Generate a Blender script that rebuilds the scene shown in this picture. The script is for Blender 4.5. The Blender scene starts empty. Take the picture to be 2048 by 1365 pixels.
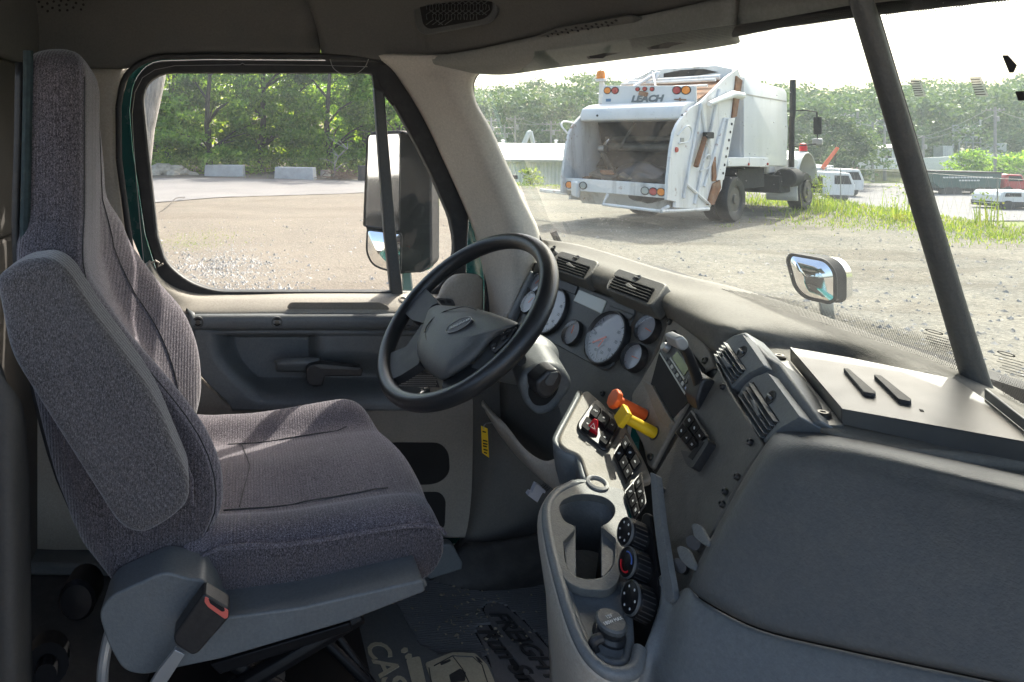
import bpy, bmesh, math, random
from mathutils import Vector, Matrix, Quaternion, noise

# ---------------------------------------------------------------- camera, sky, sun, exposure
scene = bpy.context.scene
COL = scene.collection
cam_d = bpy.data.cameras.new('camera')
cam_d.lens = 24.0
cam_d.sensor_width = 36.0
cam_d.shift_x = 0.2559
cam_d.shift_y = -0.2
cam_d.clip_start = 0.02
cam_d.clip_end = 3000
cam = bpy.data.objects.new('camera', cam_d)
COL.objects.link(cam)
cam.location = (0, 0, 0)
cam.rotation_euler = (math.radians(90), 0, 0)
scene.camera = cam

SUN = Vector((2.1, 2.0, 3.1)).normalized()
world = bpy.data.worlds.new('World')
scene.world = world
world.use_nodes = True
wn = world.node_tree
wn.nodes.clear()
sky = wn.nodes.new('ShaderNodeTexSky')
sky.sky_type = 'NISHITA'
sky.sun_disc = False
sky.sun_elevation = math.asin(SUN.z)
sky.sun_rotation = math.atan2(SUN.x, SUN.y)
sky.air_density = 1.0
sky.dust_density = 5.0
sky.ozone_density = 0.6
bg = wn.nodes.new('ShaderNodeBackground')
bg.inputs['Strength'].default_value = 0.15
wo = wn.nodes.new('ShaderNodeOutputWorld')
wn.links.new(sky.outputs[0], bg.inputs[0])
wn.links.new(bg.outputs[0], wo.inputs[0])

sl = bpy.data.lights.new('sun', 'SUN')
sl.energy = 2.8
sl.angle = math.radians(0.6)
sl.color = (1.0, 0.93, 0.84)
sun = bpy.data.objects.new('sun', sl)
COL.objects.link(sun)
sun.rotation_euler = (-SUN).to_track_quat('-Z', 'Y').to_euler()
sun.location = (0, 0, 30)

scene.view_settings.view_transform = 'Standard'
scene.view_settings.look = 'None'
scene.view_settings.exposure = 2.05
scene.view_settings.gamma = 1.0
scene.cycles.use_denoising = True
scene.cycles.max_bounces = 10
scene.cycles.diffuse_bounces = 6
scene.cycles.transparent_max_bounces = 24
scene.cycles.sample_clamp_indirect = 6.0
# ---------------------------------------------------------------- helpers
FPX, CX, CY = 1365.0, 500.0, 273.0      # focal length and principal point in photo pixels (24 mm lens, shifted)
V = Vector

def P(px, py, Y):
    return V(((px - CX) / FPX * Y, Y, -(py - CY) / FPX * Y))

def ray(px, py):
    return V(((px - CX) / FPX, 1.0, -(py - CY) / FPX))

def atz(px, py, z):
    r = ray(px, py)
    return r * (z / r.z)

class Plane:
    """a flat panel of the cab through three measured points"""
    def __init__(s, a, b, c):
        s.o = P(*a) if not isinstance(a, Vector) else a
        b = P(*b) if not isinstance(b, Vector) else b
        c = P(*c) if not isinstance(c, Vector) else c
        s.u = (b - s.o).normalized()
        n = s.u.cross(c - s.o).normalized()
        if n.dot(s.o) > 0:
            n = -n
        s.n = n
        s.v = n.cross(s.u)
    def hit(s, px, py, off=0.0):
        r = ray(px, py)
        o = s.o + s.n * off
        return r * (o.dot(s.n) / r.dot(s.n))
    def pt(s, base, du, dv, off=0.0):
        return base + s.u * du + s.v * dv + s.n * off

PINV = {}

def thing(name, label, cat, loc=(0, 0, 0), rotz=0.0, group=None):
    o = bpy.data.objects.new(name, None)
    o.empty_display_size = 0.05
    COL.objects.link(o)
    o.location = loc
    o.rotation_euler = (0, 0, rotz)
    tag(o, label, cat, group)
    PINV[o] = (Matrix.Translation(V(loc)) @ Matrix.Rotation(rotz, 4, 'Z')).inverted()
    return o

def tag(o, label=None, cat=None, group=None, kind=None):
    if label: o['label'] = label
    if cat: o['category'] = cat
    if group: o['group'] = group
    if kind: o['kind'] = kind
    return o

def mk(name, verts, faces, mat, parent=None, smooth=35, bevel=0.0, seg=2, subd=0, solid=0.0, soff=-1.0, local=False, mats=None, midx=None, clean=False):
    me = bpy.data.meshes.new(name)
    me.from_pydata([tuple(v) for v in verts], [], faces)
    if clean:
        bm = bmesh.new(); bm.from_mesh(me)
        bmesh.ops.remove_doubles(bm, verts=bm.verts, dist=1e-5)
        bmesh.ops.recalc_face_normals(bm, faces=bm.faces)
        bm.to_mesh(me); bm.free()
    me.validate()
    me.update()
    o = bpy.data.objects.new(name, me)
    COL.objects.link(o)
    for m in (mats or [mat]):
        me.materials.append(m)
    if midx:
        for p, i in zip(me.polygons, midx):
            p.material_index = i
    if smooth:
        me.polygons.foreach_set('use_smooth', [True] * len(me.polygons))
        me.set_sharp_from_angle(angle=math.radians(smooth))
    if solid:
        md = o.modifiers.new('thickness', 'SOLIDIFY'); md.thickness = solid; md.offset = soff
    if bevel:
        md = o.modifiers.new('edges', 'BEVEL'); md.width = bevel; md.segments = seg
        md.limit_method = 'ANGLE'; md.angle_limit = math.radians(38); md.harden_normals = False
    if subd:
        md = o.modifiers.new('round', 'SUBSURF'); md.levels = subd; md.render_levels = subd
    if parent is not None:
        o.parent = parent
        if not local:
            q = parent
            inv = PINV.get(q)
            if inv is None:
                while q is not None and q not in PINV:
                    q = q.parent
                inv = Matrix.Identity(4)          # the parent mesh already stands at the thing's origin with its own inverse
            o.matrix_parent_inverse = inv
    return o

class MB:
    """collects shapes that belong to one part"""
    def __init__(s):
        s.v = []; s.f = []; s.m = []
    def add(s, verts, faces, mi=0):
        b = len(s.v)
        s.v += [V(x) for x in verts]
        s.f += [tuple(i + b for i in f) for f in faces]
        s.m += [mi] * len(faces)
        return s
    def box(s, c, size, R=None, mi=0):
        c = V(c); hx, hy, hz = [x / 2 for x in size]
        vs = [V((x, y, z)) for x in (-hx, hx) for y in (-hy, hy) for z in (-hz, hz)]
        if R is not None: vs = [R @ q for q in vs]
        return s.add([c + q for q in vs], [(0, 1, 3, 2), (4, 6, 7, 5), (0, 4, 5, 1), (2, 3, 7, 6), (0, 2, 6, 4), (1, 5, 7, 3)], mi)
    def slab(s, pts, d, mi=0):
        n = len(pts); d = V(d)
        pts = [V(p) for p in pts]
        fs = [tuple(range(n)), tuple(range(2 * n - 1, n - 1, -1))]
        fs += [(i, i + n, (i + 1) % n + n, (i + 1) % n) for i in range(n)]
        return s.add(pts + [p + d for p in pts], fs, mi)
    def tube(s, pts, r, n=10, closed=False, mi=0, flat=None, cap=True):
        pts = [V(p) for p in pts]; m = len(pts)
        rr = r if isinstance(r, (list, tuple)) else [r] * m
        rings = []; up = None
        for i, p in enumerate(pts):
            a = pts[(i - 1) % m] if (closed or i > 0) else p
            b = pts[(i + 1) % m] if (closed or i < m - 1) else p
            t = (b - a).normalized()
            if up is None:
                up = V((0, 0, 1)) if abs(t.z) < 0.9 else V((1, 0, 0))
                if flat is not None: up = V(flat)
            x = t.cross(up)
            if x.length < 1e-6: x = t.cross(V((0.3, 1, 0.2)))
            x.normalize(); y = x.cross(t).normalized()
            if flat is None: up = y
            rings.append([p + x * math.cos(2 * math.pi * k / n) * rr[i] + y * math.sin(2 * math.pi * k / n) * rr[i] for k in range(n)])
        vs = [q for rg in rings for q in rg]; fs = []
        for i in range(m if closed else m - 1):
            j = (i + 1) % m
            for k in range(n):
                fs.append((i * n + k, i * n + (k + 1) % n, j * n + (k + 1) % n, j * n + k))
        if not closed and cap:
            fs.append(tuple(range(n - 1, -1, -1))); fs.append(tuple((m - 1) * n + k for k in range(n)))
        return s.add(vs, fs, mi)
    def lathe(s, c, ax, prof, n=28, mi=0, cap=True):
        """prof: (radius, height along axis) pairs"""
        c = V(c); ax = V(ax).normalized()
        u = ax.cross(V((0.13, 0.9, 0.41))).normalized(); w = ax.cross(u)
        vs = []; fs = []
        for r, h in prof:
            for k in range(n):
                a = 2 * math.pi * k / n
                vs.append(c + ax * h + u * math.cos(a) * r + w * math.sin(a) * r)
        for i in range(len(prof) - 1):
            for k in range(n):
                fs.append((i * n + k, i * n + (k + 1) % n, (i + 1) * n + (k + 1) % n, (i + 1) * n + k))
        if cap and prof[0][0] > 1e-5: fs.append(tuple(range(n - 1, -1, -1)))
        if cap and prof[-1][0] > 1e-5: fs.append(tuple((len(prof) - 1) * n + k for k in range(n)))
        return s.add(vs, fs, mi)
    def build(s, name, mat, parent=None, **k):
        k.setdefault('midx', s.m if isinstance(mat, (list, tuple)) else None)
        if isinstance(mat, (list, tuple)):
            return mk(name, s.v, s.f, None, parent, mats=list(mat), **k)
        return mk(name, s.v, s.f, mat, parent, **k)

def cr(a, b, c, d, t):
    return 0.5 * ((2 * b) + (c - a) * t + (2 * a - 5 * b + 4 * c - d) * t * t + (3 * b - a - 3 * c + d) * t ** 3)

def spline(pts, n, closed=False):
    """n points per span through pts (Catmull-Rom)"""
    pts = [V(p) for p in pts]; m = len(pts); out = []
    for i in range(m if closed else m - 1):
        g = lambda k: pts[k % m] if closed else (pts[k] if 0 <= k < m else (pts[0] * 2 - pts[1] if k < 0 else pts[-1] * 2 - pts[-2]))
        for k in range(n):
            out.append(cr(g(i - 1), g(i), g(i + 1), g(i + 2), k / n))
    if not closed: out.append(pts[-1])
    return out

def surf(rows, nu=4, nv=4, closed_v=False, closed_u=False):
    """smooth sheet through a grid of control points; returns verts, faces, (rows, cols)"""
    rr = [spline(r, nv, closed_v) for r in rows]
    cols = [spline([r[j] for r in rr], nu, closed_u) for j in range(len(rr[0]))]
    nr = len(cols[0]); nc = len(cols)
    vs = [cols[j][i] for i in range(nr) for j in range(nc)]
    fs = []
    for i in range(nr if closed_u else nr - 1):
        for j in range(nc if closed_v else nc - 1):
            i2 = (i + 1) % nr; j2 = (j + 1) % nc
            fs.append((i * nc + j, i * nc + j2, i2 * nc + j2, i2 * nc + j))
    return vs, fs, (nr, nc)

def sheet(name, rows, mat, parent=None, nu=4, nv=4, solid=0.012, soff=1.0, **k):
    """curved trim panel through measured points, with real thickness behind the seen side"""
    vs, fs, (nr, nc) = surf(rows, nu, nv)
    f = fs[len(fs) // 2]
    n = (vs[f[1]] - vs[f[0]]).cross(vs[f[2]] - vs[f[1]])
    if n.dot(vs[f[0]]) > 0:
        fs = [tuple(reversed(q)) for q in fs]
    return mk(name, vs, fs, mat, parent, solid=solid, soff=-1.0, smooth=k.pop('smooth', 60), **k)

def rnd(pts, r, n=4):
    """round the corners of a polygon given in pixels"""
    out = []; m = len(pts)
    for i in range(m):
        p = V((*pts[i][:2], 0)); a = V((*pts[i - 1][:2], 0)); b = V((*pts[(i + 1) % m][:2], 0))
        ri = pts[i][2] if len(pts[i]) > 2 else r
        da = (a - p); db = (b - p)
        q = min(ri, da.length * 0.48, db.length * 0.48)
        s = p + da.normalized() * q; e = p + db.normalized() * q
        for k in range(n + 1):
            t = k / n
            w = s * (1 - t) ** 2 + p * 2 * t * (1 - t) + e * t * t
            out.append((w.x, w.y))
    return out

def panel(name, pl, pts, mat, parent=None, t=0.006, off=0.0, r=0, bevel=0.0015, seg=2, **k):
    """plate on a flat panel of the cab: front face at off+t above the plane, traced outline, thickness t"""
    if r: pts = rnd(pts, r)
    q = [pl.hit(x, y, off + t) for x, y in pts]
    return MB().slab(q, -pl.n * t).build(name, mat, parent, bevel=bevel, seg=seg, clean=True, **k)

def plate(name, pts, Y, mat, parent=None, t=0.02, r=0, bevel=0.002, seg=2, **k):
    if r: pts = rnd(pts, r)
    return MB().slab([P(x, y, Y) for x, y in pts], (0, t, 0)).build(name, mat, parent, bevel=bevel, seg=seg, clean=True, **k)

def resample(pts, n, closed=True):
    pts = [V((p[0], p[1], 0)) for p in pts]
    if closed: pts = pts + [pts[0]]
    L = [0]
    for a, b in zip(pts, pts[1:]): L.append(L[-1] + (b - a).length)
    out = []; j = 0
    for k in range(n):
        s = L[-1] * k / (n if closed else n - 1)
        while j < len(L) - 2 and L[j + 1] < s: j += 1
        t = (s - L[j]) / max(1e-9, L[j + 1] - L[j])
        q = pts[j].lerp(pts[j + 1], min(1, t)); out.append((q.x, q.y))
    return out

def by_angle(poly, c, n):
    out = []
    m = len(poly)
    for k in range(n):
        a = 2 * math.pi * k / n; d = (math.cos(a), math.sin(a)); best = None
        for i in range(m):
            x1, y1 = poly[i][0] - c[0], poly[i][1] - c[1]; x2, y2 = poly[(i + 1) % m][0] - c[0], poly[(i + 1) % m][1] - c[1]
            ex, ey = x2 - x1, y2 - y1; den = d[0] * ey - d[1] * ex
            if abs(den) < 1e-9: continue
            t = (x1 * ey - y1 * ex) / den; s = (x1 * d[1] - y1 * d[0]) / den
            if t > 0 and -1e-6 <= s <= 1 + 1e-6 and (best is None or t > best): best = t
        out.append((c[0] + d[0] * best, c[1] + d[1] * best))
    return out

def ring(name, outer, inner, c, Y, mat, parent=None, t=0.03, n=160, bevel=0.004, Yi=None, **k):
    """frame around an opening"""
    A = by_angle(outer, c, n); B = by_angle(inner, c, n)
    Yi = Y if Yi is None else Yi
    vs = [P(*p, Y) for p in A] + [P(*p, Yi) for p in B] + [P(*p, Y) + V((0, t, 0)) for p in A] + [P(*p, Yi) + V((0, t, 0)) for p in B]
    fs = []
    for i in range(n):
        j = (i + 1) % n
        fs += [(i, j, n + j, n + i), (2 * n + i, 3 * n + i, 3 * n + j, 2 * n + j), (i, 2 * n + i, 2 * n + j, j), (n + i, n + j, 3 * n + j, 3 * n + i)]
    return mk(name, vs, fs, mat, parent, bevel=bevel, clean=True, **k)

def text(name, body, origin, xd, yd, size, mat, parent=None, depth=0.0006, shear=0.0, bold=0.0, align='LEFT', local=False, sx=1.0):
    cu = bpy.data.curves.new(name, 'FONT')
    cu.body = body; cu.size = size; cu.extrude = depth; cu.shear = shear; cu.offset = bold; cu.align_x = align
    cu.resolution_u = 3
    tmp = bpy.data.objects.new(name, cu); COL.objects.link(tmp)
    dg = bpy.context.evaluated_depsgraph_get()
    me = bpy.data.meshes.new_from_object(tmp.evaluated_get(dg))
    bpy.data.objects.remove(tmp)
    xd = V(xd).normalized(); yd = V(yd); yd = (yd - xd * yd.dot(xd)).normalized(); zd = xd.cross(yd)
    o3 = V(origin)
    vs = [o3 + xd * v.co.x * sx + yd * v.co.y + zd * (v.co.z + depth) for v in me.vertices]
    fs = [tuple(p.vertices) for p in me.polygons]
    bpy.data.meshes.remove(me)
    return mk(name, vs, fs, mat, parent, smooth=0, local=local)

def smooth01(a, b, x):
    t = max(0.0, min(1.0, (x - a) / (b - a)))
    return t * t * (3 - 2 * t)

def copy_tree(o, parent=None):
    c = o.copy(); COL.objects.link(c)
    if parent is not None: c.parent = parent
    for ch in list(o.children): copy_tree(ch, c)
    return c

# ---------------------------------------------------------------- materials
def nmat(name):
    m = bpy.data.materials.new(name); m.use_nodes = True
    nt = m.node_tree
    return m, nt, nt.nodes['Principled BSDF'], nt.nodes, nt.links

def coords(nt, scale=(1, 1, 1)):
    tc = nt.nodes.new('ShaderNodeTexCoord'); mp = nt.nodes.new('ShaderNodeMapping')
    mp.inputs['Scale'].default_value = scale
    nt.links.new(tc.outputs['Object'], mp.inputs[0])
    return mp.outputs[0]

def noise_n(nt, vec, scale, detail=4, rough=0.55, dist=0.0):
    n = nt.nodes.new('ShaderNodeTexNoise')
    n.inputs['Scale'].default_value = scale; n.inputs['Detail'].default_value = detail
    n.inputs['Roughness'].default_value = rough; n.inputs['Distortion'].default_value = dist
    nt.links.new(vec, n.inputs['Vector'])
    return n.outputs['Fac']

def ramp(nt, fac, stops, interp='LINEAR'):
    r = nt.nodes.new('ShaderNodeValToRGB'); e = r.color_ramp.elements
    r.color_ramp.interpolation = interp
    while len(e) < len(stops): e.new(0.5)
    for i, (p, c) in enumerate(stops):
        e[i].position = p; e[i].color = (*c, 1) if len(c) == 3 else c
    nt.links.new(fac, r.inputs[0])
    return r.outputs[0]

def g(x): return (x, x, x)

def mixc(nt, fac, a, b, mode='MIX'):
    m = nt.nodes.new('ShaderNodeMix'); m.data_type = 'RGBA'; m.blend_type = mode
    for sock, val in ((m.inputs[0], fac), (m.inputs[6], a), (m.inputs[7], b)):
        if isinstance(val, (int, float)): sock.default_value = val
        elif isinstance(val, tuple): sock.default_value = (*val, 1) if len(val) == 3 else val
        else: nt.links.new(val, sock)
    return m.outputs[2]

def bump(nt, bsdf, h, strength=0.3, dist=0.001):
    b = nt.nodes.new('ShaderNodeBump'); b.inputs['Strength'].default_value = strength; b.inputs['Distance'].default_value = dist
    nt.links.new(h, b.inputs['Height']); nt.links.new(b.outputs[0], bsdf.inputs['Normal'])
    return b

def plain(name, col, rough=0.5, metal=0.0, var=0.12, vscale=6.0, grain=0.0, gscale=900, gdist=0.0006, dust=None, dscale=9.0, damt=0.4, spec=0.5, stretch=(1, 1, 1), coat=0.0):
    """one material: colour with soft variation, fine moulded grain, optional dust or dirt in patches"""
    m, nt, b, N, L = nmat(name)
    vec = coords(nt, stretch)
    f = noise_n(nt, vec, vscale, 5)
    c2 = tuple(min(1, x * (1 + var)) for x in col); c1 = tuple(x * (1 - var) for x in col)
    c = ramp(nt, f, [(0.3, c1), (0.7, c2)])
    r = rough
    if dust:
        f2 = noise_n(nt, vec, dscale, 8, 0.65)
        k = ramp(nt, f2, [(0.45, g(0)), (0.75, g(damt))])
        c = mixc(nt, k, c, dust)
    if grain:
        sc = noise_n(nt, vec, 190 if gscale > 300 else gscale * 1.7, 5, 0.75)
        c = mixc(nt, 1.0, c, ramp(nt, sc, [(0.3, g(.84)), (0.5, g(1.0)), (0.72, g(1.18))]), 'MULTIPLY')
    L.new(c, b.inputs['Base Color'])
    f3 = noise_n(nt, vec, vscale * 4, 4)
    rr = nt.nodes.new('ShaderNodeMapRange'); rr.inputs[3].default_value = max(0.02, rough - 0.07); rr.inputs[4].default_value = min(1, rough + 0.09)
    L.new(f3, rr.inputs[0]); L.new(rr.outputs[0], b.inputs['Roughness'])
    b.inputs['Metallic'].default_value = metal
    b.inputs['Specular IOR Level'].default_value = spec
    if coat: b.inputs['Coat Weight'].default_value = coat
    if grain:
        h = noise_n(nt, vec, gscale, 2, 0.5)
        bump(nt, b, h, min(1, grain * 1.6), gdist * 1.6)
    return m

def fabric(name, dark, light, ribs=True, axis='X'):
    m, nt, b, N, L = nmat(name)
    vec = coords(nt)
    f = noise_n(nt, vec, 800, 2, 0.7)
    f2 = noise_n(nt, coords(nt, (1, 1, 0.5)), 480, 2, 0.75)
    mx = nt.nodes.new('ShaderNodeMath'); mx.operation = 'MULTIPLY'; L.new(f, mx.inputs[0]); L.new(f2, mx.inputs[1])
    c = ramp(nt, mx.outputs[0], [(0.16, dark), (0.27, tuple((a * 2 + l) / 3 for a, l in zip(dark, light))), (0.42, light)])
    big = noise_n(nt, vec, 7, 4)
    c = mixc(nt, ramp(nt, big, [(0.35, g(0)), (0.7, g(0.22))]), c, tuple(x * 0.6 for x in light))
    L.new(c, b.inputs['Base Color'])
    b.inputs['Roughness'].default_value = 0.95
    b.inputs['Specular IOR Level'].default_value = 0.15
    b.inputs['Sheen Weight'].default_value = 0.35
    b.inputs['Sheen Roughness'].default_value = 0.4
    h = mx.outputs[0]
    if ribs:
        w = nt.nodes.new('ShaderNodeTexWave'); w.wave_type = 'BANDS'; w.bands_direction = axis
        w.inputs['Scale'].default_value = 52; w.inputs['Distortion'].default_value = 0.6; w.inputs['Detail Scale'].default_value = 30
        L.new(vec, w.inputs['Vector'])
        ad = nt.nodes.new('ShaderNodeMath'); ad.operation = 'ADD'; L.new(w.outputs['Fac'], ad.inputs[0]); L.new(h, ad.inputs[1]); h = ad.outputs[0]
    bump(nt, b, h, 0.55, 0.0015)
    return m

def glass(name, tint=(0.94, 0.97, 0.95), dust=0.03, specks=False, veil=(0.8, 0.82, 0.8)):
    m, nt, b, N, L = nmat(name)
    N.remove(b)
    out = [n for n in N if n.type == 'OUTPUT_MATERIAL'][0]
    tr = N.new('ShaderNodeBsdfTransparent'); tr.inputs[0].default_value = (*tint, 1)
    gl = N.new('ShaderNodeBsdfGlossy'); gl.inputs['Roughness'].default_value = 0.02
    lw = N.new('ShaderNodeLayerWeight'); lw.inputs[0].default_value = 0.5
    pw_ = N.new('ShaderNodeMath'); pw_.operation = 'POWER'; pw_.inputs[1].default_value = 4.0; L.new(lw.outputs['Facing'], pw_.inputs[0])
    fr = N.new('ShaderNodeMath'); fr.operation = 'MULTIPLY_ADD'; fr.inputs[1].default_value = 0.75; fr.inputs[2].default_value = 0.035; L.new(pw_.outputs[0], fr.inputs[0])
    mx = N.new('ShaderNodeMixShader'); L.new(fr.outputs[0], mx.inputs[0]); L.new(tr.outputs[0], mx.inputs[1]); L.new(gl.outputs[0], mx.inputs[2])
    df = N.new('ShaderNodeBsdfDiffuse'); df.inputs[0].default_value = (*veil, 1)
    tl = N.new('ShaderNodeBsdfTranslucent'); tl.inputs[0].default_value = (*veil, 1)
    dm = N.new('ShaderNodeMixShader'); dm.inputs[0].default_value = 0.6; L.new(df.outputs[0], dm.inputs[1]); L.new(tl.outputs[0], dm.inputs[2])
    vec = coords(nt)
    f = ramp(nt, noise_n(nt, vec, 3.0, 6, 0.6), [(0.3, g(dust * 0.5)), (0.75, g(dust * 1.6))])
    if specks:
        vo = N.new('ShaderNodeTexVoronoi'); vo.inputs['Scale'].default_value = 95; L.new(vec, vo.inputs['Vector'])
        patch = ramp(nt, noise_n(nt, vec, 5.0, 3), [(0.42, g(0)), (0.62, g(1))])
        sp = ramp(nt, vo.outputs['Distance'], [(0.05, g(0.55)), (0.13, g(0))])
        mul = mixc(nt, 1.0, sp, patch, 'MULTIPLY')
        f = mixc(nt, 1.0, f, mul, 'ADD')
    m2 = N.new('ShaderNodeMixShader'); L.new(f, m2.inputs[0]); L.new(mx.outputs[0], m2.inputs[1]); L.new(dm.outputs[0], m2.inputs[2])
    L.new(m2.outputs[0], out.inputs[0])
    return m

def leafmat(name, c1, c2, c3, trans=0.45):
    m, nt, b, N, L = nmat(name)
    out = [n for n in N if n.type == 'OUTPUT_MATERIAL'][0]
    gi = N.new('ShaderNodeNewGeometry')
    oi = N.new('ShaderNodeObjectInfo')
    c = ramp(nt, gi.outputs['Random Per Island'], [(0.0, c1), (0.55, c2), (1.0, c3)])
    hs = N.new('ShaderNodeHueSaturation')
    mr = N.new('ShaderNodeMapRange'); mr.inputs[3].default_value = 0.62; mr.inputs[4].default_value = 1.35
    L.new(oi.outputs['Random'], mr.inputs[0]); L.new(mr.outputs[0], hs.inputs['Value']); L.new(c, hs.inputs['Color'])
    L.new(hs.outputs[0], b.inputs['Base Color'])
    b.inputs['Roughness'].default_value = 0.5
    b.inputs['Specular IOR Level'].default_value = 0.3
    tl = N.new('ShaderNodeBsdfTranslucent')
    br = N.new('ShaderNodeMix'); br.data_type = 'RGBA'; br.blend_type = 'MULTIPLY'; br.inputs[0].default_value = 1.0
    L.new(hs.outputs[0], br.inputs[6]); br.inputs[7].default_value = (1.9, 1.75, 0.6, 1)
    L.new(br.outputs[2], tl.inputs[0])
    mx = N.new('ShaderNodeMixShader'); mx.inputs[0].default_value = trans
    L.new(b.outputs[0], mx.inputs[1]); L.new(tl.outputs[0], mx.inputs[2]); L.new(mx.outputs[0], out.inputs[0])
    return m

M = {}
M['beige'] = plain('beige_vinyl', (0.36, 0.33, 0.28), 0.55, var=0.08, grain=0.25, gscale=500, dust=(0.34, 0.30, 0.24), dscale=14, damt=0.25)
M['dusty_sunlit'] = plain('dusty_sunlit_plastic', (0.20, 0.18, 0.145), 0.6, var=0.12, grain=0.3, gscale=450, dust=(0.25, 0.215, 0.155), dscale=24, damt=0.45)  # dusty grey plastic with the sun's warm beige put into its colour
M['console'] = plain('dusty_grey_console', (0.105, 0.108, 0.102), 0.55, var=0.12, grain=0.3, gscale=450, dust=(0.21, 0.185, 0.14), dscale=20, damt=0.4)
M['trimdark'] = plain('dark_brown_trim', (0.055, 0.05, 0.044), 0.75, var=0.12, grain=0.3)
M['matrubber'] = plain('grey_black_mat_rubber', (0.085, 0.085, 0.087), 0.5, var=0.2, grain=0.15, gscale=400, dust=(0.12, 0.11, 0.095), dscale=22, damt=0.35)
M['gloss'] = plain('gloss_black_plastic', (0.008, 0.008, 0.009), 0.38, var=0.2, spec=0.15)
M['lowtrim'] = plain('shaded_lower_trim', (0.22, 0.20, 0.17), 0.6, var=0.1, grain=0.25, gscale=500, dust=(0.15, 0.135, 0.11), dscale=9, damt=0.4)  # beige trim darkened: the footwell's shade is put into its colour
M['pillar'] = plain('lit_pillar_vinyl', (0.50, 0.465, 0.405), 0.55, var=0.08, grain=0.25, gscale=500)  # lighter copy of the beige vinyl; stronger light is put into the colour
M['switch'] = plain('matt_black_switch', (0.014, 0.014, 0.0145), 0.75, var=0.2, spec=0.12)
M['headliner'] = plain('dark_headliner', (0.09, 0.089, 0.083), 0.75, var=0.10, grain=0.3, gscale=700, dust=(0.14, 0.12, 0.10), dscale=5, damt=0.3)
M['visor'] = plain('grey_visor_vinyl', (0.24, 0.24, 0.218), 0.6, var=0.08, grain=0.3, gscale=600)
M['charcoal'] = plain('charcoal_plastic', (0.072, 0.076, 0.076), 0.5, var=0.12, grain=0.3, gscale=420, gdist=0.0007, dust=(0.13, 0.12, 0.10), dscale=30, damt=0.25)
M['slate'] = plain('slate_blue_grey_plastic', (0.115, 0.126, 0.13), 0.48, var=0.12, grain=0.25, gscale=420, gdist=0.0006, dust=(0.16, 0.16, 0.15), dscale=18, damt=0.3)
M['dashgrey'] = plain('dash_grey_plastic', (0.084, 0.080, 0.069), 0.55, var=0.12, grain=0.45, gscale=520, dust=(0.16, 0.145, 0.12), dscale=35, damt=0.3)
M['dashtop'] = plain('dusty_dash_top', (0.13, 0.122, 0.105), 0.7, var=0.1, grain=0.35, gscale=600, spec=0.25, dust=(0.115, 0.108, 0.096), dscale=10, damt=0.6)
M['black'] = plain('black_plastic', (0.018, 0.018, 0.019), 0.42, var=0.2, grain=0.2, gscale=700, dust=(0.08, 0.075, 0.065), dscale=60, damt=0.25)
M['rubber'] = plain('black_rubber', (0.02, 0.02, 0.021), 0.6, var=0.2, grain=0.15, gscale=400, dust=(0.09, 0.085, 0.075), dscale=30, damt=0.3)
M['leather'] = plain('black_leather', (0.018, 0.019, 0.02), 0.34, var=0.2, grain=0.25, gscale=480, spec=0.5)
M['void'] = plain('black_and_painted_shade', (0.006, 0.006, 0.006), 0.8)  # near-black for print and panes; painted shade on the flat hollow plates
M['teal'] = plain('teal_paint', (0.006, 0.075, 0.07), 0.25, var=0.08, coat=0.6)
M['chrome'] = plain('chrome', (0.75, 0.76, 0.77), 0.07, metal=1.0, var=0.02)
M['steel'] = plain('brushed_steel', (0.42, 0.42, 0.41), 0.35, metal=1.0, var=0.1)
M['screw'] = plain('screw_metal', (0.10, 0.095, 0.085), 0.35, metal=0.8)
M['white'] = plain('white_print', (0.62, 0.62, 0.6), 0.6)
M['fabric'] = fabric('grey_tweed', (0.026, 0.022, 0.026), (0.35, 0.315, 0.35), True, 'X')
M['fabric_side'] = fabric('shaded_grey_corduroy', (0.016, 0.014, 0.016), (0.24, 0.215, 0.23), True, 'X')  # corduroy darkened to carry the shade of the seat's near sides
M['fabric_arm'] = fabric('shaded_armrest_cloth', (0.020, 0.018, 0.0185), (0.25, 0.23, 0.23), True, 'DIAGONAL')  # armrest cloth, darkened likewise for its shaded near face
M['orange'] = plain('orange_plastic', (0.75, 0.13, 0.03), 0.45, var=0.06)
M['yellow'] = plain('yellow_plastic', (0.78, 0.50, 0.01), 0.42, var=0.05)
M['red'] = plain('red_plastic', (0.55, 0.012, 0.02), 0.35, var=0.05)
M['salmon'] = plain('faded_red_plastic', (0.62, 0.12, 0.09), 0.5, var=0.05)
M['needle'] = plain('orange_needle', (0.8, 0.14, 0.04), 0.5)
M['tray'] = plain('grey_metal_tray', (0.06, 0.06, 0.057), 0.4, metal=0.1, var=0.15, dust=(0.11, 0.105, 0.09), dscale=8, damt=0.5)
M['lcd'] = plain('lcd_screen', (0.42, 0.44, 0.40), 0.25, var=0.03)
M['lcd_dark'] = plain('dark_lcd', (0.06, 0.075, 0.045), 0.2, var=0.05)
M['silver'] = plain('silver_plastic', (0.33, 0.33, 0.32), 0.35, metal=0.4, var=0.08)
M['dialface'] = plain('pale_dial_face', (0.30, 0.30, 0.32), 0.35, var=0.06, vscale=25)
M['dialdark'] = plain('black_dial_face', (0.03, 0.03, 0.032), 0.4)
M['glass_wind'] = glass('dusty_windshield_glass', (0.69, 0.74, 0.715), 0.026, True)
M['glass_door'] = glass('door_glass', (0.80, 0.82, 0.80), 0.004)
M['glass_dial'] = glass('dial_glass', (0.97, 0.97, 0.97), 0.10, veil=(0.75, 0.76, 0.8))
M['mirror'] = plain('mirror_glass', (0.9, 0.91, 0.91), 0.01, metal=1.0, var=0.0)
# ---------------------------------------------------------------- the cab shell (setting)
def struct(o): o['kind'] = 'structure'; return o

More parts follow.
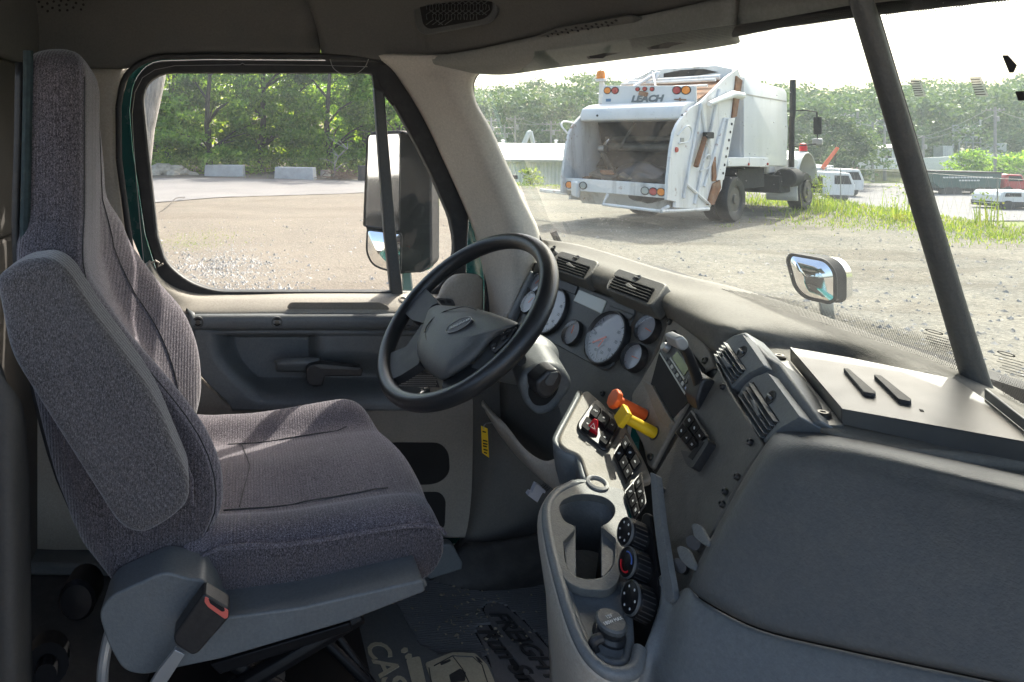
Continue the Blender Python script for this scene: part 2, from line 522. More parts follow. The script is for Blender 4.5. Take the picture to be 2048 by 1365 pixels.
FZ = -1.2
struct(MB().slab([(-1.3, -0.05, FZ), (1.15, -0.05, FZ), (1.15, 2.0, FZ), (-1.3, 2.0, FZ)], (0, 0, -0.04)).build('cab_floor', M['rubber']))
# back wall of the cab behind the seat: pale lower trim, dark upper trim
bw = MB()
for ya, yb, za, zb in ((-0.05, 1.98, FZ, -0.25), (-0.05, 0.25, -0.25, 0.19), (1.35, 1.98, -0.25, 0.19)):      # round an unseen rear opening, added to let fill daylight in
    bw.slab([(-0.60, ya, za), (-0.60, yb, za), (-0.60, yb, zb), (-0.60, ya, zb)], (-0.05, 0, 0), 0)
bw.slab([(-0.585, -0.05, 0.19), (-0.585, 1.95, 0.19), (-0.56, 1.95, 0.62), (-0.56, -0.05, 0.62)], (-0.05, 0, 0), 1)
bw.slab([(-0.57, 0.2, FZ), (-0.57, 1.2, FZ), (-0.57, 1.2, -0.78), (-0.57, 0.2, -0.78)], (-0.03, 0, 0), 1)
struct(bw.build('cab_back_wall', [M['trimdark'], M['headliner']], bevel=0.01))
# side wall behind the door opening
rows = [[P(-60, 134, 1.93), P(40, 134, 1.93), P(140, 134, 1.92), P(225, 134, 1.90), P(262, 134, 1.92)],
        [P(-60, 250, 1.93), P(40, 250, 1.93), P(140, 250, 1.92), P(222, 250, 1.895), P(240, 250, 1.93)],
        [P(-60, 480, 1.93), P(40, 480, 1.93), P(140, 480, 1.92), P(235, 480, 1.90), P(262, 480, 1.93)],
        [P(-60, 700, 1.93), P(40, 700, 1.93), P(140, 700, 1.92), P(270, 700, 1.90), P(300, 700, 1.93)],
        [P(-60, 1100, 1.93), P(40, 1100, 1.93), P(140, 1100, 1.92), P(300, 1100, 1.91), P(330, 1100, 1.93)]]
struct(sheet('cab_side_wall', rows, M['beige'], solid=0.03))
# folds of trim low behind the seat
rows = [[P(-40, 700, 1.0), P(10, 760, 1.0), P(40, 800, 1.02), P(52, 840, 1.1)],
        [P(-40, 900, 1.0), P(12, 920, 0.99), P(42, 930, 1.02), P(60, 960, 1.1)],
        [P(-40, 1100, 1.0), P(16, 1100, 0.98), P(46, 1100, 1.02), P(62, 1100, 1.12)],
        [P(-40, 1420, 1.0), P(20, 1420, 0.98), P(48, 1420, 1.02), P(66, 1420, 1.12)]]
struct(sheet('cab_back_wall_trim', rows, M['trimdark'], solid=0.02))
# ceiling and upper side trim
struct(MB().slab([(-0.65, -0.05, 0.60), (0.75, -0.05, 0.56), (0.75, 2.0, 0.56), (-0.65, 2.0, 0.60)], (0, 0, 0.05)).build('cab_ceiling', M['headliner']))
rows = [[P(-80, 139, 1.915), P(60, 139, 1.915), P(180, 138, 1.91), P(254, 138, 1.905), P(300, 118, 1.90), P(360, 110, 1.90), P(500, 111, 1.90), P(641, 112, 1.90)],
        [P(-80, 130, 1.885), P(60, 130, 1.885), P(180, 129, 1.88), P(254, 128, 1.875), P(300, 108, 1.87), P(360, 101, 1.87), P(500, 102, 1.87), P(641, 104, 1.87)],
        [P(-80, 60, 1.875), P(60, 60, 1.875), P(180, 60, 1.87), P(254, 60, 1.865), P(300, 55, 1.86), P(360, 50, 1.86), P(500, 50, 1.86), P(641, 50, 1.86)],
        [P(-80, -20, 1.80), P(60, -20, 1.80), P(180, -20, 1.80), P(254, -20, 1.79), P(300, -20, 1.79), P(360, -20, 1.78), P(500, -20, 1.78), P(641, -20, 1.78)],
        [P(-80, -120, 1.62), P(60, -120, 1.62), P(180, -120, 1.62), P(254, -120, 1.61), P(300, -120, 1.60), P(360, -120, 1.6), P(500, -120, 1.6), P(641, -120, 1.6)],
        [V((P(x, 0, 1.45).x, 1.45, .61)) for x in (-80, 60, 180, 254, 300, 360, 500, 641)]]
side_trim = struct(sheet('upper_side_trim_wall', rows, M['headliner'], solid=0.02, nu=4, nv=3))

# front overhead console
OVE = [(646, 119, 1.885), (700, 120, 1.88), (762, 121, 1.865), (815, 119, 1.83), (865, 116, 1.79), (960, 98, 1.65), (1080, 71, 1.46), (1180, 52, 1.33), (1300, 29, 1.19), (1480, -6, 1.02), (1700, -50, 0.85), (2150, -130, 0.62)]
def lift(p, dy, dx, dY): return P(p[0] + dx, p[1] + dy, p[2] + dY)
rows = [[lift(p, 3, 6, 0.012) for p in OVE], [lift(p, -6, -2, -0.012) for p in OVE], [lift(p, -40, -8, -0.03) for p in OVE], [lift(p, -90, -22, -0.07) for p in OVE], [lift(p, -190, -60, -0.2) for p in OVE], [V((P(*p).x - .10, P(*p).y - .32, .60)) for p in OVE]]
over = thing('overhead_console', 'dark grey overhead console with a netted cubby above the windshield', 'overhead console', P(1000, 60, 1.6))
sheet('console_face', rows, M['headliner'], over, nu=4, nv=4, solid=0.02)
# underside pad of the console, down to the top of the windshield
LOW = [(866, 119, 1.80), (905, 131, 1.77), (960, 137, 1.70), (1015, 137, 1.62), (1100, 124, 1.50), (1180, 113, 1.39), (1300, 96, 1.24), (1400, 82, 1.13), (1472, 69, 1.05)]
UPP = [(864, 114, 1.79), (900, 108, 1.735), (960, 98, 1.65), (1015, 86, 1.56), (1080, 71, 1.46), (1180, 52, 1.33), (1300, 29, 1.19), (1390, 11, 1.10), (1480, -6, 1.02)]
MID = [P((a[0] + b[0]) / 2 - 2, (a[1] + b[1]) / 2 + 5, (a[2] + b[2]) / 2 - 0.012) for a, b in zip(LOW, UPP)]
BK = [P(a[0] + 3, a[1] - 3, a[2] + 0.035) for a in LOW]
sheet('visor_pad', [[P(*p) for p in UPP], MID, [P(*p) for p in LOW], BK], M['visor'], over, nu=4, nv=4, solid=0.014)
LO2 = [(1470, 66, 1.05), (1560, 50, 0.965), (1700, 28, 0.86), (1850, 8, 0.77), (2150, -30, 0.63)]
UP2 = [(1440, 2, 1.06), (1560, -22, 0.955), (1700, -50, 0.85), (1850, -78, 0.76), (2150, -130, 0.62)]
sheet('visor_pad', [[P(*p) for p in UP2], [P((a[0] + b[0]) / 2, (a[1] + b[1]) / 2 + 2, (a[2] + b[2]) / 2 - 0.01) for a, b in zip(LO2, UP2)], [P(*p) for p in LO2], [P(a[0], a[1] - 4, a[2] + 0.03) for a in LO2]], M['visor'], over, nu=4, nv=4, solid=0.012)
# slots cut along the lower lip of the pad
for cpts in ([(1178, 113), (1208, 107), (1243, 105), (1212, 113), (1206, 117), (1182, 118)], [(1300, 94), (1335, 85), (1374, 86), (1345, 92), (1336, 97), (1305, 99)]):
    plate('lip_slot', cpts, 1.26 if cpts[0][0] < 1250 else 1.12, M['black'], over, t=0.01, bevel=0)
# vent perforations on the pad: a shallow raised strip
pv = Plane((1075, 74, 1.44), (1270, 36, 1.2), (1110, 88, 1.42))
panel('speaker_strip', pv, [(1076, 73), (1110, 58), (1255, 33), (1285, 38), (1270, 46)], M['headliner'], over, t=0.004, off=0.0, r=6)
md = MB()
for i in range(7):
    for j in range(3):
        c = pv.hit(1112 + i * 20 - j * 8, 63 - i * 3.6 + j * 5, 0.0045)
        md.lathe(c, pv.n, [(0.0028, 0), (0.0028, 0.0006)], 8)
md.build('speaker_hole', M['void'], over)
# netted cubby
pc = Plane((830, 60, 1.752), (985, 40, 1.540), (826, 0, 1.735))
co = [(812, -60), (833, 62, 16), (848, 72, 14), (975, 49, 14), (992, 33, 14), (990, -60)]
ci = [(826, -60), (846, 50, 12), (858, 59, 12), (968, 39, 12), (984, 24, 12), (983, -60)]
fr = panel('cubby_frame', pc, co, M['charcoal'], over, t=0.012, off=0.0, r=10, bevel=0.004)
panel('cubby_shade', pc, ci, M['void'], fr, t=0.002, off=0.012, r=8, bevel=0)  # flat dark backing; the cubby's inner shade is put into its colour
nt_ = MB()
for i in range(-2, 14):
    for s in (-1, 1):
        p = []
        for k in range(0, 13):
            y = -60 + k * 10
            x = 838 + i * 12.5 + s * (y + 60) * 0.62 + (4 if k % 2 else -4) * s
            if s < 0: x += 74
            lo = 58 - (x - 850) * 0.17
            if 832 + (y + 60) * 0.12 < x < 982 and y < lo: p.append(pc.hit(x, y, 0.017))
        if len(p) > 1: nt_.tube(p, 0.0011, 5)
nt_.build('cubby_net', M['charcoal'], fr)
# round pattern of speaker holes in the rear corner trim
sp = thing('ceiling_speaker', 'round pattern of small speaker holes in the dark trim above the seat', 'speaker', P(125, 10, 1.83))
hm = MB(); plsp = Plane((60, 20, 1.846), (190, 20, 1.846), (60, -30, 1.79))
for rr_, nn in ((0, 1), (0.016, 6), (0.032, 12), (0.048, 18)):
    for k in range(nn):
        a = 2 * math.pi * k / max(1, nn) + rr_ * 9
        c = plsp.hit(122, 2, 0.001)
        c = plsp.pt(c, math.cos(a) * rr_ * 1.25, math.sin(a) * rr_, 0)
        hm.lathe(c, plsp.n, [(0.0034, -0.001), (0.0034, 0.0012)], 10)
hm.build('speaker_hole', M['void'], sp)
# wire loop hanging from the trim
wl = spline([P(660, 119, 1.86), P(668, 138, 1.86), P(690, 151, 1.86), P(712, 148, 1.86), P(730, 134, 1.86), P(737, 119, 1.86)], 6)
tag(MB().tube(wl, 0.0013, 6).build('wire_loop', M['steel']), 'thin pale wire loop hanging from the trim above the door window', 'wire')

# A-pillar trim
rowsA = []
for (y, xl, xr, Yr) in ((112, 752, 968, 1.72), (138, 786, 962, 1.735), (165, 806, 947, 1.75), (205, 832, 952, 1.755), (260, 862, 983, 1.76), (330, 894, 1014, 1.765), (405, 928, 1050, 1.77), (470, 953, 1079, 1.775), (530, 967, 1070, 1.76), (590, 976, 1040, 1.745), (650, 980, 1020, 1.74), (720, 982, 1010, 1.74)):
    w = xr - xl
    rowsA.append([P(xl - 4, y, 1.90), P(xl + 2, y, 1.855), P(xl + w * 0.3, y, 1.80), P(xl + w * 0.62, y, 1.745), P(xl + w * 0.92, y, Yr - 0.02), P(xr, y, Yr), P(xr + 1, y, Yr + 0.03)])
struct(sheet('pillar', rowsA, M['pillar'], nu=3, nv=4, solid=0.012))
# kick panel and toe board below the dash
rowsK = [[P(940, 640, 1.86), P(985, 640, 1.80), P(1060, 650, 1.74), P(1120, 660, 1.7)],
         [P(940, 820, 1.86), P(990, 820, 1.80), P(1080, 840, 1.75), P(1200, 850, 1.72)],
         [P(940, 950, 1.86), P(985, 950, 1.80), P(1080, 950, 1.76), P(1200, 960, 1.74)],
         [P(925, 1060, 1.87), P(960, 1050, 1.82), P(1060, 1040, 1.79), P(1200, 1030, 1.78)],
         [P(900, 1120, 1.88), P(935, 1120, 1.85), P(1030, 1115, 1.83), P(1200, 1090, 1.82)],
         [P(900, 1165, 1.90), P(940, 1160, 1.90), P(1040, 1150, 1.91), P(1200, 1120, 1.93)]]
struct(sheet('kick_panel_wall', rowsK, M['headliner'], nu=4, nv=4, solid=0.015))
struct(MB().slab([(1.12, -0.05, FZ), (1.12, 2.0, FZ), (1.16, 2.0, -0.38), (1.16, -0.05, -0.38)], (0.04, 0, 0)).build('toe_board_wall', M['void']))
struct(MB().slab([(-0.62, 1.86, FZ), (1.1, 1.82, FZ), (1.1, 1.96, FZ), (-0.62, 1.96, FZ)], (0, 0, 0.035)).build('door_sill', M['charcoal'], bevel=0.01))
# outer skin of the cab under the door line and below the dash keeps the daylight out
struct(MB().slab([(-0.7, 1.99, FZ - 0.2), (1.3, 1.99, FZ - 0.2), (1.3, 1.99, -0.5), (-0.7, 1.99, -0.5)], (0, 0.03, 0)).build('cab_outer_wall', M['teal']))
struct(MB().slab([(1.2, -0.3, FZ - 0.2), (1.2, 1.98, FZ - 0.2), (1.2, 1.98, -0.62), (1.2, -0.3, -0.62)], (0.03, 0, 0)).build('firewall', M['black']))

# ---------------------------------------------------------------- windshield
ws = thing('windshield', 'dusty two piece windshield split by a round black centre post', 'windshield', P(1500, 600, 1.1))
TL, BL, BR, TR = P(946, 120, 1.765), P(1092, 505, 1.87), P(1985, 835, 0.89), P(1735, 15, 0.775)
def pane(a, b, c, d, nm):
    n = 12; vs = []; fs = []
    for i in range(n + 1):
        for j in range(n + 1):
            s, t = i / n, j / n
            vs.append(a.lerp(d, s).lerp(b.lerp(c, s), t))
    for i in range(n):
        for j in range(n):
            k = i * (n + 1) + j
            fs.append((k, k + 1, k + n + 2, k + n + 1))
    return mk(nm, vs, fs, M['glass_wind'], ws)
pane(TL, BL, BR, TR, 'pane')
Ld = V((-0.11, 1, 0)).normalized()
BR2 = BR + V((0.077, -0.97, 0)); TR2 = TR + V((0.075, -0.97, 0))
pane(TR, BR, BR2, TR2, 'pane')
# centre post, round at the front, flat black rubber on its far edge
ptop, pbot = P(1731, 30, 0.775), P(1972, 830, 0.89)
axis_ = [ptop.lerp(pbot, t) for t in (-0.06, 0.0, 0.3, 0.6, 0.9, 1.0, 1.05)]
MB().tube(axis_, [0.0103, 0.0105, 0.0112, 0.0120, 0.0136, 0.0152, 0.0158], 24).build('centre_post', M['charcoal'], ws, smooth=60)
MB().tube([P(1753 + 240 * t, 28 + 800 * t, 0.785 + 0.112 * t) for t in (0, 0.5, 1)], 0.003, 8).build('post_seal', M['black'], ws)
# black seal round the pane
sl_ = spline([P(1012, 136, 1.70), P(985, 137, 1.735), (P(962, 141, 1.75)), P(948, 158, 1.755), P(944, 180, 1.76), P(951, 215, 1.762), P(984, 285, 1.765), P(1020, 358, 1.77), P(1052, 425, 1.775), P(1088, 498, 1.78)], 5)
MB().tube(sl_, [0.0055] * len(sl_), 10).build('seal', M['rubber'], ws)
MB().tube([P(1440, 70, 1.07), P(1560, 45, 0.965), P(1700, 24, 0.855), P(1850, 5, 0.77), P(2150, -32, 0.635)], 0.0085, 12).build('seal', M['rubber'], ws)
# printed dot band along the lower and upper edge of the glass
def band(p0, p1, dn, rows_, cols_, nm, wedge=False):
    b = MB(); nn = (p1 - p0).cross(dn).normalized()
    if nn.dot(p0) > 0: nn = -nn
    uu = (p1 - p0).normalized(); L_ = (p1 - p0).length
    for r_ in range(rows_):
        s = 0.00105 * (1.0 if r_ < rows_ - 6 else (rows_ - r_ + 2) / 9)
        for c_ in range(cols_):
            q = p0 + uu * (L_ * (c_ + 0.5 * (r_ % 2)) / cols_)
            if wedge and r_ > rows_ * (.42 + .9 * (c_ / cols_)): continue
            q = p0 + uu * (L_ * (c_ + 0.5 * (r_ % 2)) / cols_) + dn * (r_ * 0.0024) + nn * 0.0015
            w = dn.normalized()
            b.add([q - uu * s, q - w * s, q + uu * s, q + w * s], [(0, 1, 2, 3)])
    o = b.build(nm, M['black'], ws, smooth=0)
    return o
upv = (TL - BL).normalized()
band(BL.lerp(BR, 0.48) + upv * 0.016, BR + (TR - BR).normalized() * 0.034, (TR - BR).normalized(), 36, 230, 'dot_band', True)
band(BR + V((0.004, -0.02, 0)) + upv * .03, BR.lerp(BR2, 0.2) + upv * .03, (TR2 - BR2).normalized(), 22, 80, 'dot_band')
band(TR.lerp(TL, 0.4) - V((0, 0, 0.0)), TR, (BR - TR).normalized(), 12, 150, 'dot_band')
band(TR + V((0.004, -0.015, 0)), TR.lerp(TR2, 0.35), (BR2 - TR2).normalized(), 14, 130, 'dot_band')

# outside sun visor over the windshield, shades the near part of the dash
xv = thing('exterior_sun_visor', 'teal outside sun visor over the top of the windshield', 'sun visor', (.9, .9, .24))
MB().slab([(.76, -.2, .27), (1.2, -.2, .235), (1.2, 1.22, .235), (1.07, 1.34, .235), (1.03, 1.45, .235), (.985, 1.6, .235), (.96, 2.0, .235), (.6, 2.0, .27), (.74, .85, .27)], (0, 0, .012)).build('visor_plate', M['teal'], xv, bevel=.004)

# ---------------------------------------------------------------- driver's door
D = 1.90
door = thing('cab_door', 'driver side cab door with beige trim, dark pocket and framed window', 'door', P(600, 1070, D))
win_c = (560, 360)
win_in = rnd([(286, 200, 0), (292, 168, 16), (325, 146, 40), (738, 146, 10), (750, 152, 6), (762, 182, 2), (770, 186, 2), (790, 212, 0), (834, 293, 0), (860, 344, 0), (883, 396, 0), (900, 436, 0), (909, 480, 0), (909, 512, 10), (893, 560, 20), (862, 588, 20), (760, 584, 0), (430, 584, 30), (372, 562, 30), (330, 524, 20), (314, 470, 0)], 0, 4)
win_out = rnd([(265, 300, 0), (259, 220, 0), (266, 162, 30), (300, 122, 40), (420, 119, 0), (740, 121, 0), (790, 126, 30), (820, 165, 20), (848, 230, 0), (880, 279, 0), (912, 324, 0), (930, 364, 0), (938, 401, 0), (938, 440, 0), (934, 520, 0), (932, 590, 0), (915, 610, 0), (760, 600, 0), (420, 602, 0), (330, 585, 0), (312, 540, 0), (290, 470, 0)], 0, 4)
bodyo = rnd([(232, 300, 0), (236, 210, 0), (250, 145, 30), (300, 113, 50), (420, 110, 0), (740, 112, 0), (800, 114, 40), (836, 160, 20), (866, 225, 0), (897, 274, 0), (930, 322, 0), (955, 362, 0), (972, 405, 0), (980, 450, 0), (982, 540, 0), (982, 640, 0), (930, 640, 0), (760, 606, 0), (420, 606, 0), (330, 606, 0), (300, 560, 0), (262, 470, 0)], 0, 4)
ring('door_edge', bodyo, win_out, win_c, D + 0.035, M['teal'], door, t=0.02, bevel=0)
ring('window_frame', win_out, win_in, win_c, D - 0.004, M['rubber'], door, t=0.035, bevel=0.006)
# bright bead along the frame
bead = [P(x, y, D - 0.007) for x, y in ((300, 600), (287, 520), (276, 400), (268, 300), (264, 230), (270, 185), (285, 156), (310, 140), (350, 132), (480, 130), (485, 127), (490, 130), (640, 131), (735, 134))]
MB().tube(bead, 0.0011, 6).build('window_bead', M['steel'], door)
# inner lip of the frame, channel for the glass
inner2 = by_angle(win_in, win_c, 150)
lip = [P(win_c[0] + (x - win_c[0]) * 1.006, win_c[1] + (y - win_c[1]) * 1.008, D + 0.003) for x, y in inner2]
MB().tube(lip, 0.005, 8, closed=True).build('window_channel', M['charcoal'], door)
gl = [P(x, y, D + 0.015) for x, y in by_angle(win_in, win_c, 90)]
MB().add(gl, [tuple(range(len(gl)))]).build('window_glass', M['glass_door'], door, smooth=0)
bar = plate('division_bar', [(748, 176), (769, 184), (793, 467), (807, 592), (783, 592), (769, 467)], D - 0.006, M['charcoal'], door, t=0.03, bevel=0.005)
plate('division_bar', [(744, 145), (772, 145), (806, 196), (786, 213), (770, 190), (750, 186)], D - 0.003, M['rubber'], door, t=0.02, bevel=0.003)
# body side weatherstrip around the door opening
seal_line = rnd([(262, 1090, 0), (300, 720, 0), (262, 500, 0), (238, 320, 0), (237, 215, 0), (247, 150, 30), (300, 114, 60), (420, 112, 0), (640, 113, 0), (745, 118, 0), (795, 126, 40), (845, 190, 30), (880, 250, 0), (916, 308, 0), (945, 358, 0), (965, 410, 0), (973, 470, 0), (976, 600, 0), (962, 800, 0), (958, 950, 0), (945, 1060, 30), (900, 1110, 20)], 0, 4)
ds = MB().tube([P(x, y, 1.872) for x, y in seal_line], 0.0085, 10).build('door_seal', M['rubber'], smooth=60)
tag(ds, 'black rubber weatherstrip running round the driver door opening', 'door seal')
# retractable catch behind the seat
MB().tube([P(302, 527, 1.87), P(312, 522, 1.868), P(318, 526, 1.868), P(316, 534, 1.87), P(326, 528, 1.87)], 0.003, 8).build('window_catch', M['beige'], door)
# belt line trim: sill, armrest rail, pocket, lower panel
sill_rows = []
for y, Y in ((583, 1.905), (589, 1.893), (597, 1.875), (612, 1.852), (624, 1.838), (630, 1.836)):
    sill_rows.append([P(300, y - 62 if y < 600 else y, Y), P(330, y - 25 if y < 600 else y, Y), P(375, y - 4 if y < 600 else y, Y), P(440, y + 2, Y), P(600, y, Y), P(760, y, Y), P(880, y + 1, Y), P(958, y + 4, Y)])
sheet('sill_ledge', sill_rows, M['beige'], door, nu=4, nv=4, solid=0.02)
# a long shallow finger recess in the ledge
plate('ledge_recess', [(572, 618), (580, 605), (760, 605), (776, 612), (780, 620)], 1.842, M['dusty_sunlit'], door, t=0.004, r=8)
rail = []
for y, Y in ((628, 1.838), (631, 1.823), (640, 1.815), (650, 1.815), (658, 1.822), (662, 1.84)):
    rail.append([P(374, y, Y + 0.02), P(379, y, Y + 0.004), P(388, y, Y), P(600, y - 1, Y), P(760, y - 1, Y), P(842, y - 1, Y), P(856, y, Y + 0.02)])
rl = sheet('armrest_rail', rail, M['slate'], door, nu=4, nv=3, solid=0.015)
for sx_ in (396, 554, 817):
    c = P(sx_, 645, 1.8148)
    s = MB().lathe(c, (0, -1, 0), [(0.0155, -0.004), (0.0155, 0.0018), (0.013, 0.0024), (0.0105, 0.0004), (0.0105, -0.004)], 20).build('screw_cup', M['charcoal'], rl)
    MB().lathe(c, (0, -1, 0), [(0.0105, -0.004), (0.0105, 0.0003), (0, 0.0003)], 14).build('cup_shade', M['void'], s)
    MB().lathe(c, (0, -1, 0), [(0.006, 0), (0.006, 0.0010), (0.003, 0.0014), (0, 0.0014)], 14).build('screw', M['screw'], s)
# dark pocket panel with a moulded hollow
def sdf_round(x, y, cx_, cy_, hx, hy, r):
    qx = abs(x - cx_) - hx + r; qy = abs(y - cy_) - hy + r
    return math.hypot(max(qx, 0), max(qy, 0)) + min(max(qx, qy), 0) - r
vs = []; fs = []; NX, NY = 90, 40
for j in range(NY + 1):
    for i in range(NX + 1):
        y = 658 + (818 - 658) * j / NY
        t = (y - 658) / 160
        xl = 388 + 70 * smooth01(0.35, 1.05, t) ** 1.3 + 8 * t
        xr = 862
        x = xl + (xr - xl) * i / NX
        lx = 420 + 70 * smooth01(670, 800, y) ** 1.5
        d = 0.10 * smooth01(lx - 4, lx + 52, x) * smooth01(808, 752, y) * smooth01(655, 668, y)
        d *= 1 - 0.75 * smooth01(618, 648, x) * smooth01(745, 700, y)
        vs.append(P(x, y, 1.842 + d))
for j in range(NY):
    for i in range(NX):
        k = j * (NX + 1) + i
        fs.append((k, k + 1, k + NX + 2, k + NX + 1))
mk('door_pocket', vs, fs, M['slate'], door, solid=0.012, soff=-1.0, smooth=60)
# lower panel, beige darkened by footwell shade in its colour; flat shade-coloured map pockets
low = rnd([(300, 600, 0), (376, 662, 0), (400, 760, 30), (458, 816, 20), (640, 822, 0), (862, 816, 0), (862, 662, 0), (958, 662, 0), (952, 800, 0), (944, 1078, 0), (300, 1078, 0)], 0, 4)
plate('lower_panel', low, 1.852, M['lowtrim'], door, t=0.03, bevel=0.006)
plate('map_pocket_shade', [(700, 886), (880, 886), (898, 905), (900, 945), (886, 962), (866, 970), (700, 975)], 1.848, M['void'], door, t=0.004, r=14)
plate('map_pocket_shade', [(700, 985), (880, 985), (892, 1000), (890, 1060), (700, 1070)], 1.848, M['void'], door, t=0.004, r=14)
# sail panel by the mirror, window switches, speaker grille
rows = [[P(876, 592, 1.87), P(884, 572, 1.87), P(898, 556, 1.87), P(916, 548, 1.87), P(952, 549, 1.868), P(966, 560, 1.87)],
        [P(868, 602, 1.85), P(886, 590, 1.85), P(902, 575, 1.848), P(920, 568, 1.845), P(948, 572, 1.85), P(966, 580, 1.868)],
        [P(860, 622, 1.838), P(884, 618, 1.838), P(902, 612, 1.838), P(922, 610, 1.838), P(946, 612, 1.845), P(966, 615, 1.866)],
        [P(856, 662, 1.838), P(884, 662, 1.838), P(902, 662, 1.838), P(922, 662, 1.838), P(946, 662, 1.846), P(964, 662, 1.866)]]
sheet('sail_panel', rows, M['beige'], door, nu=4, nv=4, solid=0.012)
swp = plate('window_switch_panel', [(868, 600), (880, 596), (906, 600), (912, 612), (880, 612)], 1.832, M['charcoal'], door, t=0.012, r=3)
for sx_ in (880, 893):
    plate('window_switch', [(sx_, 600), (sx_ + 9, 601), (sx_ + 11, 608), (sx_ + 2, 607)], 1.829, M['black'], swp, t=0.006, r=2)
MB().lathe(P(806, 601, 1.872), (0, -0.6, 1), [(0.012, 0), (0.012, 0.004), (0.008, 0.005), (0.007, 0.001), (0, 0.001)], 20).build('lock_pin', M['beige'], door)
gp = plate('speaker_grille', rnd([(784, 772, 0), (800, 752, 10), (840, 742, 20), (872, 752, 10), (880, 776, 0)], 6), 1.838, M['black'], door, t=0.008)
gd = MB()
for i in range(22):
    for j in range(7):
        x, y = 790 + i * 4 + (j % 2) * 2, 748 + j * 4
        if sdf_round(x, y, 832, 770, 44, 22, 14) < -3:
            gd.lathe(P(x, y, 1.838), (0, -1, 0), [(0.0016, 0), (0.0012, 0.001), (0, 0.0012)], 6)
gd.build('grille_dot', M['silver'], gp)
# pull handle
mt = [[P(548, 722, 1.86), P(560, 718, 1.845), P(600, 715, 1.835), P(636, 716, 1.832), P(640, 722, 1.835)],
      [P(552, 732, 1.855), P(560, 730, 1.835), P(600, 728, 1.822), P(636, 728, 1.818), P(642, 730, 1.825)],
      [P(552, 742, 1.87), P(560, 744, 1.86), P(600, 745, 1.85), P(630, 745, 1.84), P(636, 744, 1.84)]]
sheet('handle_mount', mt, M['slate'], door, solid=0.01)
hb = MB().slab([P(x, y, 1.80) for x, y in rnd([(612, 740, 0), (620, 730, 6), (640, 727, 6), (722, 735, 3), (727, 742, 3), (724, 753, 3), (650, 754, 3), (646, 772, 5), (626, 775, 6), (613, 766, 8)], 4)], (0, 0.03, 0)).build('handle', M['black'], door, bevel=0.004, seg=3, clean=True)
MB().slab([P(x, y, 1.797) for x, y in ((628, 731), (642, 729), (722, 737), (716, 741), (640, 738))], (0, 0.004, 0)).build('handle_cap', M['charcoal'], hb, bevel=0.001, clean=True)
# ---------------------------------------------------------------- driver's seat
seat = thing('driver_seat', 'grey tweed driver seat with high back and a raised armrest', 'seat', P(600, 1250, 1.4) * 1.0)
def lerp_tab(tab, z):
    if z >= tab[0][0]: return tab[0][1]
    for (a, b), (c, d) in zip(tab, tab[1:]):
        if z >= c: return b + (d - b) * (z - a) / (c - a)
    return tab[-1][1]
XF = [(.122, -.287), (-.200, -.287), (-.26, -.279), (-.349, -.223), (-.413, -.167), (-.477, -.113), (-.533, -.078), (-.593, -.060), (-.657, -.062), (-.709, -.09), (-.76, -.14)]
XR = [(.105, -.412), (-.195, -.418), (-.409, -.392), (-.589, -.345), (-.70, -.303), (-.77, -.25)]
CF = [(.122, -.02), (-.152, 0.004), (-.211, .040), (-.33, .056), (-.39, .060), (-.465, .036), (-.53, .006), (-.64, -.02), (-.76, 0)]
INS = [(-.2, 0.004), (-.26, .012), (-.323, .032), (-.42, .062), (-.52, .085), (-.65, .09), (-.76, .06)]
lv = [.160, .152, .134, .106, .06, 0, -.07, -.14, -.2, -.25, -.3, -.35, -.4, -.45, -.5, -.55, -.6, -.65, -.7, -.74, -.765]
rowsB = []
for i, z in enumerate(lv):
    xf, xr, cf, ins = (lerp_tab(t, z) for t in (XF, XR, CF, INS))
    s = {0: .30, 1: .62, 2: .88}.get(i, 1.0)
    hw = 0.205 + 0.035 * smooth01(-.12, -.24, z)
    yc = 1.405
    crn = 0.012 * smooth01(-.2, -.35, z)
    loop = [(xr + .012, -hw + .02), (xr * .5 + xf * .5, -hw - .004), (xf - .022, -hw), (xf - .003 + crn * .3, -hw + .014), (xf + crn, -hw + .05), (xf - ins * .75, -hw + .11), (xf - ins, -.06), (xf - ins, .06), (xf + cf * .3 - ins * .8, hw - .13), (xf + cf, hw - .055), (xf + cf - .01, hw - .02), (xf + cf * .4 - .035, hw), (xr * .6 + xf * .4, hw + .004), (xr + .012, hw - .02), (xr - .006, .08), (xr - .006, -.08)]
    xm = (xf + xr) / 2
    r_ = []
    for X, t in loop:
        X2 = xm + (X - xm) * (s if s > .9 else s ** .8); t2 = t * (0.6 + 0.4 * s if s < 1 else 1)
        zz = z - (0.05 * ((t2 - -.06) / .25) ** 2 * smooth01(-.05, .14, z) if t2 > -.06 else 0)
        r_.append(V((X2 - .11 * (t2 + .235), yc + t2, zz)))
    rowsB.append(r_)
vs, fs, (nr, nc) = surf(rowsB, 3, 4, closed_v=True)
cap0 = len(vs); vs = vs + [sum(vs[:nc], V()) / nc, sum(vs[-nc:], V()) / nc]
fs = [tuple(reversed(f)) for f in fs]
midx = []
for k, f in enumerate(fs):
    j = (k % nc)
    midx.append(1 if j < 10 or j >= 44 else 0)
fs += [(cap0, j, (j + 1) % nc) for j in range(nc)] + [(cap0 + 1, (nr - 1) * nc + (j + 1) % nc, (nr - 1) * nc + j) for j in range(nc)]
midx += [0] * (2 * nc)
mk('backrest', vs, fs, None, seat, mats=[M['fabric'], M['fabric_side']], midx=midx, smooth=80)
def bpt(z, k, out=0.002):
    i = min(range(nr), key=lambda q: abs(vs[q * nc + k].z - z))
    return vs[i * nc + k]
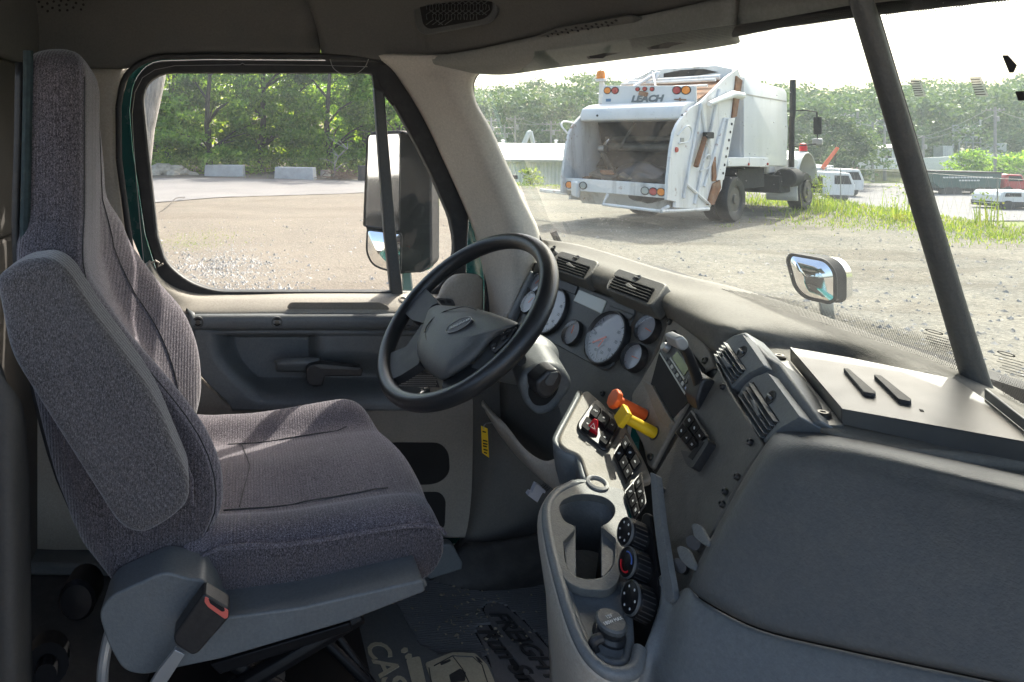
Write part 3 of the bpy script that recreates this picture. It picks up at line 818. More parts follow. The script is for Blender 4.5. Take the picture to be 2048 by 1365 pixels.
# seams on the backrest, twisted cord on the back edge
for kk in (12, 33):
    MB().tube([vs[i * nc + kk] + V((.001, -.001, 0)) for i in range(9, nr - 6, 2)], 0.0012, 6).build('seam', M['rubber'], seat)
cord = [V((lerp_tab(XR, z) + .022, 1.2, z)) for z in [.15 - .03 * i for i in range(31)]]
MB().tube(cord, 0.009, 8).build('back_cord', plain('dark_teal_cord', (.022, .036, .038), .9, var=.3, vscale=90), seat)
vsB, fsB, _ = surf([[V((lerp_tab(XR, z) + .022 - .02 * math.cos((t) / .22 * 1.3) - .11 * (t + .235), 1.405 + t, z)) for t in (-.205, -.14, 0, .14, .21)] for z in (.13, .0, -.2, -.4, -.6, -.76)], 4, 4)
mk('back_shell', vsB, fsB, M['black'], seat, solid=0.012, soff=1)

# cushion
TOP = [(-.12, -.705), (-.03, -.693), (.06, -.688), (.15, -.675), (.23, -.661), (.285, -.655), (.318, -.660), (.334, -.682), (.332, -.712), (.312, -.742), (.27, -.756), (.12, -.782), (-.03, -.806), (-.12, -.818)]
rowsC = []
for Y, dz, du, sq in ((1.150, -.02, -.02, 1), (1.158, -.004, -.006, 1), (1.185, .012, 0, 1), (1.225, .012, .004, 1), (1.27, -.006, .010, 1), (1.34, -.002, .02, 1), (1.42, .004, .024, 1), (1.50, -.002, .018, 1), (1.555, -.008, .01, 1), (1.60, .02, .004, 1), (1.632, .026, 0, 1), (1.655, .010, -.006, 1), (1.664, -.02, -.02, 1)):
    r_ = []
    for k, (u, z) in enumerate(TOP):
        w = 1.0 if k < 6 else (.6 if k == 6 else (.2 if k == 7 else 0))
        wu = smooth01(.1, .3, u)
        hump = 0
        if 1.19 < Y < 1.26: hump = 0
        r_.append(V((u + du * wu - .11 * (Y - 1.15), Y, z + dz * w)))
    rowsC.append(r_)
vs, fs, (nr, nc) = surf(rowsC, 4, 4, closed_v=True)
fs += [tuple(range(nc - 1, -1, -1)), tuple((nr - 1) * nc + j for j in range(nc))]
mid = []
for f in fs:
    c = sum((vs[i] for i in f), V()) / len(f)
    mid.append(1 if (c.z < -.70 and c.x > .29) or c.y < 1.156 else 0)
mk('cushion', vs, fs, None, seat, mats=[M['fabric'], M['fabric_side']], midx=mid, smooth=70, clean=False)
def cush(x, Y):
    best = min((v for v in vs[:nr * nc] if abs(v.y - Y) < .02), key=lambda v: abs(v.x - x) + (9 if v.z < -.72 else 0) - v.z * .2)
    return V((x, Y, best.z + .0012))
for xa, xb, ya, yb in ((-.05, .26, 1.275, 1.285), (-.05, .22, 1.55, 1.55)):
    MB().tube([cush(xa + (xb - xa) * t / 12, ya + (yb - ya) * t / 12) for t in range(13)], 0.0012, 6).build('seam', M['rubber'], seat)
MB().tube([cush(.0 - .02 * abs(t - 6) / 6, 1.285 + .265 * t / 12) for t in range(13)], 0.0012, 6).build('seam', M['rubber'], seat)
# near side welt
MB().tube(spline([P(360, 1134, 1.148), P(455, 1094, 1.148), P(580, 1089, 1.148), P(700, 1071, 1.148), P(805, 1054, 1.148), P(870, 1052, 1.148), P(892, 1068, 1.15)], 5), 0.003, 8).build('welt', M['fabric'], seat)

# raised armrest on the near side
am = [(-12, 556, 20), (40, 524, 20), (96, 517, 26), (132, 540, 30), (186, 628, 0), (306, 792, 60), (352, 905, 40), (380, 972, 20), (378, 1012, 24), (340, 1048, 30), (285, 1078, 26), (238, 1060, 30), (140, 905, 0), (18, 712, 40)]
vsA = [P(x, y, 1.035) for x, y in rnd(am, 10, 5)]
ar = MB().slab(vsA, (-.012, .105, 0)).build('armrest', M['fabric_arm'], seat, bevel=0.032, seg=5, clean=True, smooth=60)
MB().tube([P(x, y, 1.13) for x, y in ((128, 522), (170, 600), (300, 775), (352, 875), (384, 960), (384, 1010))], 0.003, 8).build('welt', M['fabric'], ar)

# moulded side skirt, hinge cover, buckle
sk = [(196, 1226, 20), (222, 1192, 16), (330, 1143, 20), (378, 1158, 16), (408, 1160, 12), (432, 1196, 10), (446, 1236, 10), (600, 1216, 0), (846, 1160, 6), (852, 1184, 8), (700, 1243, 0), (446, 1318, 10), (284, 1352, 30), (246, 1342, 24), (216, 1290, 20)]
MB().slab([P(x, y, 1.085) for x, y in rnd(sk, 8, 5)], (0, .075, 0)).build('side_skirt', M['slate'], seat, bevel=0.014, seg=4, clean=True, smooth=55)
MB().slab([P(x, y, 1.16) for x, y in rnd([(420, 1222, 4), (846, 1150, 10), (858, 1172, 8), (640, 1262, 10), (400, 1325, 10)], 4)], (-.05, .48, 0)).build('cushion_pan', M['slate'], seat, bevel=0.012, clean=True)
MB().slab([P(x, y, 1.14) for x, y in rnd([(205, 1208, 6), (300, 1150, 8), (352, 1139, 8), (352, 1150, 4), (300, 1164, 6), (222, 1216, 4)], 4)], (0, .05, 0)).build('hinge_cover', M['black'], seat, bevel=0.004, clean=True)
bk = MB().slab([P(x, y, 1.035) for x, y in rnd([(346, 1274, 8), (404, 1192, 4), (412, 1190, 2), (458, 1218, 5), (459, 1236, 5), (396, 1308, 10), (384, 1312, 8), (350, 1290, 10)], 4)], (0, .032, 0)).build('buckle', M['black'], seat, bevel=0.004, seg=3, clean=True)
MB().slab([P(x, y, 1.0335) for x, y in rnd([(410, 1194, 3), (457, 1222, 4), (456, 1236, 4), (450, 1239, 4), (416, 1215, 4), (409, 1205, 3)], 4)], (0, .004, 0)).build('release_button', M['salmon'], bk, bevel=0.0008, clean=True)
MB().slab([P(x, y, 1.0325) for x, y in rnd([(417, 1198), (449, 1217), (450, 1223), (444, 1224), (420, 1207)], 2)], (0, .003, 0)).build('latch_slot', M['void'], bk, clean=True)
MB().slab([P(x, y, 1.045) for x, y in rnd([(350, 1300, 2), (370, 1310, 2), (330, 1372, 2), (298, 1400, 2), (290, 1385, 2), (318, 1340, 3)], 3)], (0, .008, 0)).build('buckle_stalk', M['silver'], bk, bevel=0.002, clean=True)
# suspension below
sus = MB()
sus.slab([P(x, y, 1.10) for x, y in ((420, 1330), (700, 1246), (706, 1262), (440, 1350))], (0, .02, 0))
sus.box((.02, 1.42, -1.14), (.46, .40, .05))
sus.box((.02, 1.22, -1.12), (.48, .03, .09)); sus.box((.02, 1.62, -1.12), (.48, .03, .09))
sus.tube([(-.2, 1.23, -1.1), (.2, 1.23, -.86)], .016, 8); sus.tube([(.2, 1.25, -1.1), (-.2, 1.25, -.86)], .016, 8)
sus.tube([(-.2, 1.60, -1.1), (.2, 1.60, -.86)], .016, 8); sus.tube([(.2, 1.58, -1.1), (-.2, 1.58, -.86)], .016, 8)
sus.tube([P(640, 1270, 1.4), P(735, 1365, 1.36)], .012, 8)
sus.tube([P(668, 1262, 1.4), P(770, 1400, 1.36)], .008, 8)
sus.build('suspension_frame', M['gloss'], seat, bevel=.002, smooth=50)
MB().lathe(P(528, 1335, 1.27), V((.5, .3, -.8)), [(.022, -.03), (.026, -.028), (.026, .035), (.02, .04), (0, .04)], 20).build('air_cylinder', M['steel'], seat)
MB().tube(spline([P(205, 1400, 1.12), P(206, 1340, 1.12), P(214, 1290, 1.13), P(222, 1260, 1.14)], 5), .010, 10).build('belt_anchor', M['silver'], seat)
MB().lathe(P(160, 1190, 1.26), (0, -1, .2), [(.0, .03), (.028, .028), (.034, .02), (.034, -.05), (.0, -.05)], 20).build('recliner_knob', M['gloss'], seat)
MB().lathe(P(95, 1330, 1.3), (.2, -1, .1), [(.0, .03), (.02, .03), (.02, .0), (.04, 0), (.04, -.04)], 16).build('belt_bolt', M['gloss'], seat)

# ---------------------------------------------------------------- steering wheel
az, el = math.radians(10), math.radians(44)
WN = V((-math.cos(el) * math.cos(az), -math.cos(el) * math.sin(az), math.sin(el)))
WC = P(922, 634, 1.40)
wu = WN.cross(V((0, 0, 1))).normalized(); wv = WN.cross(wu)
WPL = Plane(WC, WC + wu, WC + wv)
if WPL.n.dot(WN) < 0: WPL.n = -WPL.n
wheel = thing('steering_wheel', 'black four spoke steering wheel with a padded grey hub', 'steering wheel', WC)
RR = 0.2065
rim = [WC + wu * math.cos(a) * RR + wv * math.sin(a) * RR for a in [2 * math.pi * k / 96 for k in range(96)]]
MB().tube(rim, 0.0172, 18, closed=True).build('rim', M['leather'], wheel, smooth=80)
def wpart(nm, pts, o0, o1, mat, par=wheel, r=6, bevel=.006, seg=3, **k):
    q = [WPL.hit(x, y, o1) for x, y in rnd(pts, r, 4)]
    return MB().slab(q, -WPL.n * (o1 - o0)).build(nm, mat, par, bevel=bevel, seg=seg, clean=True, smooth=60, **k)
wpart('spoke', [(862, 612), (878, 606), (862, 588), (846, 572), (806, 622), (822, 640), (850, 648)], -.012, .006, M['rubber'])
wpart('spoke', [(846, 644), (812, 694), (764, 712), (776, 762), (800, 752), (838, 728), (842, 690)], -.016, .003, M['rubber'])
wpart('spoke', [(884, 760), (908, 728), (960, 728), (984, 742), (930, 784), (884, 798)], -.016, .003, M['rubber'])
wpart('spoke', [(1040, 645), (985, 680), (960, 716), (940, 735), (985, 745), (1072, 640), (1080, 600)], -.014, .004, M['charcoal'])
hub_ = [(857, 618, 6), (872, 610, 8), (960, 617, 40), (1042, 648, 12), (1010, 664, 10), (985, 682, 20), (960, 712, 20), (936, 735, 14), (886, 764, 12), (854, 744, 30), (836, 716, 26), (832, 690, 20), (846, 650, 10)]
hb = rnd(hub_, 8, 4)
# domed pad: rings shrinking towards the middle
hc = (912, 680)
loops = []
for s, o in ((1.0, -.035), (1.0, .004), (.985, .010), (.95, .015), (.86, .021), (.7, .027), (.45, .031), (.2, .033)):
    loops.append([WPL.hit(hc[0] + (x - hc[0]) * s, hc[1] + (y - hc[1]) * s, o) for x, y in hb])
n = len(hb); vs = [p for l in loops for p in l]; fs = []
for i in range(len(loops) - 1):
    for j in range(n):
        fs.append((i * n + j, i * n + (j + 1) % n, (i + 1) * n + (j + 1) % n, (i + 1) * n + j))
fs.append(tuple((len(loops) - 1) * n + j for j in range(n)))
pad = mk('hub_pad', vs, fs, M['charcoal'], wheel, smooth=70, clean=True)
# oval badge, crease lines, switch pod
bc = WPL.hit(917, 650, .035)
bu = (WPL.hit(942, 637, .035) - WPL.hit(892, 661, .035)); bL = bu.length / 2; bu.normalize(); bv = WPL.n.cross(bu)
el_ = [bc + bu * math.cos(a) * bL + bv * math.sin(a) * .0145 for a in [2 * math.pi * k / 40 for k in range(40)]]
bd = MB().slab(el_, -WPL.n * .008).build('badge', M['black'], pad, bevel=.001, clean=True)
MB().tube([p + WPL.n * .0002 for p in el_], .0009, 6, closed=True).build('badge_rim', M['silver'], pad)
text('badge_lettering', 'FREIGHTLINER', bc - bu * .021 - bv * .002 + WPL.n * .0006, bu, bv if bv.z > 0 else -bv, .0075, M['white'], pad, depth=.0003, bold=.0001)
cz = [(848, 655), (868, 628), (905, 614), (950, 616), (968, 628), (962, 650), (952, 680), (946, 700), (940, 730)]
MB().tube([WPL.hit(x, y, .0235 if 850 < x < 960 else .018) for x, y in rnd([(856, 690), (848, 662), (862, 640), (890, 622), (930, 612), (958, 622)], 10)][3:-3], .0012, 6).build('pad_crease', M['black'], pad)
pod = wpart('switch_pod', [(975, 672), (1005, 655), (1032, 652), (1018, 676), (985, 706), (976, 698)], .004, .014, M['black'], r=5, bevel=.003)
for bx, by in ((988, 690), (1000, 666), (1018, 660), (1008, 676)):
    c = WPL.hit(bx, by, .0145)
    MB().lathe(c, WPL.n, [(.0062, 0), (.0058, .002), (.003, .0028), (0, .0028)], 14).build('switch_button', M['rubber'], pod)
for k, ch in enumerate('+-'):
    text('switch_symbol', ch, WPL.hit(986 + 20 * k, 700 - 32 * k, .0146), bu, bv if bv.z > 0 else -bv, .007, M['white'], pod)

# column shroud with ignition/stalk pod
col = thing('steering_column', 'slate grey steering column shroud carrying a black multi function stalk', 'steering column', P(1050, 770, 1.38))
cdir = -WN
c0 = WPL.hit(940, 684, -.05); c1 = P(1092, 742, 1.33) + V((0, 0.05, 0))
rowsS = []
for t, ra, rb in ((0, .045, .045), (.12, .06, .054), (.35, .066, .058), (.6, .07, .062), (.8, .068, .062), (1.0, .056, .052), (1.1, .035, .035)):
    c = c0.lerp(c1, t); rowsS.append([c + wu * math.cos(a) * ra + wv * math.sin(a) * rb for a in [2 * math.pi * k / 16 for k in range(16)]])
vs, fs, (nr, nc) = surf(rowsS, 4, 2, closed_v=True)
fs.append(tuple(range(nc)))
mk('shroud', vs, fs, M['slate'], col, smooth=70, clean=True)
pod2 = rnd([(1038, 770, 10), (1050, 742, 14), (1100, 724, 20), (1128, 738, 14), (1146, 764, 10), (1140, 786, 12), (1108, 828, 14), (1076, 836, 12), (1050, 812, 14)], 8, 4)
pb = MB().slab([P(x, y, 1.255) for x, y in pod2], (0.02, .10, 0.01)).build('stalk_pod', M['slate'], col, bevel=.012, seg=4, clean=True, smooth=60)
MB().slab([P(x, y, 1.2525) for x, y in rnd([(1056, 790, 10), (1062, 756, 14), (1096, 742, 12), (1120, 752, 12), (1116, 786, 14), (1092, 812, 12), (1068, 812, 12)], 8, 4)], (0, .004, 0)).build('pod_shade', M['void'], pb, clean=True)  # flat plate coloured as the shade inside the pod
stk = MB().slab([P(x, y, 1.215) for x, y in rnd([(1072, 764, 5), (1096, 742, 3), (1114, 738, 5), (1126, 750, 6), (1122, 772, 8), (1104, 796, 12), (1086, 800, 8), (1074, 786, 6)], 4)], (0, .045, 0)).build('stalk_knob', M['black'], col, bevel=.006, seg=3, clean=True)
MB().slab([P(x, y, 1.213) for x, y in rnd([(1090, 764, 3), (1102, 746, 3), (1116, 744, 3), (1117, 752, 3), (1106, 772, 3), (1094, 772, 3)], 3)], (0, .004, 0)).build('knob_cap', M['charcoal'], stk, bevel=.001, clean=True)
# turn stalk on the far side
MB().tube([WC + cdir * .07 + wu * (-.05), WC + cdir * .065 - wu * .14], [.009, .012], 10).build('turn_stalk', M['black'], col)
# ---------------------------------------------------------------- dashboard
dash = thing('dashboard', 'wraparound truck dashboard with round gauges, radio and dusty switch console', 'dashboard', P(1300, 900, 1.1))
def from_n(a, n):
    a = P(*a); n = V(n).normalized(); u = n.cross(V((0, 0, 1))).normalized(); v = n.cross(u)
    p = Plane(a, a + u, a + v); return p
CL = Plane((1075, 540, 1.72), (1336, 631, 1.24), (1282, 758, 1.225))
RP = Plane((1345, 640, 1.22), (1425, 735, 1.05), (1290, 945, 1.08))
CP = Plane((1425, 690, 1.03), (1545, 890, .80), (1300, 960, 1.0))
WP_ = Plane((1165, 785, 1.25), (1240, 835, 1.18), (1215, 1300, .78))
KP = from_n((1300, 1130, .86), (-.92, .12, .37))

# padded top, from the windshield down over the brow
S = [[(1080, 478, 1.84), (1093, 490, 1.79), (1090, 500, 1.73), (1080, 516, 1.685), (1070, 532, 1.70), (1066, 545, 1.73)],
     [(1150, 488, 1.72), (1140, 501, 1.66), (1130, 509, 1.61), (1112, 528, 1.60), (1106, 544, 1.625), (1104, 556, 1.65)],
     [(1215, 505, 1.60), (1205, 519, 1.54), (1193, 532, 1.48), (1178, 553, 1.465), (1172, 570, 1.49), (1172, 582, 1.52)],
     [(1345, 545, 1.40), (1334, 563, 1.345), (1322, 580, 1.275), (1307, 600, 1.265), (1303, 615, 1.285), (1304, 624, 1.31)],
     [(1470, 575, 1.27), (1450, 594, 1.21), (1412, 606, 1.155), (1372, 622, 1.15), (1345, 636, 1.20), (1340, 644, 1.24)],
     [(1620, 622, 1.14), (1600, 642, 1.085), (1530, 650, 1.05), (1450, 655, 1.04), (1402, 672, 1.09), (1394, 682, 1.13)],
     [(1770, 678, 1.02), (1750, 697, .965), (1660, 716, 1.0), (1520, 690, 1.03), (1446, 700, 1.03), (1434, 712, 1.055)],
     [(1920, 735, .93), (1900, 754, .865), (1800, 788, .855), (1640, 762, .925), (1552, 750, .955), (1536, 758, .945)],
     [(2060, 815, .85), (2050, 834, .785), (1900, 850, .78), (1740, 850, .785), (1640, 846, .79), (1604, 846, .815)],
     [(2250, 900, .74), (2230, 920, .69), (2060, 925, .69), (1850, 905, .715), (1720, 892, .745), (1690, 890, .765)]]
S = [[P(*q) for q in r] for r in S]
sheet('top_pad', S, M['dashtop'], dash, nu=5, nv=5, solid=0.012)
# a shallow moulded hollow by the glass
rows = [[P(1524, 652, 1.055), P(1560, 650, 1.04), P(1620, 667, .998), P(1700, 700, .945), P(1760, 726, .91)],
        [P(1528, 660, 1.05), P(1570, 664, 1.02), P(1625, 682, .975), P(1700, 716, .925), P(1765, 742, .89)]]
# sub panel that carries the gauges
panel('cluster_panel', CL, [(1068, 524), (1090, 530), (1108, 556), (1200, 588), (1312, 622), (1340, 634), (1284, 760), (1262, 800), (1250, 880), (1130, 860), (1095, 740), (1010, 640), (1040, 570)], M['dashgrey'], dash, t=.01, off=-.01, r=4)
sub = panel('cluster_frame', CL, [(1085, 548, 4), (1112, 553, 6), (1272, 618, 10), (1262, 645, 6), (1224, 732, 14), (1208, 742, 10), (1072, 668, 8), (1040, 640, 8)], M['charcoal'], dash, t=.004, off=0, r=8)
for q in ([(1113, 556), (1156, 573), (1149, 590), (1107, 572)], [(1218, 611), (1268, 630), (1259, 640), (1215, 621)]):
    panel('warning_lamp_bar', CL, q, M['black'], sub, t=.003, off=.004)
lc = panel('message_display', CL, [(1158, 579), (1213, 602), (1202, 628), (1146, 602)], M['lcd'], sub, t=.003, off=.003)
# trim strip on the far side of the gauges
panel('edge_strip', CL, [(1060, 540), (1066, 546), (1022, 640), (1013, 636)], M['slate'], dash, t=.016, off=0, bevel=.004)
panel('edge_strip', CL, [(1052, 530), (1060, 536), (1012, 638), (1003, 634)], M['beige'], dash, t=.010, off=0, bevel=.004)

def gauge(px, py, ex, ey, big, needles, seed):
    c = CL.hit(px, py, .006); r = (CL.hit(ex, ey, .006) - c).length
    rnd_ = random.Random(seed)
    fc = MB().lathe(c, CL.n, [(r, -.004), (r * .96, .0)] + [(0, .0005)], 40)
    f = fc.build('gauge', M['dialface'], dash, smooth=50)
    MB().lathe(c, CL.n, [(r * .945, .0), (r * .955, .005), (r * .99, .0075), (r * 1.03, .007), (r * 1.05, .004), (r * 1.05, -.006)], 44, cap=False).build('bezel', M['black'], f, smooth=50)
    tk = MB(); u, v = CL.u, CL.v
    nt = 28 if big else 12
    for k in range(nt + 1):
        a = math.radians(-225 + 270 * k / nt)
        d = u * math.cos(a) + v * math.sin(a); L_ = .13 if k % 4 == 0 else .07
        p0 = c + CL.n * .0012 + d * r * .88; p1 = c + CL.n * .0012 + d * r * (.88 - L_)
        w = CL.n.cross(d) * (r * .012 if k % 4 else r * .02)
        tk.add([p0 - w, p0 + w, p1 + w, p1 - w], [(0, 1, 2, 3)])
    tk.build('dial_marks', M['black'], f, smooth=0)
    for (ox, oy, ang, L_) in needles:
        b = c + u * r * ox + v * r * oy + CL.n * .003
        d = u * math.cos(math.radians(ang)) + v * math.sin(math.radians(ang)); w = CL.n.cross(d) * r * .035
        MB().slab([b - w - d * r * .06, b + w - d * r * .06, b + w * .6 + d * r * L_, b - w * .6 + d * r * L_], CL.n * .0012).build('needle', M['needle'], f, smooth=0)
    if big:
        c2 = c - CL.n * 0 + (CL.hit(px - 8, py + 30 * (ey - py) / abs(ey - py), .006) - c) * 1.0
        MB().lathe(c2, CL.n, [(r * .30, .0008), (r * .30, .0018), (r * .285, .0018), (r * .285, .0008)], 28, cap=False).build('inner_ring', M['silver'], f)
        for k in range(8):
            a = math.radians(-210 + 240 * k / 7)
            d = u * math.cos(a) + v * math.sin(a)
            q = c + d * r * .62 + CL.n * .001
            text('dial_number', str(k * 10 + 10), q - u * r * .06, CL.u if CL.u.y < 0 else -CL.u, (CL.v if CL.v.z > 0 else -CL.v), r * .17, M['black'], f, depth=.0002, align='CENTER')
    gl_ = [c + u * math.cos(a) * r * .95 + v * math.sin(a) * r * .95 + CL.n * .007 for a in [2 * math.pi * k / 32 for k in range(32)]]
    MB().add(gl_, [tuple(range(32))]).build('cover_glass', M['glass_dial'], f, smooth=0)
    return f
def ang_to(px, py, qx, qy):
    d = CL.hit(qx, qy) - CL.hit(px, py)
    return math.degrees(math.atan2(d.dot(CL.v), d.dot(CL.u)))
gauge(1103, 624, 1095, 668, True, [(0, 0, ang_to(1103, 624, 1092, 605), .6)], 1)
gauge(1213, 677, 1202, 730, True, [(0, 0, ang_to(1213, 677, 1186, 688), .62), (-.1, -.35, ang_to(1208, 700, 1214, 692), .25)], 2)
gauge(1146, 667, 1142, 691, False, [(0, 0, ang_to(1146, 667, 1150, 655), .6)], 3)
gauge(1295, 659, 1290, 685, False, [(0, 0, ang_to(1295, 659, 1309, 668), .6)], 4)
gauge(1268, 715, 1264, 742, False, [(0, 0, ang_to(1268, 715, 1281, 720), .6)], 5)
gauge(1060, 606, 1057, 627, False, [(0, 0, ang_to(1060, 606, 1066, 600), .6)], 6)
gauge(1074, 568, 1072, 587, False, [(0, 0, ang_to(1074, 568, 1080, 562), .6)], 7)
def screw(pl, x, y, mat='screw', r=.0055, par=None, off=0):
    c = pl.hit(x, y, off)
    o = MB().lathe(c, pl.n, [(r, -.002), (r, .003), (r * .75, .0042), (r * .45, .0042), (r * .4, .0018), (0, .0018)], 16).build('screw', M[mat], par or dash, smooth=40)
    return o
for x, y in ((1285, 622), (1110, 551), (1206, 788)): screw(CL, x, y, 'black')

# louvred vents on the roll of the pad
def vent(fr_, sl4, pl, nslat, knob, mat='dashgrey', tab=None, lift=.008):
    f = panel('vent', pl, fr_, M[mat], dash, t=.034, off=lift - .034, r=7, bevel=.003)
    panel('vent_shade', pl, sl4, M['void'], f, t=.001, off=lift - .0002, bevel=0)  # flat dark plate paints the shade behind the louvres
    A, B, C_, D_ = sl4       # far-top, near-top, near-bottom, far-bottom
    mb = MB()
    for k in range(nslat):
        t = (k + .5) / nslat
        p = pl.hit(A[0] + (D_[0] - A[0]) * t, A[1] + (D_[1] - A[1]) * t, lift + .002); q = pl.hit(B[0] + (C_[0] - B[0]) * t, B[1] + (C_[1] - B[1]) * t, lift + .002)
        wdir = (pl.hit(*D_) - pl.hit(*A)).normalized()
        w = wdir * .0014 + pl.n * .0042
        th = pl.n.cross((q - p).normalized()).normalized() * .0009
        mb.slab([p - w * .9, q - w * .9, q + w * .9, p + w * .9], th)
    mb.build('louvre', M[mat], f, bevel=.0003, smooth=0)
    if tab:
        q = [pl.hit(x, y, lift + .0065) for x, y in tab]
        MB().slab(q, -pl.n * .004).build('louvre_tab', M[mat], f, bevel=.0008, clean=True)
    c = pl.hit(knob[0], knob[1], lift)
    w_ = MB().lathe(c, pl.n, [(.0095, 0), (.0095, .0008), (.0082, .0008), (.0082, .0)], 20).build('thumb_wheel', M['black'], f)
    e = pl.u
    MB().box(c + pl.n * .002, (.012, .004, .004), Matrix((pl.u, pl.v, pl.n)).transposed()).build('wheel_grip', M[mat], w_, bevel=.0015)
    return f
V1 = Plane((1122, 502, 1.635), (1197, 524, 1.49), (1103, 533, 1.60))
vent([(1124, 501), (1198, 523), (1186, 545), (1170, 561), (1099, 535), (1108, 514)], [(1117, 512), (1180, 533), (1166, 556), (1105, 535)], V1, 5, (1151, 517), tab=[(1132, 526), (1138, 525), (1146, 532), (1150, 533), (1148, 536), (1140, 533), (1132, 529)], lift=.004)
V2 = Plane((1240, 538, 1.42), (1331, 568, 1.265), (1213, 572, 1.395))
vent([(1238, 536), (1334, 568), (1318, 592), (1300, 613), (1209, 578), (1218, 556)], [(1231, 550), (1309, 577), (1294, 604), (1216, 575)], V2, 5, (1273, 557), tab=[(1250, 568), (1257, 566), (1266, 574), (1272, 576), (1270, 579), (1260, 576), (1251, 572)], lift=.003)
# a sliver of the outboard vent
V0 = Plane((1092, 497, 1.715), (1112, 501, 1.66), (1086, 512, 1.70))
vent([(1093, 496), (1114, 500), (1106, 512), (1099, 520), (1086, 515)], [(1093, 500), (1105, 504), (1099, 513), (1089, 510)], V0, 3, (1106, 498))

# radio bezel in the sunlit colour, its slot and ledge
rb = panel('radio_bezel', RP, [(1337, 637, 8), (1352, 636, 8), (1382, 654, 14), (1410, 686, 14), (1424, 714, 10), (1426, 732, 5), (1407, 740, 4), (1302, 938, 6), (1294, 930, 5), (1284, 888, 12), (1264, 850, 10), (1262, 790, 10), (1282, 760, 4), (1317, 700, 4)], M['dusty_sunlit'], dash, t=.010, off=-.004, r=6, bevel=.003)
panel('bezel_edge', RP, [(1407, 737), (1428, 734), (1436, 742), (1404, 800), (1312, 950), (1303, 940)], M['black'], dash, t=.004, off=-.004, bevel=.003)
panel('radio_slot', RP, [(1340, 662), (1350, 660), (1410, 738), (1388, 790), (1343, 842), (1301, 770), (1318, 706)], M['void'], rb, t=.001, off=.0052, r=3, bevel=0)
lg = MB().slab([RP.hit(1283, 758, .007), RP.hit(1302, 770, .012), RP.hit(1343, 842, .012), RP.hit(1336, 858, .007), RP.hit(1316, 840, .007)], -RP.n * .008)
lg.build('slot_ledge', M['dusty_sunlit'], rb, bevel=.002, clean=True)
def rc(s, t):      # radio face: s along its length, t from its upper to its lower edge
    a, b, c, d = (1346, 668), (1402, 742), (1369, 792), (1317, 706)
    x = (a[0] * (1 - s) + b[0] * s) * (1 - t) + (d[0] * (1 - s) + c[0] * s) * t
    y = (a[1] * (1 - s) + b[1] * s) * (1 - t) + (d[1] * (1 - s) + c[1] * s) * t
    return (x, y)
rad = panel('radio', RP, [rc(0, 0), rc(1, 0), rc(1, 1), rc(0, 1)], M['black'], dash, t=.010, off=.006, r=3, bevel=.0015)
panel('radio_trim', RP, [rc(.0, .0), rc(1, .0), rc(1, .09), rc(.0, .09)], M['silver'], rad, t=.001, off=.016, bevel=0)
panel('radio_trim', RP, [rc(.02, .93), rc(.98, .93), rc(.98, .98), rc(.02, .98)], M['silver'], rad, t=.001, off=.016, bevel=0)
panel('radio_display', RP, [rc(.30, .30), rc(.74, .30), rc(.74, .62), rc(.30, .62)], M['lcd_dark'], rad, t=.001, off=.016, bevel=0)
panel('display_trim', RP, [rc(.26, .66), rc(.78, .66), rc(.78, .72), rc(.26, .72)], M['silver'], rad, t=.0012, off=.016, bevel=0)
panel('tape_door', RP, [rc(.2, .13), rc(.9, .13), rc(.9, .22), rc(.2, .22)], M['void'], rad, t=.0006, off=.016, bevel=0)
kc = RP.hit(*rc(.10, .55), .016)
MB().lathe(kc, RP.n, [(.0085, 0), (.008, .007), (.0065, .009), (0, .0092)], 24).build('volume_knob', M['silver'], rad)
for k in range(6):
    panel('radio_button', RP, [rc(.27 + k * .1, .78), rc(.34 + k * .1, .78), rc(.34 + k * .1, .90), rc(.27 + k * .1, .90)], M['silver'] if k % 2 else M['charcoal'], rad, t=.002, off=.016, bevel=.0006)
for s_, t_ in ((.17, .26), (.2, .86), (.84, .36), (.84, .52), (.84, .68)):
    panel('radio_button', RP, [rc(s_ - .03, t_ - .05), rc(s_ + .03, t_ - .05), rc(s_ + .03, t_ + .05), rc(s_ - .03, t_ + .05)], M['charcoal'], rad, t=.002, off=.016, bevel=.0006)
panel('radio_jack', RP, [rc(.90, .78), rc(.95, .78), rc(.95, .86), rc(.90, .86)], plain('blue_jack', (.08, .12, .35), .3), rad, t=.001, off=.016, r=3, bevel=0)
for x, y in ((1340, 645), (1411, 722), (1302, 915)): screw(RP, x, y, 'screw', .006, rb, .006)

# parking brake knobs
def brake(nm, base, mat, shape, L_=.05, s=.017):
    b = RP.hit(*base, .004)
    k = MB().tube([b, b + RP.n * L_], [.0098, .0088], 18).build(nm, mat, dash, smooth=60)
    c = b + RP.n * L_; e = RP.u; w = RP.v; pts = []
    nn = 8 if shape == 8 else 4
    for i in range(nn):
        a = 2 * math.pi * (i + .5) / nn
        pts.append(c + e * math.cos(a) * s + w * math.sin(a) * s * (1.0 if nn == 8 else 1.0))
    MB().slab(pts, RP.n * .009).build('knob_face', mat, k, bevel=.002, clean=True)
    MB().lathe(b, RP.n, [(.0125, -.004), (.0125, .002), (.010, .003)], 18).build('knob_collar', M['black'], k)
    return k
brake('trailer_air_knob', (1292, 832), M['orange'], 8, .05, .0175)
brake('parking_brake_knob', (1311, 868), M['yellow'], 4, .05, .0205)

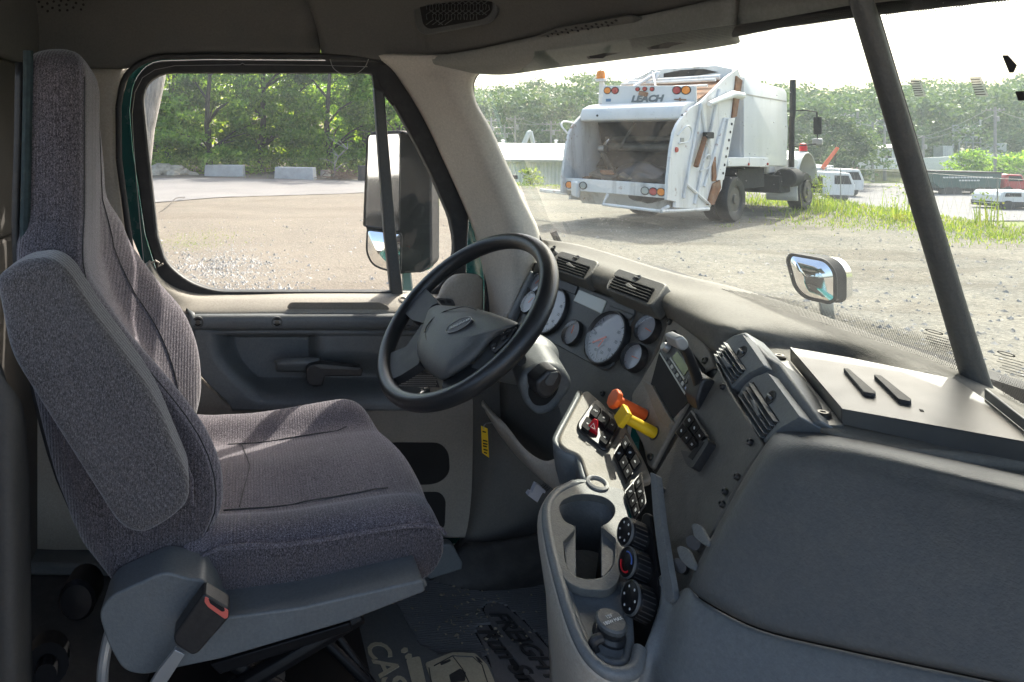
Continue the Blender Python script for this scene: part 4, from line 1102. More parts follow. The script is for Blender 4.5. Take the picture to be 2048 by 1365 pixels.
# hand lever for the trailer brake
lv_ = thing('trailer_brake_lever', 'black hand lever with a grey grip standing in front of the radio', 'lever', P(1410, 800, .99))
bp = [(1392, 800, 4), (1404, 760, 8), (1418, 756, 6), (1434, 764, 8), (1437, 782, 6), (1424, 812, 8), (1412, 832, 10), (1398, 826, 8)]
MB().slab([P(x, y, .975) for x, y in rnd(bp, 5, 4)], (.012, .045, -.004)).build('lever_base', M['black'], lv_, bevel=.006, seg=3, clean=True)
MB().tube([P(1405, 790, 1.0), P(1390, 745, .985), P(1374, 704, .97), P(1366, 690, .965)], [.0085, .0070, .0062, .0062], 12).build('stem', M['black'], lv_)
MB().slab([P(x, y, .955) for x, y in rnd([(1350, 678, 5), (1366, 672, 5), (1378, 684, 6), (1379, 696, 6), (1368, 704, 6), (1356, 698, 6)], 4, 4)], (0, .026, 0)).build('grip', M['silver'], lv_, bevel=.006, seg=4, clean=True)

# centre panel facing the driver
panel('center_panel', CP, [(1434, 742), (1429, 722), (1457, 779), (1470, 801), (1527, 890), (1490, 945), (1440, 1035), (1402, 1110), (1386, 1165), (1345, 1215), (1325, 1180), (1312, 1060), (1300, 960), (1310, 950)], M['dashgrey'], dash, t=.012, off=-.012, bevel=.002)
V3 = Plane((1464, 676, 1.02), (1525, 731, .925), (1430, 717, 1.03))
V4 = Plane((1516, 752, .925), (1598, 836, .80), (1472, 800, .945))
vent([(1428, 716, 2), (1440, 692, 10), (1464, 673, 8), (1484, 668, 4), (1528, 731, 4), (1494, 748, 8), (1466, 776, 4), (1458, 778, 4)], [(1454, 684), (1492, 738), (1464, 768), (1430, 713)], V3, 5, (1484, 704), 'slate', tab=[(1441, 716), (1446, 724), (1452, 734), (1458, 734), (1462, 730), (1452, 722), (1446, 712)])
vent([(1471, 800, 3), (1486, 772, 10), (1508, 754, 8), (1536, 746, 4), (1600, 834, 4), (1560, 856, 8), (1528, 886, 4), (1520, 884, 4)], [(1506, 764), (1557, 841), (1524, 881), (1472, 804)], V4, 5, (1542, 795), 'slate', tab=[(1500, 800), (1507, 816), (1513, 832), (1519, 830), (1512, 812), (1506, 800)])
for x, y in ((1447, 775), (1502, 886), (1327, 982), (1476, 955), (1446, 1010), (1452, 985)): screw(CP, x, y, 'black', .0045)

# plate behind the two centre vents
q_ = [V3.hit(1428, 718, -.008), V3.hit(1446, 690, -.008), V3.hit(1466, 670, -.008), V3.hit(1490, 664, -.008), V3.hit(1534, 712, -.008), V4.hit(1562, 728, -.008), V4.hit(1640, 842, -.008), V4.hit(1606, 858, -.008), V4.hit(1528, 893, -.008), V4.hit(1470, 804, -.008), V3.hit(1456, 780, -.008)]
MB().slab(q_, -V3.n * .03).build('vent_surround', M['slate'], dash, bevel=.003, clean=True)
# rocker switch blocks
def rockers(nm, pl, quad, n, cols=2, base='black', gap=.06, label=None, sym=True, h=.008):
    a, b, c, d = quad
    def q(s, t): return ((a[0] * (1 - s) + b[0] * s) * (1 - t) + (d[0] * (1 - s) + c[0] * s) * t, (a[1] * (1 - s) + b[1] * s) * (1 - t) + (d[1] * (1 - s) + c[1] * s) * t)
    f = panel(nm, pl, [q(-.04, -.03), q(1.04, -.03), q(1.04, 1.03), q(-.04, 1.03)], M[base], dash, t=.005, off=.001, r=4, bevel=.002)
    for j in range(cols):
        for i in range(n):
            s0, s1 = (i + .04) / n, (i + .96) / n
            t0, t1 = (j + .06) / cols, (j + .94) / cols
            tm = (t0 + t1) / 2
            p = [pl.hit(*q(s0, t0), .006 + h), pl.hit(*q(s1, t0), .006 + h), pl.hit(*q(s1, t1), .006 + h * .35), pl.hit(*q(s0, t1), .006 + h * .35)]
            p2 = [pl.hit(*q(s0, t0), .004), pl.hit(*q(s1, t0), .004), pl.hit(*q(s1, t1), .004), pl.hit(*q(s0, t1), .004)]
            r_ = MB().add(p + p2, [(0, 1, 2, 3), (7, 6, 5, 4), (0, 4, 5, 1), (1, 5, 6, 2), (2, 6, 7, 3), (3, 7, 4, 0)]).build('rocker', M['switch'], f, bevel=.0012, clean=True)
            if sym:
                u_ = (p[1] - p[0]).normalized(); v_ = (p[0] - p[3]).normalized(); nn = u_.cross(v_)
                if nn.dot(pl.n) < 0: u_ = -u_; nn = -nn
                m0 = sum(p, V()) / 4 + nn * .0004; w = (p[1] - p[0]).length * .14
                rr_ = random.Random(i * 7 + j * 3 + n)
                k = rr_.randrange(4)
                sm = MB()
                if k == 0: sm.lathe(m0, nn, [(w * .8, 0), (w * .8, .0003), (w * .5, .0003), (w * .5, 0)], 12)
                elif k == 1:
                    for e in (-1, 0, 1): sm.slab([m0 + u_ * (-w) + v_ * (e * w * .6 - .0004), m0 + u_ * w + v_ * (e * w * .6 - .0004), m0 + u_ * w + v_ * (e * w * .6 + .0004), m0 - u_ * w + v_ * (e * w * .6 + .0004)], nn * .0003)
                elif k == 2: sm.slab([m0 - u_ * w - v_ * w * .6, m0 + u_ * w - v_ * w * .6, m0 + u_ * w * .2 + v_ * w * .8], nn * .0003)
                else: sm.slab([m0 - u_ * w - v_ * w * .3, m0 + u_ * w - v_ * w * .3, m0 + u_ * w + v_ * w * .3, m0 + v_ * w * .9, m0 - u_ * w + v_ * w * .3], nn * .0003)
                sm.build('rocker_symbol', M['white'], r_, smooth=0)
    return f
# block by the hand lever, with an empty place
rockers('switch_block', CP, [(1382, 822), (1412, 872), (1382, 904), (1350, 866)], 3, 2)
emp = panel('empty_switch_frame', CP, [(1414, 874, 4), (1418, 884, 5), (1384, 938, 6), (1372, 930, 6), (1360, 900, 3), (1384, 904, 2)], M['black'], dash, t=.010, off=0, r=4, bevel=.003)
panel('empty_switch_hole', CP, [(1400, 880), (1408, 884), (1384, 920), (1376, 914), (1388, 896)], M['void'], emp, t=.001, off=.0095, bevel=0)

# ---- switch console: one grey plastic, sunlit and shaded tones put into its colours
hz_out = [(1165, 783, 8), (1176, 781, 6), (1246, 842, 10), (1290, 922, 20), (1304, 958, 8), (1294, 962, 8), (1262, 968, 6), (1250, 985, 8), (1180, 965, 14), (1172, 950, 16), (1160, 910, 16), (1132, 900, 12), (1116, 884, 8), (1120, 868, 8), (1140, 830, 10)]
hzp = panel('switch_console', WP_, hz_out, M['dusty_sunlit'], dash, t=.012, off=-.012, bevel=.004, seg=3, r=6)
# walls that drop from its edge
edge = [(1165, 783), (1140, 830), (1120, 868), (1116, 884), (1132, 900), (1160, 912), (1172, 950), (1180, 965), (1150, 968), (1110, 993)]
top_ = [WP_.hit(x, y, -.004) for x, y in edge]
sheet('console_side', [top_, [p + V((.01, .012, -.05)) for p in top_], [p + V((.05, .05, -.15)) for p in top_]], M['slate'], dash, nu=3, nv=3, solid=.008)
hf = panel('hazard_switch_frame', WP_, [(1186, 800, 8), (1198, 800, 8), (1240, 842, 10), (1242, 856, 8), (1218, 898, 10), (1206, 898, 8), (1156, 858, 8), (1154, 846, 8)], M['black'], dash, t=.006, off=0, r=6, bevel=.003)
hq = [(1190, 804), (1238, 846), (1212, 892), (1160, 852)]
def hzq(s, t):
    a, b, c, d = hq
    return ((a[0] * (1 - s) + b[0] * s) * (1 - t) + (d[0] * (1 - s) + c[0] * s) * t, (a[1] * (1 - s) + b[1] * s) * (1 - t) + (d[1] * (1 - s) + c[1] * s) * t)
for row in range(2):
    cells = ((.02, .30), (.33, .68), (.71, .98)) if row == 0 else ((.02, .30), (.70, .98))
    for s0, s1 in cells:
        t0, t1 = (.04, .42) if row == 0 else (.58, .96)
        hr = panel('rocker', WP_, [hzq(s0, t0), hzq(s1, t0), hzq(s1, t1), hzq(s0, t1)], M['switch'], hf, t=.008, off=.005, r=2, bevel=.0015)
        sx_, sy_ = hzq((s0 + s1) / 2, (t0 + t1) / 2)
        c = WP_.hit(sx_, sy_, .0134); sm = MB()
        ux = (WP_.hit(*hzq(1, .5)) - WP_.hit(*hzq(0, .5))).normalized(); vx = WP_.n.cross(ux)
        if row == 0 and s0 < .1:
            for e in (-1, 1): sm.lathe(c + ux * e * .002, WP_.n, [(.0018, 0), (.0018, .0003), (.0012, .0003), (.0012, 0)], 12, cap=False)
        else:
            sm.slab([c - ux * .002 - vx * .001, c + ux * .002 - vx * .001, c + ux * .002 - vx * .0002, c - ux * .002 - vx * .0002], WP_.n * .0003)
            sm.slab([c - ux * .002 + vx * .0008, c + ux * .001 + vx * .0008, c + ux * .001 + vx * .0014, c - ux * .002 + vx * .0014], WP_.n * .0003)
        sm.build('rocker_symbol', M['white'], hr, smooth=0)
hzd = MB().slab([WP_.hit(1186, 836, .026), WP_.hit(1197, 839, .026), WP_.hit(1196, 866, .012), WP_.hit(1174, 853, .012)], -WP_.n * .010)
hz = hzd.build('hazard_switch', M['red'], hf, bevel=.002, clean=True)
t3 = [(1188, 844), (1192, 860), (1180, 853)]
trq = [WP_.hit(1187, 847, .0222), WP_.hit(1190, 859, .0164), WP_.hit(1181, 854, .0164)]
MB().tube([p + V((-.0006, -.001, .0006)) for p in trq], .0006, 5, closed=True).build('hazard_symbol', M['white'], hz)
rockers('switch_block', WP_, [(1252, 868), (1282, 924), (1252, 962), (1228, 908)], 3, 2, h=.010)
rockers('switch_block', WP_, [(1283, 945), (1292, 1004), (1268, 1038), (1250, 984)], 3, 2, h=.010)
# ring socket
rc_ = WP_.hit(1195, 968, 0)
MB().lathe(rc_, WP_.n, [(.0155, 0), (.0155, .003), (.012, .0042), (.0105, .003), (.010, -.002), (0, -.002)], 26).build('round_socket', M['silver'], dash)
MB().lathe(rc_, WP_.n, [(.0095, 0), (0, .0002)], 20).build('socket_hole', M['dusty_sunlit'], dash)
# cup holder
cc = (1178, 1035)
cup_out = rnd([(1092, 1040, 0), (1096, 1014, 14), (1114, 990, 18), (1146, 972, 14), (1178, 962, 10), (1250, 980, 10), (1254, 1010, 6), (1262, 1050, 10), (1266, 1105, 10), (1246, 1128, 12), (1236, 1166, 14), (1215, 1182, 14), (1160, 1178, 14), (1128, 1160, 14), (1112, 1112, 10)], 8, 4)
cup_in = rnd([(1117, 1017, 10), (1124, 1001, 12), (1148, 990, 14), (1180, 988, 16), (1212, 995, 14), (1230, 1012, 12), (1230, 1030, 12), (1216, 1046, 10), (1203, 1052, 4), (1203, 1066, 3), (1232, 1074, 8), (1229, 1130, 14), (1206, 1156, 12), (1178, 1160, 14), (1150, 1155, 12), (1130, 1130, 14), (1126, 1080, 8), (1149, 1066, 3), (1149, 1052, 4), (1128, 1044, 10)], 6, 4)
def ringp(nm, pl, out, inn, c, mat, par, t=.012, n=140, bevel=.002):
    A = by_angle(out, c, n); B = by_angle(inn, c, n)
    vs = [pl.hit(*p) for p in A] + [pl.hit(*p) for p in B]; vs += [p - pl.n * t for p in vs]
    fs = []
    for i in range(n):
        j = (i + 1) % n
        fs += [(i, j, n + j, n + i), (2 * n + i, 3 * n + i, 3 * n + j, 2 * n + j), (i, 2 * n + i, 2 * n + j, j), (n + i, n + j, 3 * n + j, 3 * n + i)]
    return mk(nm, vs, fs, mat, par, bevel=bevel, clean=True)
chd = ringp('cup_holder', WP_, cup_out, cup_in, cc, M['console'], dash, t=.012)
# cup well: round wall above, stepped front with an open notch
wl_ = MB(); W0 = WP_.hit(1174, 1020); dn = V((0, 0, -1))
prof = by_angle(cup_in, cc, 64)
upper = [WP_.hit(*p, -.002) for p in prof]
cen = sum(upper, V()) / 64
lower = [cen + (p - cen) * .82 + dn * .085 + V((.0, .012, 0)) for p in upper]
n = 64
vsw = upper + lower
mk('cup_well', vsw, [(i, i + n, (i + 1) % n + n, (i + 1) % n) for i in range(n)], M['charcoal'], chd, solid=.003, smooth=70)
mk('cup_floor', [p + V((0, 0, .003)) for p in lower], [tuple(range(n))], M['dusty_sunlit'], chd, smooth=0)
for side, pts in ((0, [(1126, 1078), (1149, 1066), (1149, 1050), (1151, 1052), (1152, 1150), (1149, 1156), (1132, 1132)]), (1, [(1203, 1050), (1206, 1066), (1232, 1076), (1228, 1130), (1208, 1154), (1202, 1150)])):
    q = [WP_.hit(x, y, -.010) for x, y in pts]
    MB().slab(q, dn * .06).build('cup_step', M['slate'], chd, bevel=.002, clean=True)
# shallow tray with the socket cap
tr_out = rnd([(1110, 1105, 0), (1130, 1162, 6), (1162, 1180, 10), (1216, 1184, 10), (1240, 1164, 6), (1252, 1180, 10), (1262, 1230, 6), (1266, 1320, 10), (1250, 1338, 10), (1204, 1330, 20), (1166, 1300, 20), (1132, 1230, 20)], 8, 4)
panel('console_tray', WP_, tr_out, M['slate'], dash, t=.006, off=-.022, bevel=.001)  # same console plastic, its blue-grey shade put into the colour
rimp = [(1150, 970), (1132, 979), (1114, 990), (1097, 1014), (1095, 1050), (1106, 1110), (1124, 1180), (1146, 1250), (1172, 1306), (1206, 1340), (1240, 1350), (1270, 1338), (1280, 1300)]
MB().tube(spline([WP_.hit(x, y, -.006) for x, y in rimp], 6), [.0075] * 73, 14).build('console_rim', M['slate'], dash, smooth=80)
inn = [(1112, 1104), (1130, 1165), (1150, 1230), (1176, 1290), (1210, 1322), (1246, 1326), (1258, 1300), (1256, 1230), (1246, 1170)]
MB().tube(spline([WP_.hit(x, y, -.015) for x, y in inn], 6), .005, 10).build('tray_lip', M['slate'], dash, smooth=80)
topw = [WP_.hit(x, y, -.008) for x, y in rimp[1:12]]
botw = [P(x, y, Y) for x, y, Y in ((1140, 985, 1.10), (1110, 1020, 1.10), (1098, 1060, 1.08), (1098, 1090, 1.06), (1101, 1140, 1.03), (1104, 1200, 1.0), (1108, 1270, .97), (1112, 1330, .94), (1116, 1400, .90), (1150, 1480, .84), (1230, 1520, .80))]
midw = [a.lerp(b, .3) + V((-.010, -.008, 0)) for a, b in zip(topw, botw)]
sheet('console_side', [topw, midw, botw], M['beige'], dash, nu=4, nv=4, solid=.008)
pc_ = WP_.hit(1218, 1272, -.016)
po = MB().lathe(pc_, WP_.n, [(.018, 0), (.018, .004), (.015, .008), (.0135, .008), (.0135, .016), (0, .016)], 28).build('power_outlet', M['black'], dash)
cp_ = pc_ + WP_.n * .017
cap = MB().lathe(cp_, WP_.n, [(.0165, 0), (.0165, .005), (.0145, .0075), (0, .0075)], 28).build('outlet_cap', M['charcoal'], po)
uX = (WP_.hit(1240, 1262) - WP_.hit(1200, 1276)).normalized(); vX = WP_.n.cross(uX)
for k, tx in enumerate(('12V', '180W MAX')):
    text('cap_lettering', tx, cp_ + WP_.n * .0077 + vX * (.002 - k * .006), uX, vX, .0055, M['white'], cap, depth=.0002, align='CENTER')
MB().tube(spline([WP_.hit(1204, 1276, .004), WP_.hit(1192, 1280, .002), WP_.hit(1186, 1290, -.004), WP_.hit(1190, 1300, -.012)], 4), .0055, 10).build('cap_strap', M['black'], po)

# climate knobs on their dark plate
kp_out = [(1284, 1030, 4), (1292, 1024, 4), (1300, 1030, 4), (1312, 1130, 4), (1324, 1226, 6), (1322, 1238, 4), (1284, 1306, 5), (1266, 1316, 4), (1258, 1300, 4), (1262, 1150, 6)]
kpl = panel('climate_plate', KP, kp_out, M['gloss'], dash, t=.008, off=-.006, r=4, bevel=.002)
for i, (x, y, rr_) in enumerate(((1283, 1078, .0185), (1288, 1140, .0195), (1296, 1212, .0205))):
    c = KP.hit(x, y, .002)
    kb = MB().lathe(c, KP.n, [(rr_ * 1.02, 0), (rr_, .016), (rr_ * .97, .021), (rr_ * .90, .0225), (0, .0225)], 40).build('climate_knob', M['gloss'], dash, smooth=50)
    rib = MB()
    for k in range(20):
        a = 2 * math.pi * k / 20; d = KP.u * math.cos(a) + KP.v * math.sin(a)
        rib.tube([c + d * rr_ * .985 + KP.n * .003, c + d * rr_ * .965 + KP.n * .018], .0011, 5)
    rib.build('knob_grip', M['rubber'], kb)
    MB().lathe(c, KP.n, [(rr_ * .99, .0205), (rr_ * 1.0, .0215), (rr_ * .93, .0232), (rr_ * .91, .0226)], 40, cap=False).build('knob_ring', M['charcoal'], kb)
    c3 = c + KP.n * .0228
    mk_ = MB(); col_ = M['white']
    if i == 1:
        a0 = [math.radians(20 + 130 * k / 10) for k in range(11)]
        mk_.tube([c3 + (KP.u * math.cos(a) + KP.v * math.sin(a)) * rr_ * .62 for a in a0], .0011, 6); col_ = M['red']
        b0 = [math.radians(200 + 110 * k / 10) for k in range(11)]
        MB().tube([c3 + (KP.u * math.cos(a) + KP.v * math.sin(a)) * rr_ * .62 for a in b0], .0009, 6).build('cold_mark', plain('blue_mark', (.05, .12, .4), .4), kb)
    else:
        for k in range(6):
            a = math.radians(60 * k + 15); d = KP.u * math.cos(a) + KP.v * math.sin(a)
            mk_.lathe(c3 + d * rr_ * .62, KP.n, [(.0016, 0), (.0016, .0003), (0, .0003)], 8)
    mk_.build('knob_marks', col_, kb)
# raised ridge between the plate and the lower dash
panel('panel_ridge', KP, [(1300, 944), (1312, 950), (1322, 1040), (1336, 1130), (1348, 1196), (1340, 1206), (1330, 1200), (1316, 1110), (1306, 1030)], M['slate'], dash, t=.008, off=-.004, r=4, bevel=.003, seg=3)
# two paddle levers
for (pts, st) in (([(1382, 1050), (1390, 1046), (1402, 1052), (1418, 1082), (1416, 1094), (1404, 1088), (1388, 1074)], (1378, 1086)), ([(1353, 1095), (1362, 1091), (1376, 1098), (1390, 1128), (1386, 1140), (1374, 1134), (1358, 1116)], (1350, 1132))):
    c = CP.hit(pts[4][0] - 14, pts[4][1] + 4)
    pd = MB().tube([CP.hit(st[0] + 24, st[1] + 4, -.004), CP.hit(st[0] + 8, st[1], .012)], .008, 12).build('paddle_lever', M['black'], dash)
    MB().slab([CP.hit(x, y, .020) for x, y in rnd(pts, 4, 3)], -CP.n * .004).build('paddle', M['slate'], pd, bevel=.0012, clean=True)

# lower dash and glovebox bulge on the near side
GP = Plane((1545, 965, .752), (1860, 1030, .628), (1475, 1195, .727))
def gp(x, y, o=0.0):
    return GP.hit(x, y, o)
rows = [[P(1546, 868, .82), P(1556, 862, .815), P(1600, 858, .81), P(1690, 866, .785), P(1850, 900, .75), P(2100, 955, .70), P(2200, 980, .68)],
        [gp(1534, 884, -.030), gp(1552, 880, -.022), gp(1600, 880, -.018), gp(1690, 890, -.018), gp(1850, 925, -.018), gp(2100, 985, -.018), gp(2200, 1005, -.018)],
        [gp(1520, 905, -.020), gp(1540, 908, -.006), gp(1600, 912, -.003), gp(1690, 925, -.003), gp(1850, 962, -.003), gp(2100, 1020, -.003), gp(2200, 1040, -.003)],
        [gp(1491, 950, -.016), gp(1514, 955, -.002), gp(1590, 965, .0), gp(1690, 985, .0), gp(1850, 1025, .0), gp(2100, 1080, .0), gp(2200, 1100, .0)],
        [gp(1440, 1042, -.014), gp(1464, 1048, -.001), gp(1560, 1070, .001), gp(1690, 1100, .001), gp(1850, 1140, .001), gp(2100, 1195, .0), gp(2200, 1215, .0)],
        [gp(1394, 1130, -.014), gp(1420, 1140, -.001), gp(1540, 1185, .0), gp(1690, 1225, .0), gp(1850, 1265, .0), gp(2100, 1325, .0), gp(2200, 1345, .0)],
        [gp(1382, 1162, -.014), gp(1412, 1182, -.002), gp(1520, 1240, -.001), gp(1690, 1284, -.001), gp(1850, 1318, -.001), gp(2100, 1372, -.001), gp(2200, 1394, -.001)],
        [gp(1378, 1172, -.018), gp(1408, 1200, -.010), gp(1518, 1256, -.008), gp(1690, 1298, -.008), gp(1850, 1332, -.008), gp(2100, 1384, -.008), gp(2200, 1406, -.008)]]
sheet('glovebox_cover', rows, M['charcoal'], dash, nu=5, nv=5, solid=.012)
rows = [[P(1322, 1150, .83), P(1348, 1186, .815), gp(1376, 1176, -.016), gp(1408, 1204, -.010), gp(1518, 1260, -.008), gp(1690, 1302, -.008), gp(1850, 1336, -.008), gp(2100, 1388, -.008)],
        [P(1318, 1210, .81), gp(1346, 1214, -.016), gp(1374, 1206, -.006), gp(1408, 1222, -.003), gp(1518, 1276, -.003), gp(1690, 1320, -.003), gp(1850, 1354, -.003), gp(2100, 1410, -.003)],
        [P(1284, 1306, .785), gp(1318, 1300, -.012), gp(1360, 1290, -.002), gp(1408, 1296, .0), gp(1518, 1340, .0), gp(1690, 1390, .0), gp(1850, 1430, .0), gp(2100, 1490, .0)],
        [P(1252, 1352, .775), gp(1296, 1370, -.014), gp(1350, 1380, -.004), gp(1408, 1390, .0), gp(1518, 1430, .0), gp(1690, 1480, .0), gp(1850, 1520, .0), gp(2100, 1580, .0)],
        [P(1180, 1420, .79), gp(1280, 1480, -.03), gp(1340, 1500, -.02), gp(1408, 1510, -.01), gp(1518, 1540, -.01), gp(1690, 1590, -.01), gp(1850, 1630, -.01), gp(2100, 1690, -.01)]]
sheet('lower_panel', rows, M['slate'], dash, nu=5, nv=5, solid=.012)
# knee trim under the column
rows = [[(966, 800, 1.76), (986, 824, 1.72), (1012, 850, 1.66), (1050, 898, 1.55), (1088, 922, 1.46), (1116, 918, 1.39), (1140, 940, 1.32), (1175, 975, 1.22)],
        [(968, 812, 1.73), (988, 840, 1.69), (1016, 872, 1.63), (1054, 918, 1.52), (1094, 948, 1.43), (1124, 962, 1.35), (1146, 976, 1.28), (1172, 992, 1.20)],
        [(972, 826, 1.74), (994, 862, 1.70), (1030, 908, 1.62), (1072, 950, 1.50), (1106, 976, 1.42), (1132, 994, 1.34), (1150, 1004, 1.27), (1172, 1010, 1.20)],
        [(980, 832, 1.80), (1002, 872, 1.76), (1044, 922, 1.68), (1084, 958, 1.56), (1114, 984, 1.48), (1138, 1002, 1.4), (1156, 1012, 1.33), (1178, 1016, 1.26)]]
sheet('knee_trim', [[P(*q) for q in r] for r in rows], M['beige'], dash, nu=4, nv=4, solid=.008)
rows = [[(1000, 700, 1.78), (1090, 720, 1.62), (1180, 770, 1.46), (1260, 810, 1.38)],
        [(1000, 800, 1.76), (1080, 810, 1.62), (1150, 840, 1.48), (1200, 880, 1.42)],
        [(1005, 850, 1.80), (1060, 880, 1.68), (1120, 910, 1.54), (1180, 960, 1.46)],
        [(1030, 900, 1.90), (1080, 930, 1.80), (1130, 960, 1.68), (1190, 1000, 1.60)]]
sheet('knee_panel', [[P(*q) for q in r] for r in rows], M['charcoal'], dash, nu=4, nv=4, solid=.01)

# ---------------------------------------------------------------- loose things in the cab
ty = thing('metal_tray', 'dusty grey folded metal tray bolted on top of the dash', 'tray', P(1800, 800, .82))
TP = Plane((1580, 695, .975), (1685, 818, .78), (2048, 883, .69))
TPF = Plane(TP.o - TP.n * .02, TP.o - TP.n * .02 + TP.u, TP.o - TP.n * .02 + TP.v)
tp = [(1580, 695), (1697, 715), (1909, 758), (1968, 797), (2048, 862), (2140, 920), (2110, 894), (1685, 818)]
tpz = [TP.hit(x, y) for x, y in tp]
MB().slab(tpz, TP.n * -.0025).build('tray_top', M['tray'], ty, bevel=.0006, clean=True)
dz_ = -TP.n * .024
MB().slab([tpz[0], tpz[7], tpz[7] + dz_ * .8, tpz[0] + dz_ * .8], (.0025, 0, 0)).build('tray_wall', M['tray'], ty, clean=True)
MB().slab([tpz[7], tpz[6], tpz[6] + dz_ * 1.0, tpz[7] + dz_ * .75], (0, .0025, 0)).build('tray_wall', M['tray'], ty, clean=True)
a_, b_ = TP.hit(1968, 797), TP.hit(2060, 872)
MB().slab([a_, b_, b_ + TP.n * .012, a_ + TP.n * .012], (.003, -.001, 0)).build('tray_wall', M['tray'], ty, bevel=.001, clean=True)
ft = panel('tray_foot', TPF, [(1543, 714), (1578, 722), (1686, 846), (1688, 852), (1652, 851), (1638, 842)], M['tray'], ty, t=.003, r=4)
for x, y in ((1559, 717), (1646, 832)):
    MB().lathe(TPF.hit(x, y, .003), TP.n, [(.008, 0), (.008, .003), (.0055, .005), (.003, .005), (.003, .003), (0, .003)], 16).build('bolt', M['screw'], ft)
for q in ([(1686, 736), (1697, 737), (1752, 784), (1749, 788), (1727, 784)], [(1747, 749), (1762, 751), (1823, 799), (1820, 803), (1797, 798)]):
    panel('felt_strip', TP, q, M['rubber'], ty, t=.005, r=2, bevel=.001)
panel('tray_slot', TP, [(1838, 818), (1846, 820), (1848, 823), (1840, 822)], M['void'], ty, t=.0006, bevel=0)

yt = thing('yellow_tag', 'yellow printed tag hanging on a wire below the dash by the door', 'tag', P(970, 855, 1.68))
tg = MB().slab([P(962, 852, 1.68), P(975, 858, 1.68), P(978, 916, 1.685), P(964, 906, 1.685)], (.0005, .001, 0)).build('tag_card', M['yellow'], yt, smooth=0)
MB().tube(spline([P(985, 846, 1.70), P(974, 847, 1.69), P(968, 852, 1.679), P(968, 860, 1.678)], 4), .0012, 6).build('tag_wire', M['steel'], yt)
tm = MB()
for (x, y, w) in ((965, 862, 7), (966, 880, 9), (966, 886, 9), (966, 891, 8), (967, 898, 8), (968, 904, 6)):
    tm.slab([P(x, y, 1.679), P(x + w, y + 2, 1.679), P(x + w, y + 4.5, 1.679), P(x, y + 2.5, 1.679)], (0, .0005, 0))
tm.build('tag_print', M['void'], tg, smooth=0)
mo = thing('plug_connector', 'small grey plug connector with prongs hanging in the dark footwell', 'connector', P(1075, 985, 1.45))
MB().slab([P(x, y, 1.45) for x, y in ((1055, 991), (1060, 984), (1064, 986), (1072, 968), (1080, 972), (1092, 983), (1090, 988), (1086, 986), (1075, 1006), (1064, 998))], (0, .012, 0)).build('connector_body', plain('pale_grey_plastic', (.32, .33, .37), .5), mo, bevel=.001, clean=True)
pr = MB()
for k in range(4): pr.tube([P(1080 + k * 4, 974 + k * 3, 1.455), P(1088 + k * 4, 968 + k * 3, 1.46)], .0012, 5)
pr.build('connector_pin', M['black'], mo)
pdl = thing('brake_pedal', 'black ribbed pedal in the dark footwell under the dash', 'pedal', (.86, 1.48, -1.1))
MB().slab([(.80, 1.44, -1.03), (.80, 1.54, -1.03), (.87, 1.54, -.93), (.87, 1.44, -.93)], (.015, 0, -.01)).build('pedal_pad', M['rubber'], pdl, bevel=.004)
MB().tube([(.85, 1.49, -.97), (1.0, 1.49, -.85), (1.08, 1.49, -.6)], .012, 8).build('pedal_arm', M['black'], pdl)

# floor coverings
Ft = V((1, .11, 0)).normalized(); Lt = V((-.11, 1, 0)).normalized()
mat_ = thing('ribbed_floor_mat', 'black ribbed rubber floor mat with raised lettering beside the seat', 'floor mat', atz(950, 1220, FZ))
mo_ = [atz(x, y, FZ) for x, y in ((600, 1240), (700, 1150), (860, 1110), (1000, 1130), (1120, 1120), (1260, 1240), (1240, 1500), (760, 1500), (620, 1320))]
MB().slab([p + V((0, 0, .006)) for p in mo_], (0, 0, -.005)).build('mat_base', M['void'], mat_, smooth=0)  # near-black base puts the shade between the ribs into its colour
rb_ = MB(); o0 = atz(700, 1150, FZ)
def inside(p, poly):
    c = False; m = len(poly)
    for i in range(m):
        a, b = poly[i], poly[i - 1]
        if (a.y > p.y) != (b.y > p.y) and p.x < (b.x - a.x) * (p.y - a.y) / (b.y - a.y) + a.x: c = not c
    return c
badge_px = rnd([(966, 1226, 10), (975, 1212, 10), (1004, 1214, 16), (1050, 1252, 20), (1120, 1330, 10), (1160, 1400, 10), (1090, 1420, 10), (1040, 1340, 10), (1000, 1290, 10)], 10, 4)
badge_w = [atz(x, y, FZ) for x, y in badge_px]
badge2 = [atz(x, y, FZ) for x, y in ((950, 1262), (975, 1256), (1010, 1310), (1060, 1420), (1010, 1440), (980, 1330))]
for k in range(95):
    s0 = None
    for j in range(0, 121):
        p = o0 + Ft * (-.15 + j * .009) - Lt * (.0 + (k - 12) * .0072)
        ok = inside(p, mo_) and not inside(p, badge_w) and not inside(p, badge2) and j < 120
        if ok and s0 is None: s0 = p
        elif not ok and s0 is not None:
            z = V((0, 0, .006)); w = Lt * .0019
            e = p - Ft * .009
            if (e - s0).length > .02:
                rb_.add([s0 - w + z, s0 + w + z, s0 + w * .6 + z * 2.0, s0 - w * .6 + z * 2.0, e - w + z, e + w + z, e + w * .6 + z * 2.0, e - w * .6 + z * 2.0], [(3, 2, 6, 7), (0, 3, 7, 4), (1, 5, 6, 2), (0, 1, 2, 3), (4, 7, 6, 5)])
            s0 = None
rb_.build('mat_ribs', M['matrubber'], mat_, smooth=0)
MB().slab([p + V((0, 0, .0078)) for p in badge2], (0, 0, -.003)).build('badge_plate', M['matrubber'], mat_, bevel=.001, clean=True)
MB().slab([p + V((0, 0, .0095)) for p in badge_w], (0, 0, -.004)).build('badge_plate', M['matrubber'], mat_, bevel=.002, clean=True)
td = (atz(1110, 1365, FZ) - atz(990, 1232, FZ))
